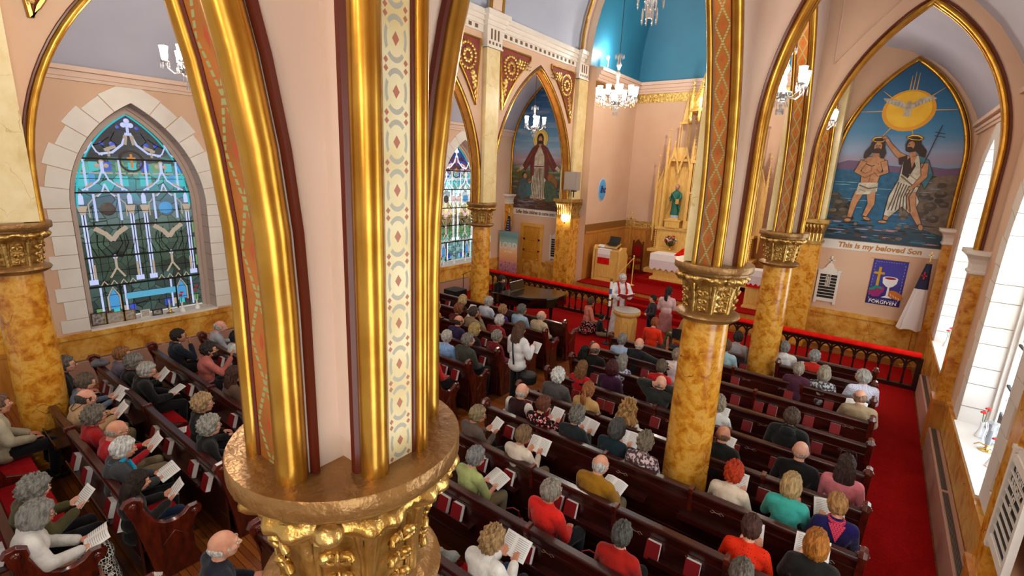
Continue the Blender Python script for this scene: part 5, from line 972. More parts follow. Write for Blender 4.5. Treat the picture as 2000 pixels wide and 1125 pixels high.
# central tower, side niches, outer wings
sd = MB(); bk = MB()
for sx in (-1, 1):
    X0 = sx * 1.12; w = .44
    bk.bb((X0 - w, .15, 1.8), (X0 + w, .32, 4.35)); bk.bb((X0 - w, -.12, 1.8), (X0 - w + .05, .32, 4.1)); bk.bb((X0 + w - .05, -.12, 1.8), (X0 + w, .32, 4.1)); bk.bb((X0 - w, -.1, 4.25), (X0 + w, .32, 4.35))
    sd.bb((X0 - .28, -.2, 1.8), (X0 + .28, .14, 2.05)); sd.bb((X0 - .32, -.22, 2.05), (X0 + .32, .14, 2.1))
    for q in (-1, 1): pinnacle(sd, X0 + q * (w + .02), -.12, 1.8, 4.5, 5.35, .045)
    gable(sd, X0 - w * .5, -.14, 4.0, w * .46, .85); gable(sd, X0 + w * .5, -.14, 4.0, w * .46, .85); sd.ell((X0, -.16, 3.86), (.05, .05, .1), 8, 6)
    sd.bb((X0 - .16, -.05, 4.35), (X0 + .16, .2, 4.75))
    for dx, dy in ((-1, -1), (1, -1), (1, 1), (-1, 1)): sd.cyl((X0 + dx * .15, .07 + dy * .12, 4.75), (X0 + dx * .15, .07 + dy * .12, 5.6), .018, n=6)
    sd.bb((X0 - .18, -.08, 5.58), (X0 + .18, .22, 5.64)); sd.tube([(X0 - .16, -.06, 5.4), (X0, -.06, 5.75), (X0 + .16, -.06, 5.4)], .018, 6, up=(0, 1, 0)); gothic_spire(sd, X0, .07, 5.64, 1.05, .1)
    # outer wing
    X1 = sx * 1.78; sd.prism([(-.12, 1.8), (.12, 1.8), (.12, 3.4), (-sx * .12, 4.0), (-.12, 3.4)], lambda a, z: (X1 + a, .05, z), lambda a, z: (X1 + a, .12, z)); pinnacle(sd, X1 + sx * .14, 0, 1.72, 3.3, 4.4, .04); sd.tube([(X1 + sx * .12, .02, 3.35), (X1 - sx * .1, .02, 4.05)], .03, 6, up=(0, 1, 0)); sd.cyl((X1 + sx * .14, 0, 1.2), (X1 + sx * .14, 0, 1.72), .02, .04, 8)
    # paired colonnettes beside the centre
    for dx in (.5, .56, .62): sd.cyl((sx * dx, -.14, 2.1), (sx * dx, -.14, 4.2), .016, n=8)
    sd.bb((sx * .56 - .1, -.2, 1.8), (sx * .56 + .1, 0, 2.1)); sd.bb((sx * .56 - .11, -.2, 4.2), (sx * .56 + .11, .2, 4.3)); sd.bb((sx * .56 - .07, -.17, 3.1), (sx * .56 + .07, -.1, 3.16)); pinnacle(sd, sx * .6, -.1, 4.3, 4.35, 4.7, .03)
bk.bb((-.48, .2, 1.8), (.48, .35, 5.0)); bk.bb((-.48, -.1, 4.1), (.48, .3, 4.35)); bk.bb((-.5, -.12, 4.33), (.5, .32, 4.42))
for dx in (-.3, -.1, .1, .3): bk.cyl((dx, .0, 4.75), (dx, .0, 5.4), .03, n=8)
bk.bb((-.36, -.08, 4.42), (.36, .3, 4.75)).bb((-.36, -.1, 5.4), (.36, .3, 5.5)).bb((-.3, -.05, 5.5), (.3, .25, 5.6)); gothic_spire(bk, 0, .1, 5.6, 1.0, .16); gable(bk, 0, -.14, 3.7, .44, .9)
for dx in (-.46, .46): bk.bb((dx - .03, -.1, 1.8), (dx + .03, .3, 4.1))
bk.build('niche_case', M_OAKD, rd, smooth=False, bevel=.004); sd.build('tracery', M_OAKD, rd, ang=40)
MB().bb((-.38, .18, 2.15), (.38, .2, 3.6)).ell((0, .19, 3.6), (.38, .012, .3), 16, 8).build('painted_niche_panel', sky_mat('niche_painting', [(0, '1c2a22'), (.3, '2a4a5a'), (.6, '5a94b0'), (.75, 'a8c4cc'), (1, '20506a')], 2.1, 3.9, .4, scale=3), rd, ang=40)
def saint(x, robe, under, label, hair):
    e = empty('statue', (x, RY - .03, zf + 2.1), label=label, cat='statue', group='robed statues of the high altar')
    MB().bb((-.2, -.14, 0), (.2, .14, .06)).build('plinth', M_OAKD, e, smooth=False, bevel=.004)
    def fw(r, z, a): return r * (1 + .09 * math.sin(a * 9 + z * 6))
    MB().lathe([(.15, .06), (.15, .12), (.12, .4), (.11, .6)], n=36, wob=fw).build('under_robe', under, e, ang=60)
    m = MB().lathe([(.155, .18), (.14, .4), (.125, .62), (.14, .8), (.16, .95), (.11, 1.05), (.05, 1.09)], n=36, wob=fw); m.tube([(-.14, 0, .98), (-.2, -.06, .8), (-.16, -.16, .72)], [.06, .055, .04], 8); m.tube([(.14, 0, .98), (.19, -.06, .82), (.12, -.15, .74)], [.06, .055, .04], 8); m.tube([(-.13, -.1, 1.0), (.0, -.15, .8), (.14, -.08, .55), (.16, 0, .3)], [.04, .05, .05, .03], 8); m.build('mantle', robe, e, ang=60)
    MB().tube([(0, 0, 1.05), (0, -.01, 1.14)], .04, 8).ell((0, -.01, 1.22), (.07, .08, .095), 14, 10).ell((0, -.09, 1.21), (.012, .018, .02), 6, 4).ell((-.19, -.2, .72), (.03, .04, .03), 8, 6).ell((.1, -.18, .74), (.03, .04, .03), 8, 6).build('head_and_hands', mat('statue_flesh', 'c8907a', .5), e)
    MB().ell((0, .02, 1.24), (.078, .075, .09), 12, 8).ell((0, -.06, 1.15), (.05, .04, .055), 10, 6).build('hair_and_beard', mat(hair + '_statue_hair', '8a7a6c' if hair == 'grey' else '4a3020', .7), e)
    MB().bb((.06, -.22, .6), (.18, -.17, .78)).build('book', mat('ochre_book', 'c89a4a', .6), e, smooth=False)
saint(-6.32, mat('statue_green', '1f6a5a', .5), mat('statue_pale_blue', 'b8c4d4', .5), 'green robed bearded statue holding a book in the left niche of the altar', 'grey'); saint(-4.08, mat('statue_scarlet', 'c22a14', .5), mat('statue_blue', '2a4a9a', .5), 'scarlet robed statue in the right niche of the altar', 'brown')
# gilt hanging canopy
e = empty('gilt_canopy', (-5.28, 17.4, 6.2), label='gilded Gothic canopy hanging high before the chancel back wall', cat='canopy'); m = MB()
for k in range(8): a = 2 * PI * k / 8; x_, y_ = .45 * math.cos(a), .45 * math.sin(a); m.bb((x_ - .04, y_ - .04, .15), (x_ + .04, y_ + .04, .75)); gothic_spire(m, x_, y_, .75, .5, .05); m.ell((x_, y_, .1), (.05, .05, .1), 8, 6)
m.lathe([(.42, .3), (.5, .36), (.5, .45), (.42, .5), (.40, .75), (.3, 1.0), (.12, 1.6), (.03, 2.2)], n=8); m.build('carved_body', M_GOLDC, e, ang=30); MB().cyl((0, 0, 2.1), (0, 0, 5.4), .01, n=6).build('chain', M_STEEL, e)
# altar table, cloth, lace, veil
e = empty('altar_table', (-5.2, 17.55, zf), label='oak communion table before the high altar', cat='table'); m = MB().bb((-1.25, -.4, 0), (1.25, .4, .1)).bb((-1.15, -.33, .1), (1.15, .33, .88)).bb((-1.22, -.38, .88), (1.22, .38, .94))
for k in range(5): m.bb((-1.05 + k * .44, -.345, .18), (-.72 + k * .44, -.33, .8))
m.build('table_body', M_OAK, e, smooth=False, bevel=.005)
def lace_cloth(name, x, y, z, w, d, drop, label, n=12, tri=.10):
    e = empty(name, (x, y, z), label=label, cat='cloth', group='lace edged cloths'); MB().bb((-w - .008, -d - .012, .0), (w + .008, d, .012)).bb((-w - .008, -d - .016, -drop * .36), (w + .008, -d - .006, .012)).build('linen', M_LINEN, e, smooth=False)
    m = MB(); P = [(-w - .008, -drop * .36), (w + .008, -drop * .36)]; k = 2 * n
    for i in range(k, -1, -1): P.append((-w - .008 + (2 * w + .016) * i / k, -drop * (1 if i % 2 else .84)))
    m.prism(P, lambda a, z_: (a, -d - .014, z_), lambda a, z_: (a, -d - .008, z_)); m.build('lace', M_LACE, e, smooth=False); return e
lace_cloth('altar_cloth', -5.2, 17.55, zf + .942, 1.28, .4, .58, 'white cloth with deep zigzag lace over the communion table')
e = empty('veiled_vessel', (-5.3, 17.5, zf + .956), label='red veil with a dark cross stripe covering the vessels on the altar', cat='cloth'); MB().add([(-.38, -.24, 0), (.38, -.24, 0), (.38, .24, 0), (-.38, .24, 0), (-.15, -.1, .26), (.15, -.1, .26), (.15, .1, .26), (-.15, .1, .26)], [(3, 2, 1, 0), (4, 5, 6, 7), (0, 1, 5, 4), (1, 2, 6, 5), (2, 3, 7, 6), (3, 0, 4, 7)]).build('veil', M_RAILC, e, smooth=False, bevel=.02); MB().add([(-.03, -.25, .005), (.03, -.25, .005), (.02, -.106, .268), (-.02, -.106, .268)], [(0, 1, 2, 3)]).bb((-.02, -.1, .262), (.02, .1, .268)).build('stripe', M_BLACKM, e, smooth=False)
# small lace covered lectern on the right and pulpit on the left
e = empty('lectern', (-2.75, 16.25, FZ), label='small oak lectern draped with lace, right of the altar between columns', cat='lectern'); MB().bb((-.26, -.22, 0), (.26, .22, .06)).bb((-.22, -.18, .06), (.22, .18, 1.08)).bb((-.15, -.19, .15), (.15, -.18, .7)).build('body', M_OAK, e, smooth=False, bevel=.005); MB().box((0, -.02, 1.14), (.52, .46, .04), rx=.25).build('desk', M_OAK, e, smooth=False)
e2 = lace_cloth('lectern_cloth', -2.75, 16.23, FZ + 1.2, .2, .24, .46, 'lace cloth with pointed hem over the small right lectern', n=3); MB().bb((-.2, -.25, -.52), (.2, -.246, -.3)).build('red_underlay', M_RAILC, e2, smooth=False)
e = empty('pulpit', (-7.75, 16.45, FZ), label='pale oak pulpit with carved side wings, left of the altar', cat='pulpit')
m = MB().bb((-.55, -.3, 0), (.55, .3, .05)).bb((-.45, -.28, .05), (.45, -.24, 1.15)).bb((-.3, -.29, .15), (.3, -.28, .75)).bb((-.47, -.3, 1.12), (.47, .22, 1.17)); m.build('front_panel', M_OAK, e, smooth=False, bevel=.005)
for q in (-1, 1): MB().prism([(-.32, 0), (.36, 0), (.36, .95), (.2, 1.12), (.24, 1.25), (-.2, 1.3), (-.3, 1.2), (-.32, 1.0)], lambda a, z: (q * .47, a, z), lambda a, z: (q * .54, a, z)).build('side_wing', M_OAK, e, smooth=False, bevel=.006)
MB().box((.08, .0, 1.32), (.5, .36, .03), rx=.3).build('reading_desk', M_OAK, e, smooth=False)
e2 = lace_cloth('pulpit_cloth', -7.86, 16.43, FZ + 1.172, .24, .27, .5, 'lace panel with red lining hung over the pulpit front', n=4); MB().bb((-.24, -.285, -.54), (.24, -.281, -.3)).build('red_underlay', M_RAILC, e2, smooth=False)
e = empty('open_laptop', (-7.62, 16.4, FZ + 1.38), label='open black folder tilted on the pulpit desk', cat='folder'); MB().box((0, .1, .12), (.42, .02, .28), rx=-.35).build('cover', M_BLACKM, e, smooth=False); MB().box((-.02, -.03, .0), (.42, .22, .012), rx=.3).build('base_leaf', M_BLACKM, e, smooth=False); e.name = 'black_folder'
e = empty('open_book', (-8.1, 16.45, FZ + 1.25), label='closed thin book lying at the left of the pulpit desk', cat='book'); MB().box((0, 0, 0), (.3, .2, .03), rx=.2).build('cover', M_PAPER, e, smooth=False)
# processional cross and altar candle holder
e = empty('processional_cross', (-7.55, 17.6, FZ), label='tall brass processional cross standing behind the pulpit', cat='cross'); m = MB().lathe([(.16, 0), (.16, .03), (.05, .06), (.02, .12)], n=16).cyl((0, 0, .1), (0, 0, 1.95), .013, n=8); m.build('staff', M_BRASS, e); m = MB().bb((-.02, -.012, 1.95), (.02, .012, 2.45)).bb((-.16, -.012, 2.22), (.16, .012, 2.26))
for a, b_ in ((-.16, 2.24), (.16, 2.24), (0, 2.45)): m.ell((a, 0, b_), (.035, .015, .035), 8, 6)
m.tube([(.07 * math.cos(2 * PI * i / 14), 0, 2.24 + .07 * math.sin(2 * PI * i / 14)) for i in range(14)], .008, 5, closed=True, up=(0, 1, 0)); m.build('cross', M_BRASS, e)
e = empty('brass_easel', (-6.75, 16.3, FZ), label='slender brass stand with a slanting brace in front of the altar corner', cat='stand'); MB().lathe([(.1, 0), (.1, .02), (.03, .04)], n=14).cyl((0, 0, .03), (0, 0, 1.05), .018, n=8).cyl((0, 0, 1.0), (-.45, -.2, .35), .014, n=8).ell((0, 0, 1.06), (.03, .03, .03)).build('brass_stand', M_OAKD, e)
def church_chair(x, y, z, rz, label, high=1.25):
    e = empty('church_chair', (x, y, z), rz, label, 'chair', 'tall chairs in the chancel'); W = mat('dark_red_oak', '5a2412', .35, col2='6e3018', scale=5)
    for dx in (-.24, .24):
        for dy in (-.22, .22): MB().bb((dx - .025, dy - .025, 0), (dx + .025, dy + .025, .45 if dy < 0 else high)).build('leg', W, e, smooth=False)
        MB().tube([(dx, -.24, .62), (dx, -.1, .66), (dx, .2, .66)], .022, 6).bb((dx - .018, -.24, .45), (dx + .018, -.2, .62)).build('armrest', W, e)
    MB().bb((-.27, -.25, .40), (.27, .25, .45)).build('seat', W, e, smooth=False); MB().bb((-.24, -.23, .45), (.24, .2, .51)).build('cushion', M_CUSH, e, smooth=False, bevel=.015); m = MB().prism([(-.22, .6), (.22, .6), (.22, high - .15), (0, high + .08), (-.22, high - .15)], lambda a, z_: (a, .2, z_), lambda a, z_: (a, .235, z_)); m.build('back_panel', W, e, smooth=False, bevel=.006); MB().bb((-.18, .185, .68), (.18, .2, high - .2)).build('back_cushion', M_CUSH, e, smooth=False)
church_chair(-8.15, 17.35, FZ, -.9, 'dark red upholstered chair against the chancel wall left of the pulpit'); church_chair(-7.65, 18.4, FZ, -.3, 'tall oak armchair with red seat behind the processional cross', 1.3)
church_chair(-2.55, 18.4, FZ, .3, 'tall oak armchair right of the high altar, seen past the column', 1.3)
def vase_bouquet(x, y, z, cols, label, n=46, r=.2):
    e = empty('bouquet', (x, y, z), label=label, cat='flowers'); MB().lathe([(.05, 0), (.07, .03), (.04, .1), (.06, .17)], n=14).build('vase', M_BRASS, e); rn = random.Random(int(x * -10)); st = MB(); bl = MB()
    for k in range(n):
        u = rn.random() * 2 * PI; v = rn.random() ** .5; p = (r * v * math.cos(u), r * .6 * v * math.sin(u) - .03, .3 + r * 1.1 * (1 - v * v * .7) * rn.random() + .05); st.tube([(0, 0, .15), (p[0] * .5, p[1] * .5, .2), p], .005, 4)
        for q in range(3): bl.ell((p[0] + rn.uniform(-.02, .02), p[1] - .01, p[2] + rn.uniform(-.02, .02)), (.026, .024, .02), 6, 4, k % len(cols))
    st.build('stems', mat('leaf_green', '3c5a2a', .7), e); bl.build('blossoms', cols, e); return e
PR, PW_, PG, PP = mat('petal_red', 'b8201c', .6), mat('petal_white', 'f0ece6', .6), mat('leaf_green2', '4a6a34', .7), mat('petal_pink', 'd88a8a', .6)
vase_bouquet(-6.25, RY - .3, zf + .94, [PR, PW_, PG, PW_, PR, PP], 'bouquet of red and white flowers on the left shelf of the high altar', 60, .24)
# baptismal font
e = empty('baptismal_font', (-4.95, 11.85, .012), label='octagonal oak baptismal font with stone basin before the communion rail', cat='font')
def octo(m, prof, mi=0):
    m.lathe([(r, z) for r, z in prof], n=8, mi=mi)
m = MB(); octo(m, [(.33, 0), (.33, .06), (.29, .09), (.29, .80), (.36, .86), (.38, .90), (.38, .935)])
for k in range(8):
    a = 2 * PI * (k + .5) / 8; c, s = math.cos(a), math.sin(a); R = .272
    m.tube([(c * R - s * q, s * R + c * q, zz) for q, zz in [(-.075, .18), (-.075, .55), (-.05, .66), (0, .72), (.05, .66), (.075, .55), (.075, .18)]], .012, 5)
m.build('pedestal', M_OAK, e, smooth=False); MB().lathe([(.33, .93), (.345, .965), (.31, .97), (.28, .955), (.1, .945), (.01, .943)], n=32).build('basin', mat('pale_grey_stone', 'b8b0a8', .4), e, ang=50)
e = empty('paschal_candle', (-5.33, 11.55, .012), label='tall white paschal candle with blue motif on a black stand beside the font', cat='candle'); MB().lathe([(.12, 0), (.12, .02), (.03, .05)], n=16).cyl((0, 0, .04), (0, 0, 1.0), .015, n=8).lathe([(.02, .98), (.045, 1.0), (.045, 1.05)], n=12).build('stand', M_BLACKM, e); MB().cyl((0, 0, 1.04), (0, 0, 1.78), .034, n=16).build('wax', mat('candle_wax', 'efe6da', .5), e); MB().cyl((0, 0, 1.38), (0, 0, 1.52), .0355, n=16).build('blue_motif', mat('motif_blue', '3a5a9a', .5), e); MB().cyl((0, 0, 1.2), (0, 0, 1.24), .0355, n=16).cyl((0, 0, 1.72), (0, 0, 1.78), .037, n=16).build('gilt_ring', M_BRASS, e)
# grand piano
e = empty('grand_piano', (-7.95, 11.45, .012), 0, 'black grand piano with open music desk before the rail', 'piano')
O = [(.95, .72), (.80, .9), (.3, .88), (-.3, .80), (-.62, .78), (-.62, -.62), (-.35, -.66), (.1, -.64), (.5, -.5), (.85, -.2), (1.0, .15), (1.0, .5)]
R_ = lambda a, b_: (a, b_)
MB().prism(O, lambda a, b_: (a, b_, .66), lambda a, b_: (a, b_, .94)).build('case', M_BLACK, e, smooth=False, bevel=.01); MB().prism([(x * 1.01, y * 1.01) for x, y in O if x > -.3], lambda a, b_: (a, b_, .945), lambda a, b_: (a, b_, .965)).build('lid', M_BLACK, e, smooth=False, bevel=.004)
MB().bb((-.85, -.62, .64), (-.6, .78, .72)).bb((-.85, -.62, .64), (-.6, -.55, .92)).bb((-.85, .71, .64), (-.6, .78, .92)).build('key_bed', M_BLACK, e, smooth=False, bevel=.006); MB().bb((-.82, -.54, .72), (-.68, .70, .745)).build('keys', M_PAPER, e, smooth=False)
for k in range(36): pass
MB().box((-.42, .1, 1.08), (.02, .7, .24), ry=-.35).build('music_desk', M_BLACK, e, smooth=False); MB().box((-.47, .0, 1.09), (.006, .3, .22), ry=-.35).box((-.47, .33, 1.09), (.006, .3, .22), ry=-.35).build('sheet_music', M_PAPER, e, smooth=False)
for x_, y_ in ((-.5, -.45), (-.5, .65), (.7, .3)): MB().lathe([(.035, 0), (.035, .05), (.03, .08), (.045, .3), (.06, .62), (.07, .66)], (x_, y_, 0), 8).build('leg', M_BLACK, e, smooth=False)
MB().cyl((-.35, .1, .15), (-.35, .1, .66), .015).bb((-.5, .0, .1), (-.32, .2, .15)).build('pedal_lyre', M_BLACK, e)
e = empty('piano_bench', (-9.15, 11.6, .012), label='black bench drawn up behind the piano', cat='bench'); MB().bb((-.18, -.35, .42), (.18, .35, .48)).build('seat', M_BLACK, e, smooth=False, bevel=.01)
for dx in (-.15, .15):
    for dy in (-.3, .3): MB().bb((dx - .02, dy - .02, 0), (dx + .02, dy + .02, .42)).build('leg', M_BLACK, e, smooth=False)
e = empty('microphone_stand', (-10.5, 11.5, .012), label='thin black boom microphone stand by the far radiator', cat='microphone stand'); MB().cyl((0, 0, .02), (0, 0, 1.1), .012, n=8).cyl((-.05, -.03, 1.05), (.55, .3, 1.42), .009, n=6).ell((.58, .31, 1.44), (.03, .03, .03)).build('boom', M_BLACKM, e)
for k in range(3): a = 2 * PI * k / 3; MB().cyl((0, 0, .12), (.28 * math.cos(a), .28 * math.sin(a), .008), .01, n=6).build('leg', M_BLACKM, e)
e = empty('music_amplifier', (-9.95, 10.55, .012), label='black upright speaker cabinet behind the slim column', cat='speaker'); MB().bb((-.25, -.25, 0), (.25, .25, .85)).build('cabinet', M_BLACKM, e, smooth=False, bevel=.01); MB().bb((-.2, -.262, .06), (.2, -.25, .8)).build('grille', M_GRILL, e, smooth=False)
# red kneeler bench by the rail opening and a black coat chair
e = empty('folding_chair', (-3.35, 11.35, .012), .2, 'black folding chair under a dark coat by the seated woman in tan', 'chair')
for dx in (-.2, .2): MB().tube([(dx, -.2, 0), (dx, .18, .85)], .012, 6).tube([(dx, .2, 0), (dx, -.18, .45)], .012, 6).build('leg', M_BLACKM, e)
MB().bb((-.21, -.2, .43), (.21, .2, .46)).build('seat', M_BLACKM, e, smooth=False); MB().bb((-.21, .15, .62), (.21, .18, .86)).build('backrest', M_BLACKM, e, smooth=False)
# ---------------------------------------------------------------- things on the window sills
def frame(x, y, z, w, h, rz, col, label, parent_tilt=.18, pic='6a625a'):
    e = empty('picture_frame', (x, y, z), rz, label, 'picture frame', 'framed photographs on the far sill'); m = MB(); t = .018
    for q in (-1, 1): m.bb((q * w / 2 - t / 2, -.01, 0), (q * w / 2 + t / 2, .01, h))
    m.bb((-w / 2, -.01, 0), (w / 2, .01, t)).bb((-w / 2, -.01, h - t), (w / 2, .01, h)); f = m.build('frame', mat('frame_' + col, col, .4), e, smooth=False); p = MB().bb((-w / 2, -.004, .0), (w / 2, .008, h)); c_ = p.build('photo', mat('photo_' + pic, pic, .5, col2='b8b0a8', scale=18), e, smooth=False)
    MB().cyl((0, .01, h * .7), (0, .08, .0), .006, n=5).build('prop', M_BLACKM, e)
SX = WL - .16
for y, w, h, c_, l_, p_ in ((2.56, .24, .26, '4a2e1e', 'dark framed photograph leaning at the near end of the far sill', '2e2a26'), (2.82, .34, .22, 'a88a5a', 'wide framed group photograph second from the near end of the sill', '8a8478'), (3.05, .2, .22, '9a6a34', 'golden wood framed photograph third along the far sill', '7a6a58'), (3.33, .15, .17, 'e0dcd6', 'small white framed photograph fourth along the far sill', '9a948c'), (3.55, .17, .13, '2a2624', 'low dark double frame beside the brass candlestick', '3a3632')): frame(SX, y, 1.072, w, h, PI / 2, c_, l_, pic=p_)
def carnation_vase(x, y, z, label, n=2, h=.3):
    e = empty('bud_vase', (x, y, z), label=label, cat='vase', group='white bud vases with red carnations'); MB().lathe([(.05, 0), (.055, .02), (.04, .07), (.018, .14), (.02, .19), (.028, .22)], n=14).build('vase', mat('milk_glass', 'f0eeec', .2), e); s_ = MB(); f = MB()
    for k in range(n): p = (.02 * (k * 2 - 1), .015 * k, .22 + h * (.7 + .3 * k)); s_.tube([(0, 0, .15), (p[0] * .5, 0, .25), p], .004, 4); [f.ell((p[0] + .018 * math.cos(q * 1.3), p[1] + .018 * math.sin(q * 1.3), p[2] + .008 * (q % 2)), (.02, .02, .016), 6, 4) for q in range(5)]
    s_.build('stem', PG, e); f.build('carnation', mat('carnation_red', 'd8281c', .6), e)
def candlestick(x, y, z, label, hurricane=False):
    e = empty('candlestick', (x, y, z), label=label, cat='candlestick'); MB().lathe([(.08, 0), (.08, .012), (.03, .03), (.015, .06), (.03, .08), (.02, .1)], n=16).tube([(-.13, 0, .05), (-.08, 0, .09), (0, 0, .06), (.08, 0, .09), (.13, 0, .05)], .008, 6).build('brass_base', M_BRASS, e); MB().cyl((0, 0, .09), (0, 0, .3), .012, n=10).build('candle', mat('candle_wax', 'efe6da', .5), e)
    if hurricane: MB().lathe([(.05, .1), (.07, .18), (.06, .3), (.075, .4)], n=18).build('glass_shade', M_CRY, e)
candlestick(SX + .02, 3.78, 1.072, 'brass candlestick with white candle on the sill of the large window'); carnation_vase(SX + .08, 4.0, 1.072, 'white bud vase with red carnation nearer the candlestick, far sill', 2, .22); carnation_vase(SX + .02, 4.32, 1.072, 'white bud vase with red carnations at the far end of the large window sill', 2, .3)
for y in (12.2, 12.75, 13.35): carnation_vase(WL - .12, y, 1.072, 'white vase on the sill of the second far window, %s' % {12.2: 'nearest of three', 12.75: 'middle of three', 13.35: 'farthest of three'}[y], 1, .1)
SR = WR + .18
carnation_vase(SR, 9.0, 1.072, 'white vase with two red carnations on the near window sill, beyond the brass lamp', 2, .2); candlestick(SR + .02, 8.55, 1.072, 'brass candlestick with clear glass shade on the near window sill', True); carnation_vase(SR, 8.05, 1.072, 'white vase with one red carnation on the near window sill, before the brass lamp', 1, .22)
carnation_vase(SR - .02, 13.9, 1.072, 'white vase with red flower on the far window sill near the corner', 2, .2)
e = empty('leaning_picture', (SR + .16, 8.95, 1.072), -PI / 2, 'dark framed picture leaning by the leaded glass of the near window', 'picture frame'); MB().bb((-.14, -.012, 0), (.14, .012, .4)).build('frame', mat('dark_brown_frame', '3a1e14', .4), e, smooth=False); MB().bb((-.1, -.016, .05), (.1, -.012, .35)).build('picture', mat('picture_sienna', '6a4a34', .5, col2='1e1814', scale=9), e, smooth=False)
e = empty('fire_pull', (WR - .02, 6.05, 1.8), -PI / 2, 'small red wall fire alarm pull beside the window stonework', 'fire alarm'); MB().bb((-.06, -.06, -.08), (.06, 0, .08)).build('box', mat('alarm_red', 'a01818', .4), e, smooth=False, bevel=.008); MB().cyl((0, -.06, 0), (0, -.14, 0), .03, .025).build('clear_dome', M_CRY, e)
# ================================================================ PEOPLE
def V3(*a): return Vector(a)
def cap(m, p0, p1, r0, r1, n=10):
    p0, p1 = Vector(p0), Vector(p1); m.cyl(p0, p1, r0, r1, n); m.ell(p0, (r0, r0, r0), n, 7); m.ell(p1, (r1, r1, r1), n, 7)
def remesh(m, name, vox, smooth_it=2, mats=()):
    me = bpy.data.meshes.new(name); me.from_pydata(m.v, [], m.f); bm = bmesh.new(); bm.from_mesh(me); bmesh.ops.recalc_face_normals(bm, faces=bm.faces); bm.to_mesh(me); bm.free()
    o = bpy.data.objects.new(name, me); COL.objects.link(o); r = o.modifiers.new('r', 'REMESH'); r.mode = 'VOXEL'; r.voxel_size = vox
    s = o.modifiers.new('s', 'SMOOTH'); s.factor = .5; s.iterations = smooth_it
    dg = bpy.context.evaluated_depsgraph_get(); out = bpy.data.meshes.new_from_object(o.evaluated_get(dg)); bpy.data.objects.remove(o); bpy.data.meshes.remove(me); out.name = name; out.shade_smooth()
    for q in mats: out.materials.append(q)
    return out
HS = 1.12
HD = V3(0, .05, 1.178)
def seat_pose(**k):
    J = dict(pel=V3(0, .0, .57), waist=V3(0, -.03, .73), chest=V3(0, -.02, .90), neck0=V3(0, -.005, 1.03), neck1=V3(0, .025, 1.09), head=HD, hip=.09,
             shR=V3(.165, -.02, .99), shL=V3(-.165, -.02, .99), elR=V3(.225, .04, .75), elL=V3(-.225, .04, .75), wrR=V3(.10, .27, .66), wrL=V3(-.10, .27, .66),
             knR=V3(.115, .45, .535), knL=V3(-.115, .45, .535), anR=V3(.12, .41, .09), anL=V3(-.12, .41, .09), dR=V3(-.5, .85, -.1), dL=V3(.5, .85, -.1), nR=V3(0, 0, 1), nL=V3(0, 0, 1), legs='sit')
    J.update(k); return J
POSES = {
 'lap': seat_pose(),
 'read': seat_pose(elR=V3(.225, .07, .77), elL=V3(-.225, .07, .77), wrR=V3(.10, .30, .82), wrL=V3(-.10, .30, .82), dR=V3(-.35, .75, .5), dL=V3(.35, .75, .5), nR=V3(-.2, -.5, .8), nL=V3(.2, -.5, .8)),
 'readlow': seat_pose(elR=V3(.225, .07, .76), elL=V3(-.225, .07, .76), wrR=V3(.10, .31, .70), wrL=V3(-.10, .31, .70), dR=V3(-.35, .9, .1), dL=V3(.35, .9, .1)),
 'chin': seat_pose(elR=V3(.20, .20, .78), wrR=V3(.06, .20, 1.0), dR=V3(-.4, -.2, .9), nR=V3(0, -1, 0)),
 'raise': seat_pose(elR=V3(.22, .16, .80), wrR=V3(.16, .32, 1.02), dR=V3(-.1, .25, .95), nR=V3(0, -1, 0)),
 'armR': seat_pose(shR=V3(.17, -.03, .99), elR=V3(.40, -.10, .98), wrR=V3(.64, -.12, .99), dR=V3(1, 0, -.1), nR=V3(0, 0, 1)),
 'armL': seat_pose(shL=V3(-.17, -.03, .99), elL=V3(-.40, -.10, .97), wrL=V3(-.62, -.12, .99), dL=V3(-1, 0, -.1), nL=V3(0, 0, 1)),
 'behind': seat_pose(shR=V3(.17, -.02, 1.0), shL=V3(-.17, -.02, 1.0), elR=V3(.34, .06, 1.10), elL=V3(-.34, .06, 1.10), wrR=V3(.13, -.03, 1.17), wrL=V3(-.13, -.03, 1.17), dR=V3(-.9, -.35, .2), dL=V3(.9, -.35, .2), nR=V3(0, -1, .1), nL=V3(0, -1, .1)),
}
def stand_pose(**k):
    J = dict(pel=V3(0, 0, .95), waist=V3(0, -.01, 1.10), chest=V3(0, -.01, 1.28), neck0=V3(0, 0, 1.41), neck1=V3(0, .02, 1.485), head=V3(0, .035, 1.575), hip=.09,
             shR=V3(.165, -.01, 1.37), shL=V3(-.165, -.01, 1.37), elR=V3(.23, .0, 1.10), elL=V3(-.23, .0, 1.10), wrR=V3(.22, .10, .88), wrL=V3(-.22, .10, .88),
             knR=V3(.10, .02, .50), knL=V3(-.10, .02, .50), anR=V3(.11, 0, .09), anL=V3(-.11, 0, .09), dR=V3(0, .2, -1), dL=V3(0, .2, -1), nR=V3(1, 0, 0), nL=V3(-1, 0, 0), legs='stand')
    J.update(k); return J
POSES['photo'] = stand_pose(elR=V3(.24, .05, 1.12), wrR=V3(.13, .26, 1.22), elL=V3(-.24, .05, 1.12), wrL=V3(-.13, .26, 1.22), dR=V3(-.5, .7, .2), dL=V3(.5, .7, .2), nR=V3(0, 0, 1), nL=V3(0, 0, 1))
POSES['priest'] = stand_pose(elR=V3(.26, .06, 1.14), wrR=V3(.16, .32, 1.14), elL=V3(-.26, .06, 1.14), wrL=V3(-.14, .30, 1.16), dR=V3(-.4, .8, .1), dL=V3(.4, .8, .1), nR=V3(0, 0, 1), nL=V3(0, 0, 1))
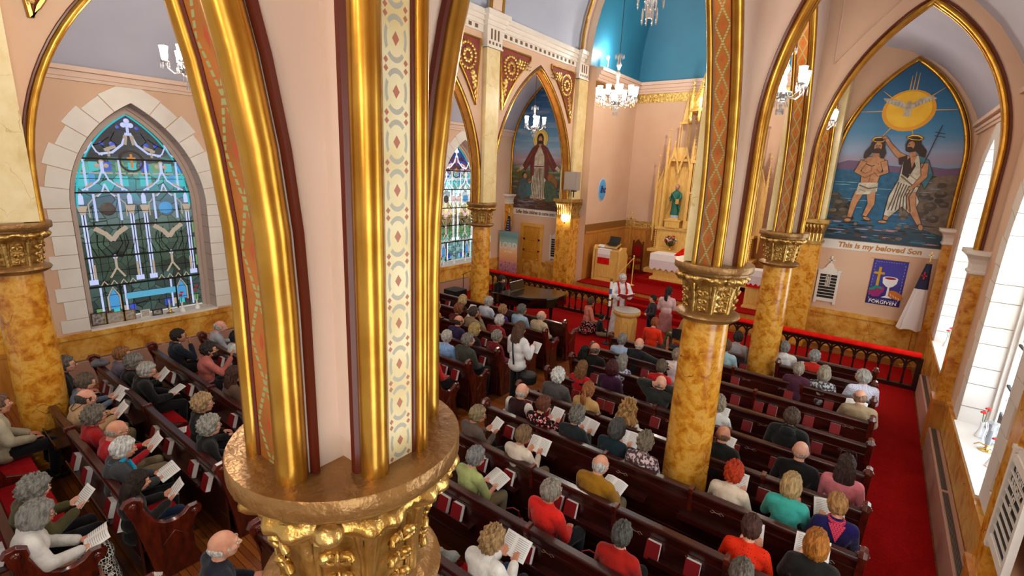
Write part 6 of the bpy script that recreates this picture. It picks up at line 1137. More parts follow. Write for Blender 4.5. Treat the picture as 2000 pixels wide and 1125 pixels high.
POSES['fold'] = stand_pose(elR=V3(.22, .06, 1.13), wrR=V3(.05, .24, 1.08), elL=V3(-.22, .06, 1.13), wrL=V3(-.05, .24, 1.06), dR=V3(-.9, .2, 0), dL=V3(.9, .2, 0), nR=V3(0, 0, 1), nL=V3(0, 0, 1))
_k = V3(0, 0, -.28)
POSES['kneel'] = seat_pose(pel=V3(0, 0, .30), waist=V3(0, .0, .45), chest=V3(0, .02, .62), neck0=V3(0, .03, .75), neck1=V3(0, .06, .82), head=V3(0, .085, .91), shR=V3(.165, .02, .71), shL=V3(-.165, .02, .71), elR=V3(.23, .08, .46), elL=V3(-.23, .08, .46), wrR=V3(.16, .26, .30), wrL=V3(-.12, .26, .34), knR=V3(.14, .36, .16), knL=V3(-.14, .36, .16), anR=V3(.12, -.08, .09), anL=V3(-.12, -.08, .09), legs='kneel')
POSES['floor'] = seat_pose(pel=V3(0, 0, .14), waist=V3(0, -.02, .29), chest=V3(0, 0, .46), neck0=V3(0, .01, .59), neck1=V3(0, .04, .66), head=V3(0, .07, .75), shR=V3(.15, 0, .55), shL=V3(-.15, 0, .55), elR=V3(.21, .06, .32), elL=V3(-.21, .06, .32), wrR=V3(.16, .24, .20), wrL=V3(-.16, .24, .20), knR=V3(.30, .30, .15), knL=V3(-.30, .30, .15), anR=V3(.05, .40, .08), anL=V3(-.05, .36, .08), legs='floor')
def hand(m, w, d, n, side, curl=.9):
    d = d.normalized(); n = (n - d * n.dot(d)).normalized(); l = d.cross(n)
    pc = w + d * .048; R = Matrix((l, d, n)).transposed(); m.ell(pc, (.038, .046, .016), 10, 8, 0, R)
    for i in range(4):
        b = w + d * (.082 - abs(i - 1.4) * .004) + l * (i - 1.5) * .0195; L_ = (.030, .034, .032, .026)[i if side > 0 else 3 - i]; c1 = b + (d * math.cos(curl * .4) - n * math.sin(curl * .4)) * L_; c2 = c1 + (d * math.cos(curl) - n * math.sin(curl)) * L_ * .8; c3 = c2 + (d * math.cos(curl * 1.6) - n * math.sin(curl * 1.6)) * L_ * .55
        for a, b_, r0, r1 in ((b, c1, .0098, .0092), (c1, c2, .0092, .0086), (c2, c3, .0086, .0078)): cap(m, a, b_, r0, r1, 8)
    s_ = -side; t0 = w + d * .028 + l * s_ * .03; t1 = t0 + (d * .6 + l * s_ * .75 - n * .15) * .036; t2 = t1 + (d * .9 + l * s_ * .2 - n * .35) * .03; cap(m, t0, t1, .0125, .0105, 8); cap(m, t1, t2, .0105, .009, 8)
def body_prims(m, J, k=0.0, part='body'):
    P = J
    if part in ('body', 'top', 'coat', 'short', 'alb'):
        m.ell(P['pel'], (.165 + k, .12 + k, .12 + k), 14, 10); m.ell(P['waist'], (.142 + k, .108 + k, .13 + k), 14, 10); m.ell(P['chest'], (.162 + k, .115 + k, .15 + k), 14, 10)
        cap(m, P['shL'] + V3(.02, 0, .0), P['shR'] - V3(.02, 0, 0), .058 + k, .058 + k, 12); cap(m, P['chest'] + V3(0, .0, .05), P['neck0'], .10 + k, .062 + k, 12); cap(m, P['shL'] + V3(.04, 0, .012), P['neck0'] + V3(0, 0, -.005), .046 + k, .05 + k * .5, 10); cap(m, P['shR'] + V3(-.04, 0, .012), P['neck0'] + V3(0, 0, -.005), .046 + k, .05 + k * .5, 10)
        if k > .02: cap(m, P['shL'] + V3(.03, 0, .02), P['neck0'] - V3(0, 0, .01), .05 + k * .6, .06 + k * .3, 10); cap(m, P['shR'] + V3(-.03, 0, .02), P['neck0'] - V3(0, 0, .01), .05 + k * .6, .06 + k * .3, 10)
        for s in 'RL':
            sh, el, wr = P['sh' + s], P['el' + s], P['wr' + s]; cap(m, sh, el, .054 + k, .042 + k)
            if part == 'short': pass
            elif part == 'body': cap(m, el, wr, .040, .026)
            else: cap(m, el, el + (wr - el) * .93, .042 + k, .030 + k * (1.6 if part == 'alb' else 1))
        if part == 'short':
            pass
    if part in ('body', 'pants'):
        if part == 'pants': m.ell(P['pel'], (.17 + k, .125 + k, .125 + k), 14, 10)
        for s, q in (('R', 1), ('L', -1)):
            h = P['pel'] + V3(q * P['hip'], .02, -.01); cap(m, h, P['kn' + s], .088 + k, .06 + k, 12); cap(m, P['kn' + s], P['an' + s] + (V3(0, 0, .03) if part == 'pants' else V3(0, 0, 0)), .058 + k, .038 + k * 1.6, 12)
    if part in ('body', 'shoes'):
        for s in 'RL':
            a = P['an' + s]; f = V3(0, .1, -.05) if P['legs'] in ('sit', 'stand') else V3(0, -.08, -.02); cap(m, a + V3(0, -.01, -.04), a + f, .036 + k, .030 + k, 10)
def head_prims(m, c):
    E = lambda p, r, n=14: m.ell(c + Vector(p) * HS, tuple(q * HS for q in r), n, 10)
    E((0, -.012, .022), (.073, .092, .088)); E((0, .012, -.02), (.064, .076, .085)); E((0, .034, -.062), (.048, .048, .048)); E((0, .06, -.09), (.022, .022, .02)); E((0, .072, .018), (.05, .02, .02))
    cap(m, c + V3(0, .082, .012) * HS, c + V3(0, .104, -.022) * HS, .0095, .0155, 8); E((.010, .094, -.026), (.011, .012, .009), 8); E((-.010, .094, -.026), (.011, .012, .009), 8)
    E((0, .083, -.050), (.022, .012, .007), 8); E((0, .080, -.061), (.019, .012, .008), 8)
    for q in (-1, 1):
        E((q * .037, .052, -.022), (.026, .03, .024)); m.ell(c + V3(q * .074, -.005, -.008) * HS, (.010, .022, .035), 8, 8, 0, Euler((.15, 0, q * .35)).to_matrix())
BODY = {}
def parts_for(pose):
    if pose in BODY: return BODY[pose]
    J = POSES[pose]; m = MB(); body_prims(m, J, 0, 'body'); cap(m, J['neck0'] - V3(0, 0, .03), J['neck1'] + V3(0, -.012, .03), .058, .054, 12); head_prims(m, J['head'])
    for s, q in (('R', 1), ('L', -1)): hand(m, J['wr' + s], J['d' + s], J['n' + s], q)
    d = {'J': J, 'body': remesh(m, 'body_' + pose, .0095, 2)}
    d['co'] = np.empty(len(d['body'].vertices) * 3, dtype=np.float32); d['body'].vertices.foreach_get('co', d['co'])
    BODY[pose] = d; return d
def garment(pose, kind):
    d = parts_for(pose)
    if kind in d: return d[kind]
    J = d['J']; m = MB(); base = {'top': .013, 'short': .013, 'coat': .024, 'alb': .03}.get(kind)
    if kind in ('top', 'short', 'coat', 'alb'):
        body_prims(m, J, base, kind)
        if kind == 'short':
            pass
        if kind == 'coat' : m.ell(J['pel'] + V3(0, .0, -.02), (.2, .155, .13), 14, 10); m.tube([J['neck0'] + V3(.066 * math.cos(a), .06 * math.sin(a) - .005, .012 + .012 * math.sin(a)) for a in [2 * PI * i / 14 for i in range(14)]], .017, 6, closed=True)
        if kind == 'top': m.tube([J['neck0'] + V3(.061 * math.cos(a), .058 * math.sin(a), .008) for a in [2 * PI * i / 14 for i in range(14)]], .012, 6, closed=True)
        if kind == 'alb':
            m.lathe([(.24, .04), (.22, .3), (.19, .7), (.17, 1.0), (.15, 1.25)], (0, 0, 0), 20)
            for s in 'RL': cap(m, J['el' + s], J['wr' + s], .07, .085, 10)
        vox = .015
    elif kind == 'pants': body_prims(m, J, .012, 'pants'); vox = .017
    elif kind == 'shoes': body_prims(m, J, .008, 'shoes'); vox = .014
    elif kind == 'skirt':
        k1, k2 = J['knR'], J['knL']; m.ell(J['pel'], (.19, .145, .13), 14, 10)
        if J['legs'] == 'sit':
            for t in (0, .2, .4, .6, .8, 1): p = J['pel'].lerp((k1 + k2) / 2, t); m.ell(p + V3(0, 0, -.01), (.19 + .02 * t, .11, .105 - .02 * t), 14, 8)
            for t in (.0, .35, .7, 1): p = ((k1 + k2) / 2).lerp(V3(0, .5, .22), t); m.ell(p, (.21 + .03 * t, .085, .1), 14, 8)
        elif J['legs'] == 'stand': m.lathe([(.21, .55), (.19, .75), (.16, .98), (.14, 1.05)], (0, 0, 0), 24, wob=lambda r, z, a: r * (1 + .04 * math.sin(9 * a) * (1.05 - z) * 2))
        else:
            for t in (0, .3, .6, 1): m.ell(J['pel'].lerp((k1 + k2) / 2, t) + V3(0, 0, -.03 - .05 * t), (.25 + .08 * t, .17, .14 - .03 * t), 14, 8)
            m.ell(V3(0, -.05, .1), (.3, .25, .11), 14, 8)
        vox = .018
    d[kind] = remesh(m, kind + '_' + pose, vox, 3); return d[kind]
# ---- fabrics, skin, hair
def fabric(col, style=''):
    nm = 'fabric_%s%s' % (col, style)
    if nm in MATS: return MATS[nm]
    a = lin(col); dk = tuple(x * .72 for x in a[:3])
    if not style: m = mat(nm, a[:3], .85, col2=dk, scale=7, bump=.9, bscale=7, spec=.15, sheen=.15, detail=3)
    else:
        m = mat(nm, a[:3], .8, spec=.15, bump=.8, bscale=7); N, L = m.node_tree.nodes, m.node_tree.links; b = N['Principled BSDF']; t = N.new('ShaderNodeTexCoord'); r = N.new('ShaderNodeValToRGB'); r.color_ramp.interpolation = 'CONSTANT'; cr = r.color_ramp
        def ramp(st):
            while len(cr.elements) < len(st): cr.elements.new(.5)
            for e, (p, c) in zip(cr.elements, st): e.position = p; e.color = c if len(c) == 4 else lin(c)
        if style == 'x':
            ck = N.new('ShaderNodeTexChecker'); ck.inputs['Scale'].default_value = 70; ck.inputs['Color1'].default_value = a; ck.inputs['Color2'].default_value = tuple(min(1, x * 1.9 + .05) for x in a[:3]) + (1,); L.new(t.outputs['Object'], ck.inputs['Vector']); L.new(ck.outputs[0], b.inputs['Base Color']); return m
        if style == 'o':
            v = N.new('ShaderNodeTexVoronoi'); v.inputs['Scale'].default_value = 42; v.inputs['Randomness'].default_value = 0; L.new(t.outputs['Object'], v.inputs['Vector']); ramp([(0, (.03, .01, .01, 1)), (.22, a)]); L.new(v.outputs['Distance'], r.inputs['Fac'])
        elif style == 'k2':
            v = N.new('ShaderNodeTexVoronoi'); v.inputs['Scale'].default_value = 30; v.feature = 'DISTANCE_TO_EDGE'; v.inputs['Randomness'].default_value = .35; L.new(t.outputs['Object'], v.inputs['Vector']); ramp([(0, 'd8d4cc'), (.09, '141414')]); L.new(v.outputs['Distance'], r.inputs['Fac'])
        else:
            n = N.new('ShaderNodeTexNoise'); n.inputs['Scale'].default_value = 26 if style != 'q' else 14; n.inputs['Detail'].default_value = 1; L.new(t.outputs['Object'], n.inputs['Vector'])
            ramp({'p': [(0, tuple(x * .25 for x in a[:3]) + (1,)), (.46, a), (.54, tuple(min(1, x * 2.2 + .1) for x in a[:3]) + (1,))], 'f': [(0, '121010'), (.55, 'c82028'), (.61, 'e8dcd8'), (.67, '121010')], 'q': [(0, a), (.5, '9a1c18'), (.58, a)]}[style]); L.new(n.outputs['Fac'], r.inputs['Fac'])
        L.new(r.outputs[0], b.inputs['Base Color'])
    return m
def skinm(i):
    c, c2 = [('d8a084', 'c88468'), ('cf9478', 'b87458'), ('dca890', 'd08c78'), ('b87c5c', '9a6244')][i]; m = mat('skin_%d' % i, c, .5, col2=c2, scale=9, spec=.35)
    m.node_tree.nodes['Principled BSDF'].inputs['Subsurface Weight'].default_value = .0; return m
def hairm(col):
    nm = 'hair_' + col
    if nm in MATS: return MATS[nm]
    a = lin(col); m = mat(nm, tuple(x * .55 for x in a[:3]), .5, col2=tuple(min(1, x * 1.25) for x in a[:3]), scale=34, ramp=(.36, .62), stretch=(1.6, 1.6, .35), bump=.9, bscale=70, spec=.4); return m
HAIR = {}
def hair_mesh(style, var=0):
    key = (style, var)
    if key in HAIR: return HAIR[key]
    rn = random.Random(hash(style) % 1000 if False else sum(map(ord, style)) + var * 7); nt, npz = 56, 44; vs = []; ph = [rn.random() * 6 for _ in range(8)]
    curl = {'curly': .013, 'bigcurly': .03, 'pony': .008, 'long': .004, 'short': .0055, 'bob': .0045, 'fringe': .003, 'bald': .0005}[style]; thick = {'curly': .026, 'bigcurly': .045, 'pony': .016, 'long': .016, 'short': .017, 'bob': .026, 'fringe': .007, 'bald': .006}[style]
    m = MB()
    def hairline(az):   # az 0 = front; returns lowest z of hair
        f = math.cos(az)
        if style in ('fringe', 'bald'): return -.065 if f < .2 else (-.02 if f < .45 else .2)
        if style in ('long', 'bigcurly'): return .055 if f > .62 else (-.10 if f > .1 else -.30)
        if style == 'bob': return .050 if f > .66 else (-.075 if f > .2 else -.105)
        if style in ('curly',): return .048 if f > .62 else (-.035 if f > .2 else -.085)
        return .060 if f > .62 else (-.005 if f > .25 else -.075)
    ext = {'long': .22, 'bigcurly': .17}.get(style, 0)
    for j in range(npz + 1):
        t = PI * j / npz
        for i in range(nt):
            a = 2 * PI * i / nt; x, y, z = math.sin(t) * math.sin(a), math.sin(t) * math.cos(a), math.cos(t); az = a if a <= PI else 2 * PI - a
            lo = hairline(az); bx, by, bz = .073 * x, .092 * y - .012, .092 * z + .018
            on = 1.0 if bz > lo else 0.0
            if bz > lo - .012 and bz <= lo: on = .4
            if style in ('fringe', 'bald') and bz > (.040 if style == 'fringe' else .012) + .012 * math.sin(a * 3): on = -1
            
            w = (math.sin(a * 7 + ph[0] + 3 * z) * math.sin(t * 9 + ph[1]) + .6 * math.sin(a * 13 + ph[2]) * math.sin(t * 15 + ph[3] + 2 * x)) if style in ('curly', 'bigcurly', 'pony') else (math.sin(a * 19 + ph[0] + 2.5 * math.sin(t * 5 + ph[4])) * .7 + .6 * math.sin(a * 9 + ph[1] + 2 * t) + .5 * math.sin(t * 11 + 3 * math.sin(a * 2 + ph[2])))
            r = 1 + (thick * on + (curl * w if on > .3 else 0)) / .085
            if on == 0: r = .86
            if on == -1: r = .93
            X, Y, Z = bx * r, by * r, bz * (r if bz > 0 else (r if on else .9))
            if style in ('bob',) and z < .2 and on >= 1: k = min(1, (.2 - z)); X *= 1 + .20 * k; Y = Y * (1 + .1 * k); Z -= .03 * k
            if ext and z < .1 and math.cos(az) < .35 and on >= 1:
                k = (.1 - z); X = X * (1 + .05 * k) + (.03 * math.copysign(1, x) * k if abs(x) > .1 else 0); X = X * (1 + (1.1 if style == 'bigcurly' else .45) * k * .6); Z -= ext * k; Y = min(Y, -.03 - .0 * k) - (.035 if style == 'bigcurly' else .02) * k
                X += .006 * math.sin(a * 9 + Z * 60) if style == 'bigcurly' or var else 0
            vs.append((X, Y, Z))
    m.add(vs, [(j * nt + i, (j + 1) * nt + i, (j + 1) * nt + (i + 1) % nt, j * nt + (i + 1) % nt) for j in range(npz) for i in range(nt)])
    if ext:    # falling locks down the back
        for k in range(15 if style == 'long' else 26):
            u = (k / (14 if style == 'long' else 25) - .5) * 2; x0 = u * (.082 if style == 'long' else .10); wv = .012 if style == 'bigcurly' else (.008 if var else .002); y0 = -.075 - .03 * (1 - u * u); L_ = (.27 if style == 'long' else .22) + rn.uniform(-.03, .02); pts = []
            for q in range(8): tt = q / 7; pts.append((x0 * (1 + (.55 if style == 'bigcurly' else .12) * tt) + wv * math.sin(q * 2.1 + k * 1.7), y0 - .015 * math.sin(PI * tt) - .012 * tt + wv * .6 * math.cos(q * 1.9 + k), .02 - L_ * tt))
            m.tube(pts, [.018 + .008 * (style == 'bigcurly')] * 6 + [.014, .004], 6)
    if style == 'pony':
        m.ell((0, -.115, .02), (.03, .03, .03), 10, 8)
        for k in range(9):
            a = 2 * PI * k / 9; m.tube([(.012 * math.cos(a), -.12, .015), (.028 * math.cos(a), -.145 + .012 * math.sin(a), -.05), (.034 * math.cos(a + .5), -.14 + .02 * math.sin(a), -.12), (.026 * math.cos(a + 1), -.13 + .015 * math.sin(a), -.18), (.01 * math.cos(a), -.125, -.21)], [.012, .018, .02, .015, .004], 6)
    me = bpy.data.meshes.new('hair_' + style); me.from_pydata(m.v, [], m.f); bm = bmesh.new(); bm.from_mesh(me); bmesh.ops.remove_doubles(bm, verts=bm.verts, dist=1e-5); bmesh.ops.recalc_face_normals(bm, faces=bm.faces); bm.to_mesh(me); bm.free(); me.shade_smooth(); me.materials.append(M_PAPER); HAIR[key] = me; return me
def simple_mesh(name, m, mt):
    me = bpy.data.meshes.new(name); me.from_pydata(m.v, [], m.f); bm = bmesh.new(); bm.from_mesh(me); bmesh.ops.recalc_face_normals(bm, faces=bm.faces); bm.to_mesh(me); bm.free(); me.shade_smooth(); me.materials.append(mt); return me
M_EYE = mat('eye_white', 'e6e0da', .3); M_IRIS = mat('iris_dark', '241a14', .3); M_LIP = mat('lip_rose', 'a85a4c', .5)
_e = MB()
for q in (-1, 1): _e.ell((q * .031, .078, .0), (.012, .008, .0065), 10, 6, 0); _e.ell((q * .031, .0845, .0), (.005, .003, .0052), 8, 5, 1)
EYES = simple_mesh('eyes', _e, M_EYE); EYES.materials.append(M_IRIS); EYES.polygons.foreach_set('material_index', _e.m)
_e = MB().ell((0, .0905, -.0535), (.022, .007, .0065), 10, 6); LIPS = simple_mesh('lips', _e, M_LIP)
_e = MB()
for q in (-1, 1): _e.tube([(q * .016, .0925, .021), (q * .033, .0905, .0265), (q * .05, .079, .021)], .0035, 5)
BROW = simple_mesh('eyebrows', _e, M_IRIS)
_e = MB()
for q in (-1, 1): _e.tube([(q * .034 + .024 * math.cos(a), .103 - .004 * abs(math.cos(a)), -.002 + .017 * math.sin(a)) for a in [2 * PI * i / 14 for i in range(14)]], .0022, 5, closed=True); _e.tube([(q * .058, .098, .003), (q * .074, .05, .004), (q * .08, -.01, -.002)], .0022, 5)
_e.tube([(-.01, .104, .003), (0, .107, .006), (.01, .104, .003)], .0022, 5); GLASSES = simple_mesh('glasses', _e, M_BLACKM)
_e = MB().ell((0, .068, -.078), (.052, .038, .036), 14, 8).ell((0, .05, -.045), (.066, .04, .035), 14, 8).ell((0, .093, -.040), (.026, .01, .008), 10, 6); BEARD = simple_mesh('beard', _e, M_IRIS)
_e = MB().tube([(.060 * math.cos(a), .056 * math.sin(a) + .004, .022 + .010 * math.sin(a)) for a in [2 * PI * i / 16 for i in range(16)]], .012, 6, closed=True); COLLAR = simple_mesh('collar', _e, M_PAPER)
BC = {}
def link_mesh(name, me, parent, m=None, mi=0):
    o = bpy.data.objects.new(name, me); COL.objects.link(o); o.parent = parent
    if m is not None:
        if not me.materials: me.materials.append(m)
        o.material_slots[mi].link = 'OBJECT'; o.material_slots[mi].material = m
    return o
def person(x, y, s, label, sex, hair, hc, top, tc, bottom, pose, yaw, fl, rz=0.0, z=0.0, tstyle='', tilt=0, group=None, skin=None, bcol=None):
    i = sum(map(ord, label)); e = empty('person', (x, y, z), math.radians(rz), label, 'person', group); w = 1.0 if sex == 'm' else .90
    if sex == 'c': w = .95
    e.scale = (s * w, s * (.97 if w < 1 else 1), s); d = parts_for(pose); J = d['J']; yq = int(round(yaw / 10.0)) * 10; tl = tilt if tilt else (-14 if pose in ('read', 'readlow') else 0)
    key = (pose, yq, tl)
    piv = J['neck1'] + V3(0, -.02, -.01); Rh = Euler((math.radians(tl), 0, math.radians(-yq))).to_matrix()
    if key not in BC:
        me = d['body'].copy(); co = d['co'].reshape(-1, 3).copy(); zz = co[:, 2]; near = (np.abs(co[:, 0]) < .1 + (zz > piv.z + .02) * 1.0) & (np.hypot(co[:, 0] - J['head'].x, co[:, 1] - J['head'].y) < .15); t = np.clip((zz - (piv.z - .035)) / .07, 0, 1) * near
        if yq or tl:
            Rn = np.array(Rh); p = np.array(piv); rot = (co - p) @ Rn.T + p; co = co * (1 - t[:, None]) + rot * t[:, None]; me.vertices.foreach_set('co', co.astype(np.float32).ravel())
        BC[key] = me
    sk = skinm(i % 3 if skin is None else skin); link_mesh('body', BC[key], e, sk)
    hp = piv + Rh @ (J['head'] - piv); he = Rh.to_euler()
    def onhead(n_, me, m=None): o = link_mesh(n_, me, e, m); o.location = hp; o.rotation_euler = he; o.scale = (HS, HS, HS); return o
    st = {'t': '', 'k': ''}.get('', '')
    for c in 'xpfoq':
        if c in fl: st = c
    if top: link_mesh({'short': 'short_sleeved_top', 'alb': 'alb'}.get(top, top), garment(pose, top), e, fabric(tc, tstyle or st))
    bc = bcol or {'dark': '16151a', 'khaki': '8a7a5c', 'jeans': '22324e', 'patskirt': '1a1a1a', 'skirtf': '141014'}.get(bottom, bottom)
    if bottom: link_mesh('skirt' if 'skirt' in bottom or bottom.startswith('sk') else 'trousers', garment(pose, 'skirt' if 'skirt' in bottom or bottom.startswith('sk') else 'pants'), e, fabric(bc, 'k2' if bottom == 'patskirt' else ('f' if bottom == 'skirtf' else ''))); link_mesh('shoes', garment(pose, 'shoes'), e, M_BLACKM)
    onhead('hair', hair_mesh(hair, i % 2), hairm(hc)); onhead('eyes', EYES); onhead('lips', LIPS); onhead('eyebrows', BROW, hairm(hc))
    if 'g' in fl: onhead('glasses', GLASSES)
    if 'd' in fl: onhead('beard', BEARD, hairm(hc))
    if 'z' in fl: g = onhead('sunglasses', GLASSES); g.location = hp + Rh @ V3(0, -.035, .105); g.rotation_euler = (.5, 0, he.z)
    def nb(n_, m_, mt): return m_.build(n_, mt, e, ang=60)
    if 'k' in fl: c = link_mesh('collar', COLLAR, e, fabric('e8e4e0' if 'bright' not in label and 'red sweater' not in label else ('1a1a1a' if 'over a black' in label else 'e0d8d4'))); c.location = J['neck0']
    if 's' in fl: nb('scarf', MB().tube([J['neck0'] + V3(.075 * math.cos(a), .07 * math.sin(a) + .0, .02 + .02 * math.sin(a)) for a in [2 * PI * q / 14 for q in range(14)]], .026, 7, closed=True).tube([J['neck0'] + V3(.03, .09, .0), J['chest'] + V3(.05, .15, .03), J['waist'] + V3(.06, .16, .06)], [.025, .022, .02], 6), fabric('1c9ac8'))
    if 'S' in fl: nb('scarf', MB().tube([J['neck0'] + V3(.075 * math.cos(a), .07 * math.sin(a), .02) for a in [2 * PI * q / 14 for q in range(14)]], .022, 7, closed=True).add([J['neck0'] + V3(-.085, -.09, .02), J['neck0'] + V3(.085, -.09, .02), J['neck0'] + V3(0, -.165, -.14)], [(0, 1, 2)]), fabric('a01c3c', 'x'))
    if 'h' in fl: nb('hood', MB().ell(J['neck0'] + V3(0, -.085, -.02), (.10, .05, .085), 14, 8).tube([J['neck0'] + V3(.085 * math.cos(a), .08 * math.sin(a) - .01, .01 - .02 * math.sin(a)) for a in [2 * PI * q / 14 for q in range(14)]], .024, 7, closed=True), fabric(tc))
    if 'v' in fl or 'w' in fl:     # sleeves of another cloth than the vest
        for q in 'RL': m = MB(); cap(m, J['sh' + q], J['el' + q], .072, .06, 12); cap(m, J['el' + q], J['el' + q] + (J['wr' + q] - J['el' + q]) * .92, .06, .047, 12); nb('shirt_sleeve', m, fabric('d8d2cc' if 'v' in fl or 'white shirt' in label else 'a8a0a0'))
        if 'patterned vest' in label: e.children[1].material_slots[0].material = fabric('7a1420', 'p')
    if 't' in fl: nb('jacket_yoke', MB().ell(J['chest'] + V3(0, -.02, -.05), (.178, .128, .05), 16, 8).ell(J['waist'] + V3(0, -.0, -.02), (.176, .142, .13), 16, 10), fabric('a08c64'))
    if 'c' in fl and 'glasses cord' in label: onhead('glasses_cord', simple_mesh('glasses_cord', MB().tube([(.08, -.01, -.002), (.085, -.07, -.06), (.04, -.12, -.13), (-.04, -.12, -.13), (-.085, -.07, -.06), (-.08, -.01, -.002)], .004, 5), M_BLACKM))
    return e
def page(x, y, z, rx, rz, label, w=.15, h=.21, fold=True, ry=0):
    e = empty('bulletin', (x, y, z), rz, label, 'booklet', 'printed service sheets'); e.rotation_euler = (rx, ry, rz); m = MB(); n = 6
    for q in ((-1, 1) if fold else (0,)):
        for lay in (0, 1):
            vs = []
            for k in range(n + 1):
                t = k / n; xx = (q * w * t if fold else (t - .5) * w * 1.3); yy = -.018 * math.sin(PI * t) * (1 if fold else .5) + (.03 * t if fold else 0) - lay * .0025
                vs += [(xx, yy, -h / 2), (xx, yy, h / 2)]
            m.add(vs, [(2 * k, 2 * k + 2, 2 * k + 3, 2 * k + 1) for k in range(n)])
    m.build('pages', M_PAPER, e, ang=60); t_ = MB()
    for k in range(9):
        zz = h * .36 - k * h * .085
        for q in ((-1, 1) if fold else (0,)):
            a, b = (q * .02, q * (w - .02)) if fold else (-w * .5, w * .5); a, b = min(a, b), max(a, b); vs = []
            for u in range(5): xx = a + (b - a) * u / 4; tt = abs(xx) / w if fold else xx / (w * 1.3) + .5; yy = -.018 * math.sin(PI * tt) * (1 if fold else .5) + (.03 * tt if fold else 0) - .0042; vs += [(xx, yy, zz), (xx, yy, zz + .004)]
            t_.add(vs, [(2 * u, 2 * u + 2, 2 * u + 3, 2 * u + 1) for u in range(4)])
    t_.build('print_lines', mat('grey_ink', '8a8684', .8), e, smooth=False); return e
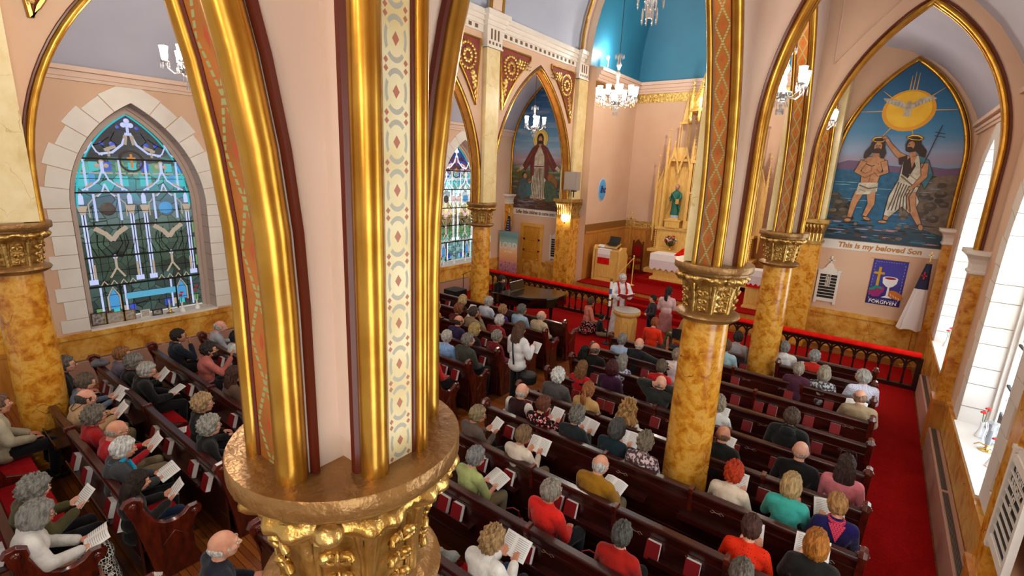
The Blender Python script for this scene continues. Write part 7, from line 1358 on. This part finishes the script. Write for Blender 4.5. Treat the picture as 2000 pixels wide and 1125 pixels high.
PEOPLE = [
    (-6.15, 0.53, 1.033, 'curly grey-haired person in an olive jacket reading, bottom left corner', 'f', 'curly', '8a8780', 'coat', '4a4424', 'dark', 'read', -10, 'b'),
    (-5.72, 0.47, 1.016, 'person in white cardigan and black glasses with a patterned skirt, nearest left', 'f', 'bob', '8f8a84', 'coat', 'd6d0cc', 'patskirt', 'readlow', 5, 'bg'),
    (-8.62, 0.62, 1.06, 'person in cream jacket partly hidden behind the left column', 'm', 'short', '7a5a4a', 'coat', 'b8ac94', 'dark', 'lap', 0, ''),
    (-9.72, 1.5, 1.04, 'grey-haired person in black top next to the far wall behind the left column', 'm', 'short', '6e6862', 'top', '1a1818', 'dark', 'lap', 10, 'g'),
    (-8.83, 1.52, 1.018, 'brown-grey haired person in blue grey shirt and glasses beside the left column', 'f', 'short', '6a5a4c', 'top', '64748a', 'dark', 'read', 0, 'bg'),
    (-8.21, 1.38, 1.02, 'balding person in tan jacket with a dark glasses cord', 'm', 'fringe', '4a423c', 'coat', 'b8946a', 'khaki', 'read', 0, 'bgc'),
    (-7.523, 1.34, 1.01, 'grey curly-haired person in red top and glasses beside the balding man in tan', 'f', 'curly', '7a7064', 'top', '9a1418', 'dark', 'lap', 0, 'g'),
    (-6.93, 1.38, 1.021, 'bald person in red sweater over a black collar, holding a sheet', 'm', 'bald', 'b8a898', 'top', 'a81420', 'khaki', 'read', 0, 'bgk'),
    (-6.391, 1.3, 1.028, 'white-haired person with bright blue scarf over dark jacket', 'f', 'short', 'e2deda', 'coat', '3a3a3e', 'dark', 'readlow', 5, 'bs'),
    (-5.763, 1.244, 0.94, 'long dark brown-haired person in black jacket and jeans at the pew end', 'f', 'long', '2a1a14', 'coat', '161414', 'jeans', 'read', 5, 'b'),
    (-9.666, 2.21, 1.02, 'auburn short-haired person in mauve top beside a jacket on the pew', 'f', 'short', '9a6a40', 'top', '6a6070', 'dark', 'lap', 10, ''),
    (-9.202, 2.21, 1.014, 'curly grey-haired person with black glasses next to the auburn-haired one', 'f', 'curly', '8a8680', 'top', '181616', 'dark', 'read', 20, 'bg'),
    (-8.7, 2.23, 1.013, 'white-haired person in black suit and glasses holding out a bulletin', 'm', 'short', 'b8b4ae', 'coat', '121112', 'dark', 'readlow', 10, 'bgk'),
    (-6.893, 2.34, 1.019, 'wavy blonde person in black with glasses before the empty red cushion', 'f', 'curly', 'b8966c', 'top', '181616', 'dark', 'lap', 15, 'g'),
    (-6.202, 2.15, 1.02, 'curly grey-haired person in black beside the great capital', 'f', 'curly', 'a8a298', 'top', '161415', 'dark', 'lap', 5, 'g'),
    (-10.012, 3.15, 1.021, 'dark-haired person in navy sweater and glasses, hand on chin', 'm', 'short', '2a201c', 'top', '1a2030', 'dark', 'chin', 25, 'gk'),
    (-8.862, 3.204, 1.034, 'bearded person in salmon checked shirt raising one hand', 'm', 'short', '2e2420', 'top', 'c06a60', 'dark', 'raise', 20, 'gd'),
    (-7.553, 3.04, 1.021, 'long brown-haired person in brown lace top behind the gilt arch', 'f', 'long', '4a2a1e', 'top', '5a4034', 'dark', 'lap', 15, ''),
    (-10.1, 3.88, 1.018, 'balding white-haired person in pale grey shirt holding up a white sheet', 'm', 'fringe', 'c8c2bc', 'top', 'a8aab4', 'dark', 'read', 15, 'b'),
    (-9.199, 3.83, 1.018, 'black-haired person in white floral blouse at the edge of the gilt arch', 'f', 'short', '14100e', 'top', 'd8dcd8', 'dark', 'lap', 15, ''),
    (-3.989, 1.359, 1.06, 'bald person with white fringe in navy shirt, bottom edge beside red cushion', 'm', 'bald', 'e0d8d0', 'top', '20222e', 'dark', 'lap', 20, ''),
    (-5.99, 5.733, 1.059, 'grey-haired person in scarlet sweater and glasses right beside the gilt shafts', 'm', 'short', 'a8a098', 'top', 'c21a1e', 'dark', 'lap', 0, 'g'),
    (-6.411, 6.54, 1.018, 'white-haired person in blue checked shirt next to the dark jacketed man', 'm', 'short', 'c8c0b8', 'top', '6a86b0', 'dark', 'lap', -5, 'x'),
    (-5.906, 6.576, 1.06, 'grey-haired person in dark olive jacket at the pew end, arms folded', 'm', 'short', '8a8078', 'coat', '3c3c34', 'dark', 'lap', 25, ''),
    (-7.403, 7.159, 0.94, 'curly grey-haired person in brown patterned top beside the gilt shafts', 'f', 'curly', '8a7e70', 'top', '6a4a3a', 'dark', 'lap', 0, 'p'),
    (-5.72, 7.24, 1.019, 'short grey-haired person with glasses in dark red sweater behind the photographer', 'f', 'short', '9a968e', 'top', '6e1220', 'dark', 'lap', 20, 'g'),
    (-6.932, 7.419, 1.029, 'bald dark-bearded person in purple sweater', 'm', 'fringe', '3a302c', 'top', '2e2044', 'dark', 'lap', 20, 'gd'),
    (-6.316, 7.24, 1.02, 'blonde person in black top between purple and dark red sweaters', 'f', 'bob', 'b89a60', 'top', '1c1818', 'dark', 'lap', 25, ''),
    (-6.344, 8.11, 1.017, 'white-haired person in maroon sweater with glasses, in front of the photographer', 'f', 'short', 'd8d2ca', 'top', '8a1420', 'dark', 'lap', 15, 'g'),
    (-7.166, 8.17, 1.02, 'brown-haired person in tan sweater and glasses, hand raised to chin', 'm', 'short', '4a3c34', 'top', '8a765a', 'dark', 'chin', 30, 'g'),
    (-7.596, 8.11, 1.017, 'curly auburn-haired person in dark red patterned top', 'f', 'curly', '8a4e2e', 'top', '5a1a1c', 'dark', 'read', 5, 'b'),
    (-8.204, 8.002, 1.006, 'long auburn-haired person in yellow and red patterned jacket', 'f', 'long', 'a86a38', 'top', 'c8922a', 'dark', 'lap', 5, 'q'),
    (-5.874, 9.06, 1.019, 'balding person in pale tan jacket, front row pew end by the aisle', 'm', 'fringe', 'b8aca0', 'coat', 'b8a484', 'dark', 'lap', 15, ''),
    (-6.464, 9.105, 1.032, 'grey-haired person in light blue shirt, front rows behind the piano', 'm', 'short', '6e6a66', 'top', '9ab4cc', 'dark', 'lap', 15, 'g'),
    (-6.834, 8.845, 1.012, 'auburn short-haired person in purple top beside the light blue shirt', 'f', 'short', 'a87a50', 'top', '3a2878', 'dark', 'lap', 20, 'g'),
    (-7.514, 9.105, 1.029, 'white-haired person in pale lilac shirt below the slim column', 'm', 'short', 'b0aaa4', 'top', 'c0c4d4', 'dark', 'readlow', 15, 'bg'),
    (-8.144, 8.845, 1.0, 'straight blonde person in black top holding up a sheet', 'f', 'bob', 'c0a070', 'top', '18161a', 'dark', 'read', 5, 'b'),
    (-9.338, 8.94, 1.018, 'auburn blonde person in cream top, farthest row beside the gilt shafts', 'f', 'bob', 'c08a50', 'top', 'd8c4a4', 'dark', 'lap', 5, ''),
    (-3.746, 8.84, 1.018, 'short grey-haired person in pale blue shirt in front of the font', 'f', 'short', '8a8682', 'top', 'a0b4d0', 'dark', 'lap', 0, ''),
    (-3.39, 8.85, 1.018, 'bald white-fringed person in black suit with arm along the pew back', 'm', 'bald', 'd8d0c8', 'coat', '1a1a1e', 'dark', 'armR', 0, ''),
    (-2.614, 8.8, 1.007, 'short grey-blonde person in pale pink top left of the tall column', 'f', 'short', '9a8c7c', 'top', 'e0d0d0', 'dark', 'lap', 0, ''),
    (-4.1, 7.94, 0.94, 'long black-haired person in black clothes at the aisle end', 'f', 'long', '0e0c0c', 'top', '121012', 'dark', 'lap', 5, ''),
    (-3.904, 7.97, 1.02, 'balding grey person in black jacket beside the black-haired one', 'm', 'fringe', '6a625a', 'coat', '141212', 'dark', 'lap', 0, ''),
    (-3.317, 7.94, 0.971, 'long grey-haired person in blue floral top', 'f', 'long', '9a948c', 'top', '8a8aa0', 'dark', 'lap', 0, 'p'),
    (-3.682, 7.08, 0.991, 'long straight light brown-haired person in red shirt', 'f', 'long', '8a5e3a', 'top', 'c01820', 'dark', 'lap', 0, ''),
    (-3.248, 7.34, 1.02, 'dark red-haired person in purple blouse', 'f', 'bob', '4a1418', 'top', '3c1838', 'dark', 'lap', 0, ''),
    (-2.612, 7.99, 1.019, 'brown-grey haired person in bright red sweater left of the tall column', 'f', 'short', '6a5a4a', 'top', 'c01c24', 'dark', 'lap', 0, ''),
    (-2.379, 7.32, 1.019, 'bald pink-headed person in dark grey with hands raised behind the head', 'm', 'bald', '8a8480', 'coat', '2c2e2c', 'dark', 'behind', 0, ''),
    (-3.76, 6.41, 1.019, 'white curly-haired person in grey and tan jacket', 'm', 'curly', 'e4e0dc', 'coat', '504c4c', 'khaki', 'lap', 0, 't'),
    (-3.133, 6.28, 1.02, 'person with curly auburn ponytail and tan jacket', 'f', 'pony', 'a8683a', 'coat', 'c09860', 'dark', 'lap', 0, ''),
    (-3.879, 5.56, 1.02, 'bald person with white collar and maroon vest at the pew end', 'm', 'bald', 'd8d0c8', 'top', '2e0e14', 'dark', 'lap', 5, 'kv'),
    (-3.41, 5.4, 1.021, 'short auburn-haired person in black blouse with red and white flowers', 'f', 'short', '6e3a26', 'top', '14100f', 'dark', 'read', 10, 'bf'),
    (-2.878, 5.44, 1.018, 'curly grey-haired person in black sweater reading a sheet', 'f', 'curly', '7e7870', 'top', '1c2226', 'dark', 'read', 15, 'b'),
    (-2.304, 5.49, 1.018, 'dark grey bobbed person in dark teal sweater reading a sheet', 'f', 'bob', '4e4c4a', 'top', '14262e', 'khaki', 'read', 15, 'b'),
    (-2.44, 6.22, 0.953, 'person with huge mane of curly blonde hair and white top', 'f', 'bigcurly', 'c89a60', 'top', 'dcdadc', 'dark', 'lap', 0, ''),
    (-1.87, 5.43, 1.018, 'curly grey-haired person in grey patterned blouse half hidden by the tall column', 'f', 'curly', '8a7c6a', 'top', '8a7478', 'dark', 'lap', -5, 'p'),
    (-3.14, 4.54, 1.018, 'short light brown-haired person in cream sweater reading a sheet', 'f', 'short', '8e6e4c', 'top', 'd8c8b8', 'khaki', 'read', 20, 'b'),
    (-3.947, 4.57, 1.018, 'short ash blonde person in taupe sweater and glasses', 'f', 'short', 'a08a68', 'top', '5e5048', 'dark', 'read', 25, 'bg'),
    (-3.287, 3.79, 1.017, 'short grey-haired person in light green short sleeved top', 'f', 'short', '8e8c8a', 'short', 'a8b070', 'khaki', 'readlow', 20, 'bg'),
    (-2.087, 4.6, 1.02, 'bald white-fringed person in mustard corduroy jacket', 'm', 'fringe', 'd0cac4', 'coat', '9a6a14', 'khaki', 'readlow', 5, 'bk'),
    (-2.268, 3.85, 1.017, 'grey-haired person in bright red shirt near the great capital', 'm', 'short', 'a09488', 'top', 'e0241c', 'dark', 'lap', 20, ''),
    (-1.407, 3.74, 1.018, 'dark grey-haired person in red cable knit sweater, bottom centre', 'f', 'short', '5a5854', 'top', 'a81a10', 'dark', 'lap', -5, 'k'),
    (-2.298, 2.89, 1.022, 'curly blonde person in white jacket reading a booklet, bottom centre', 'f', 'curly', 'b89060', 'coat', 'e8e2dc', 'jeans', 'read', 15, 'b'),
    (-1.159, 6.28, 1.021, 'bald person in black suit right of the tall column', 'm', 'bald', '7a5a4a', 'coat', '161616', 'dark', 'read', 0, 'b'),
    (-0.294, 6.48, 1.038, 'completely bald person in black sweater with white collar piping', 'm', 'bald', 'c8a898', 'top', '131112', 'dark', 'lap', 0, 'k'),
    (0.177, 6.48, 1.042, 'long dark wavy-haired person in pink top with sunglasses on the head', 'f', 'long', '3c2620', 'top', 'd87a84', 'dark', 'lap', 0, 'z'),
    (-0.842, 5.47, 1.016, 'person with bright orange curly hair and cream top', 'f', 'curly', 'c83a10', 'top', 'dccab4', 'dark', 'read', 0, 'b'),
    (-0.28, 5.62, 1.033, 'straight blonde person in turquoise sweater', 'f', 'bob', 'bc9c6a', 'top', '3ea89a', 'dark', 'read', -5, ''),
    (0.17, 5.59, 1.018, 'short blonde person in purple sweater with red patterned scarf', 'f', 'short', 'b8844e', 'top', '1e1450', 'dark', 'read', -20, 'bgS'),
    (-0.48, 4.62, 1.018, 'short brown-haired person in orange red dotted sweater', 'f', 'short', '4e2c20', 'top', 'd42a0c', 'dark', 'read', 0, 'bo'),
    (0.047, 4.76, 1.032, 'copper-haired person in black leather jacket, bottom right', 'f', 'bob', 'b06a20', 'coat', '1a1614', 'dark', 'read', 0, 'b'),
    (-0.415, 3.9, 1.06, 'grey-brown haired person whose head just enters at the bottom edge', 'f', 'short', '6e6258', 'top', '5a5450', 'dark', 'lap', 0, ''),
    (-0.517, 7.34, 1.06, 'short grey-brown haired person in black hooded jacket', 'm', 'short', '5a4638', 'coat', '1e2020', 'dark', 'lap', 0, 'h'),
    (0.237, 8.96, 1.018, 'balding person in khaki jacket at the side aisle end holding a sheet', 'm', 'fringe', '9a7c62', 'coat', '9a8468', 'dark', 'read', -20, 'b'),
    (0.25, 9.92, 1.042, 'grey-haired person in pale checked shirt and glasses by the side aisle', 'm', 'short', 'b4b0a8', 'top', 'a8a8b8', 'dark', 'lap', -40, 'gx'),
    (-0.324, 9.7, 1.019, 'grey blonde bobbed person in black and white patterned top', 'f', 'bob', 'a89c88', 'top', '6e6c70', 'dark', 'lap', 0, 'p'),
    (-0.711, 9.66, 1.0, 'short grey-haired person in plum puffer jacket', 'f', 'short', 'b0a494', 'coat', '4e2438', 'dark', 'lap', 0, ''),
    (-0.56, 10.56, 1.02, 'grey-haired person in red vest over white shirt in the front row', 'm', 'short', '9e9a96', 'top', 'c0281c', 'dark', 'lap', 0, 'kw'),
    (-1.096, 10.74, 1.019, 'grey-haired person in white hooded jacket in the front row', 'm', 'short', '8a8682', 'coat', 'dcd8d8', 'dark', 'lap', -15, 'h'),
    (-1.98, 10.73, 1.018, 'dark-haired person in red patterned vest with arm along the pew', 'm', 'short', '2e2420', 'top', 'a0969a', 'dark', 'armL', 0, 'w'),
    (-2.024, 9.92, 1.033, 'short brown-haired person in pale blue shirt behind the tall column', 'm', 'short', '6a4a30', 'top', '9ab4bc', 'dark', 'lap', 0, ''),
    (-1.446, 7.16, 1.018, 'curly grey-blonde person in white top partly hidden by the tall column', 'f', 'curly', 'a89a84', 'top', 'dcdcdc', 'dark', 'read', 0, 'b'),
]
HYMNALS = [
    (-1.72, 10.4, 'red hymnal alone in the rack, right block pew first behind the frontmost'),
    (-3.82, 9.58, 'red hymnal first from the left in the rack, right block pew second behind the frontmost'),
    (-1.68, 9.58, 'red hymnal second from the left in the rack, right block pew second behind the frontmost'),
    (-0.78, 9.58, 'red hymnal third from the left in the rack, right block pew second behind the frontmost'),
    (-0.17, 9.58, 'red hymnal fourth from the left in the rack, right block pew second behind the frontmost'),
    (-3.13, 8.72, 'red hymnal first from the left in the rack, right block pew third behind the frontmost'),
    (-1.48, 8.72, 'red hymnal second from the left in the rack, right block pew third behind the frontmost'),
    (-1.11, 8.72, 'red hymnal third from the left in the rack, right block pew third behind the frontmost'),
    (-0.9, 8.72, 'red hymnal fourth from the left in the rack, right block pew third behind the frontmost'),
    (-0.37, 8.72, 'red hymnal fifth from the left in the rack, right block pew third behind the frontmost'),
    (-0.01, 8.72, 'red hymnal sixth from the left in the rack, right block pew third behind the frontmost'),
    (-3.77, 7.86, 'red hymnal first from the left in the rack, right block pew fourth behind the frontmost'),
    (-1.46, 7.86, 'red hymnal second from the left in the rack, right block pew fourth behind the frontmost'),
    (-1.11, 7.86, 'red hymnal third from the left in the rack, right block pew fourth behind the frontmost'),
    (-0.18, 7.86, 'red hymnal fourth from the left in the rack, right block pew fourth behind the frontmost'),
    (-3.67, 7.0, 'red hymnal first from the left in the rack, right block pew fifth behind the frontmost'),
    (-3.2, 7.0, 'red hymnal second from the left in the rack, right block pew fifth behind the frontmost'),
    (-3.03, 7.0, 'red hymnal third from the left in the rack, right block pew fifth behind the frontmost'),
    (-2.26, 7.0, 'red hymnal fourth from the left in the rack, right block pew fifth behind the frontmost'),
    (-1.43, 7.0, 'red hymnal fifth from the left in the rack, right block pew fifth behind the frontmost'),
    (-1.1, 7.0, 'red hymnal sixth from the left in the rack, right block pew fifth behind the frontmost'),
    (-0.57, 7.0, 'red hymnal seventh from the left in the rack, right block pew fifth behind the frontmost'),
    (-0.02, 7.0, 'red hymnal eighth from the left in the rack, right block pew fifth behind the frontmost'),
    (-4.08, 6.14, 'red hymnal first from the left in the rack, right block pew sixth behind the frontmost'),
    (-3.72, 6.14, 'red hymnal second from the left in the rack, right block pew sixth behind the frontmost'),
    (-3.46, 6.14, 'red hymnal third from the left in the rack, right block pew sixth behind the frontmost'),
    (-0.56, 6.14, 'red hymnal fourth from the left in the rack, right block pew sixth behind the frontmost'),
    (-0.14, 6.14, 'red hymnal fifth from the left in the rack, right block pew sixth behind the frontmost'),
    (-3.8, 5.28, 'red hymnal first from the left in the rack, right block pew seventh behind the frontmost'),
    (-3.4, 5.28, 'red hymnal second from the left in the rack, right block pew seventh behind the frontmost'),
    (-3.59, 4.42, 'red hymnal first from the left in the rack, right block pew eighth behind the frontmost'),
    (-3.15, 4.42, 'red hymnal second from the left in the rack, right block pew eighth behind the frontmost'),
    (-2.44, 4.42, 'red hymnal third from the left in the rack, right block pew eighth behind the frontmost'),
    (-2.25, 4.42, 'red hymnal fourth from the left in the rack, right block pew eighth behind the frontmost'),
    (-1.28, 4.42, 'red hymnal fifth from the left in the rack, right block pew eighth behind the frontmost'),
    (-0.88, 4.42, 'red hymnal sixth from the left in the rack, right block pew eighth behind the frontmost'),
    (-3.42, 3.56, 'red hymnal first from the left in the rack, right block pew ninth behind the frontmost'),
    (-3.21, 3.56, 'red hymnal second from the left in the rack, right block pew ninth behind the frontmost'),
    (-2.63, 3.56, 'red hymnal third from the left in the rack, right block pew ninth behind the frontmost'),
    (-2.26, 3.56, 'red hymnal fourth from the left in the rack, right block pew ninth behind the frontmost'),
    (-2.63, 2.7, 'red hymnal alone in the rack, right block pew tenth behind the frontmost'),
    (-9.3, 9.62, 'red hymnal alone in the rack, left block pew at the very front'),
    (-7.07, 8.777, 'red hymnal alone in the rack, left block pew first behind the frontmost'),
    (-6.55, 7.934, 'red hymnal alone in the rack, left block pew second behind the frontmost'),
    (-5.87, 7.091, 'red hymnal alone in the rack, left block pew third behind the frontmost'),
    (-6.33, 6.248, 'red hymnal first from the left in the rack, left block pew fourth behind the frontmost'),
    (-6.1, 6.248, 'red hymnal second from the left in the rack, left block pew fourth behind the frontmost'),
    (-5.81, 6.248, 'red hymnal third from the left in the rack, left block pew fourth behind the frontmost'),
    (-9.44, 3.719, 'red hymnal alone in the rack, left block pew seventh behind the frontmost'),
    (-9.32, 2.876, 'red hymnal first from the left in the rack, left block pew eighth behind the frontmost'),
    (-8.58, 2.876, 'red hymnal second from the left in the rack, left block pew eighth behind the frontmost'),
    (-8.16, 2.876, 'red hymnal third from the left in the rack, left block pew eighth behind the frontmost'),
    (-7.06, 2.876, 'red hymnal fourth from the left in the rack, left block pew eighth behind the frontmost'),
    (-9.72, 2.033, 'red hymnal first from the left in the rack, left block pew ninth behind the frontmost'),
    (-9.45, 2.033, 'red hymnal second from the left in the rack, left block pew ninth behind the frontmost'),
    (-9.05, 2.033, 'red hymnal third from the left in the rack, left block pew ninth behind the frontmost'),
    (-8.67, 2.033, 'red hymnal fourth from the left in the rack, left block pew ninth behind the frontmost'),
    (-7.48, 2.033, 'red hymnal fifth from the left in the rack, left block pew ninth behind the frontmost'),
    (-6.99, 2.033, 'red hymnal sixth from the left in the rack, left block pew ninth behind the frontmost'),
    (-6.22, 2.033, 'red hymnal seventh from the left in the rack, left block pew ninth behind the frontmost'),
    (-5.82, 2.033, 'red hymnal eighth from the left in the rack, left block pew ninth behind the frontmost'),
    (-7.44, 1.19, 'red hymnal first from the left in the rack, left block pew tenth behind the frontmost'),
    (-6.99, 1.19, 'red hymnal second from the left in the rack, left block pew tenth behind the frontmost'),
    (-6.12, 1.19, 'red hymnal third from the left in the rack, left block pew tenth behind the frontmost'),
    (-5.8, 1.19, 'red hymnal fourth from the left in the rack, left block pew tenth behind the frontmost'),
    (-6.1, 0.347, 'red hymnal alone in the rack, left block pew eleventh behind the frontmost'),
]
RDIR = {}
for k, (x, y, s, lab, sex, hr, hc, top, tc, bot, pose, yaw, fl) in enumerate(PEOPLE):
    rz = -yaw * .35 + (random.Random(k).random() - .5) * 8
    person(x, y, s, lab, sex, hr, hc, top, tc, bot, pose, yaw * .65, fl, rz=rz)
    if 'b' in fl:
        a = math.radians(rz); low = pose == 'readlow'; off = Vector((0, .405 if not low else .42, (.895 if not low else .74))) * s; R = Matrix.Rotation(a, 3, 'Z'); p = Vector((x, y, 0)) + R @ off
        who = lab.replace(' person', ' one').split(' in ')[0] if False else lab
        short = ' '.join(w for w in lab.replace(',', '').split()[:9])
        page(p.x, p.y, p.z, -.75 if not low else -1.15, a + random.Random(k + 50).uniform(-.2, .2), 'white sheet held by ' + short, fold=k % 3 != 0)
# the small group at the front
pr = person(-5.42, 12.4, 1.05, 'white-haired person in white alb and red stole reading from a red book at the font', 'm', 'short', 'dcd8d4', 'alb', 'ece6ea', None, 'priest', 0, 'gk', rz=-138, z=.012, tilt=-12)
m = MB()
for q in (-1, 1): m.tube([(q * .02, -.15, 1.42), (q * .085, -.09, 1.46), (q * .10, .04, 1.44), (q * .10, .185, 1.30), (q * .10, .2, 1.0), (q * .10, .23, .62), (q * .10, .245, .42)], .03, 6)
m.build('stole', fabric('b01c14', 'q'), pr, ang=60)
a = math.radians(-138); bk = empty('red_service_book', (-5.42 - .45 * math.sin(a), 12.4 + .45 * math.cos(a), 1.27), 0, 'open red covered service book with white pages held by the robed person', 'book'); bk.rotation_euler = (-1.0, 0, a)
MB().box((-.11, 0, 0), (.22, .012, .3), rz=.2).box((.11, 0, 0), (.22, .012, .3), rz=-.2).build('cover', mat('book_red', 'a01418', .6), bk, smooth=False); MB().box((-.105, -.012, 0), (.2, .012, .28), rz=.2).box((.105, -.012, 0), (.2, .012, .28), rz=-.2).build('pages', M_PAPER, bk, smooth=False)
ph = person(-4.88, 6.85, 1.05, 'long brown-haired person standing in the aisle in a white jacket with black camera strap', 'f', 'long', '5a3a28', 'coat', 'e4e0e2', 'dark', 'photo', 0, '', rz=-6, tilt=-8)
MB().tube([(-.06, .14, 1.40), (-.07, -.02, 1.47), (.0, -.15, 1.38), (.03, -.155, 1.15), (.05, -.15, .98)], .016, 6).build('camera_strap', M_BLACKM, ph, ang=60)
cb = empty('camera_bag', (-4.60, 6.82, .80), .2, 'black camera bag slung at the hip of the standing photographer', 'bag'); MB().lathe([(.10, -.10), (.15, -.08), (.16, .06), (.12, .10)], n=14).build('bag_body', M_BLACKM, cb, ang=50, bevel=.01); MB().tube([(-.13, 0, .05), (-.2, 0, .3), (-.26, -.02, .5)], .012, 6).build('strap', M_BLACKM, cb)
page(-4.72, 7.2, 1.25, -.6, -.1, 'white sheet held by the photographer standing in the aisle', fold=False)
person(-6.15, 11.95, 1.0, 'person in peach sweater and black floral skirt kneeling on the red carpet', 'f', 'short', '5a3a24', 'top', 'd8806a', 'skirtf', 'kneel', -25, '', rz=-40, z=.012)
person(-5.75, 11.95, .74, 'small dark-haired child in black shirt sitting on the carpet beside the kneeling person', 'c', 'short', '2a1a12', 'top', '17181c', 'khaki', 'floor', 0, '', rz=-50, z=.012)
person(-4.45, 12.35, .80, 'dark-haired child in grey and red top standing by the font', 'c', 'short', '1a1210', 'top', '3a3036', 'dark', 'fold', 0, '', rz=140, z=.012)
person(-4.0, 12.1, 1.0, 'dark ponytailed person in pale pink sweater and rose skirt standing at the font', 'f', 'pony', '2a1814', 'top', 'e0b8b8', 'skirtx', 'fold', 25, '', rz=15, z=.012, bcol='a86a6a')
person(-3.42, 12.0, .98, 'dark long-haired person in tan jacket and green skirt seated near the steps', 'f', 'long', '1e1410', 'coat', 'b08a58', 'skirtx', 'lap', 0, '', rz=75, z=.012, bcol='5a6a3a')
b = empty('side_stool', (-3.45, 12.0, .012), 1.3, 'low wooden stool under the seated person in tan', 'stool'); MB().bb((-.2, -.18, .40), (.2, .18, .44)).build('seat', M_OAKR, b, smooth=False)
for dx in (-.16, .16):
    for dy in (-.14, .14): MB().cyl((dx, dy, 0), (dx, dy, .4), .018).build('leg', M_OAKR, b)
person(-3.72, 10.5, 1.0, 'auburn-haired person in bright orange red sweater with bent head behind the font', 'f', 'short', '9a4a1c', 'top', 'e0300c', 'dark', 'lap', 0, '', rz=0, z=.012, tilt=-25)
b = empty('side_stool', (-3.72, 10.45, .012), 0, 'low wooden stool under the person in orange red sweater', 'stool'); MB().bb((-.2, -.18, .42), (.2, .18, .46)).build('seat', M_OAKR, b, smooth=False)
for dx in (-.16, .16):
    for dy in (-.14, .14): MB().cyl((dx, dy, 0), (dx, dy, .42), .018).build('leg', M_OAKR, b)
person(-9.08, 11.62, .98, 'dark-haired person seated at the grand piano keyboard', 'm', 'short', '2a1c18', 'top', '141316', 'dark', 'lap', 0, '', rz=-90, z=.012, tilt=-20)
# coats, bags and loose sheets left on the pews
def heap(x, y, z, sx, sy, sz, col, label, name='folded_coat', cat='coat', st=''):
    e = empty(name, (x, y, z), random.Random(int(x * 100)).random(), label, cat); m = MB(); rn = random.Random(int(y * 77)); n, k = 22, 12; vs = []
    for j in range(k + 1):
        t = PI * j / k
        for i in range(n): a = 2 * PI * i / n; r = 1 + .22 * math.sin(a * 3 + rn.random() * .4) * math.sin(t) + .1 * math.sin(a * 7 + j); vs.append((sx * math.sin(t) * math.cos(a) * r, sy * math.sin(t) * math.sin(a) * r, max(0, sz * (math.cos(t) * .5 + .5) * (1 + .15 * math.sin(a * 5)))))
    m.add(vs, [(j * n + i, (j + 1) * n + i, (j + 1) * n + (i + 1) % n, j * n + (i + 1) % n) for j in range(k) for i in range(n)]); m.build('cloth', fabric(col, st), e, ang=70); return e
heap(-10.05, 2.02, .95, .14, .10, .12, '6a6a72', 'grey jacket hung over the far end of a left pew'); heap(-3.0, 2.98, .478, .18, .15, .16, '9a9c98', 'grey cardigan heaped on a red cushion beside the person in the white jacket'); heap(-2.85, 2.92, .478, .16, .12, .09, '1c1c1c', 'black and white patterned bag under the grey cardigan', st='k2')
def handbag(x, y, z, col, label):
    e = empty('handbag', (x, y, z), .4, label, 'bag'); m = MB(); m.add([(-.16, -.07, 0), (.16, -.07, 0), (.16, .07, 0), (-.16, .07, 0), (-.13, -.02, .2), (.13, -.02, .2), (.13, .02, .2), (-.13, .02, .2)], [(3, 2, 1, 0), (4, 5, 6, 7), (0, 1, 5, 4), (1, 2, 6, 5), (2, 3, 7, 6), (3, 0, 4, 7)]); m.build('bag_body', mat('leather_' + col, col, .4), e, smooth=False, bevel=.02); MB().tube([(-.09, 0, .19), (-.07, 0, .28), (0, 0, .31), (.07, 0, .28), (.09, 0, .19)], .008, 6).build('handle', mat('leather_' + col, col, .4), e)
handbag(-2.72, 4.66, .478, 'b81820', 'red handbag beside the cream sweatered person'); handbag(-1.75, 3.85, .478, '8a1014', 'dark red open bag left of the red knit sweater'); handbag(-2.72, 3.86, .478, '7a1418', 'dark red bag with patterned cloth beside the light green top')
for x, y, rz, t in ((-1.98, 4.05 - .2, .3, 'loose white sheet on the cushion beside the bright red shirt'), (-1.55, 4.72, .1, 'printed sheet lying on the red cushion before the tall column'), (-7.75, 2.32, -.4, 'white sheet lying alone on the red cushion of a left pew'), (-2.6, 3.02, .5, 'sheet tucked under the grey cardigan')):
    s_ = page(x, y, .49, -PI / 2 + .05, rz, t, fold=False)
heap(-.72, 4.62, .478, .12, .10, .13, '1a1c2a', 'dark navy bag on the pew left of the orange red sweater', 'shoulder_bag', 'bag')
# hymnals standing in the racks
def hymnal(x, y, z, rz, label, col):
    e = empty('hymnal', (x, y, z), rz, label, 'book', 'hymnals in the pew racks'); return e
HYP = None
def place_hymnal(x, row, label, col, lean):
    global HYP
    if HYP is None:
        e = empty('hymnal', (0, 0, 0), 0, label, 'book'); MB().bb((-.072, -.033, 0), (.072, -.028, .19)).bb((-.072, .028, 0), (.072, .033, .19)).bb((-.072, -.033, 0), (-.067, .033, .19)).build('cover', mat('hymnal_red', '7e0e14', .45), e, smooth=False); MB().bb((-.067, -.028, .004), (.068, .028, .186)).build('page_block', M_PAPER, e, smooth=False); HYP = e
    else: e = copy_tree(HYP)
    e.location = (x, row - .10, .622); e.rotation_euler = (-.30, 0, lean); tag(e, label, 'book', 'hymnals in the pew racks')
    if col: e.children[0].material_slots[0].link = 'OBJECT'; e.children[0].material_slots[0].material = mat('booklet_orange', 'c8602c', .6)
for k, (x, row, lab) in enumerate(HYMNALS): place_hymnal(x, row, lab, 'orange' in lab, random.Random(k).uniform(-.06, .06))
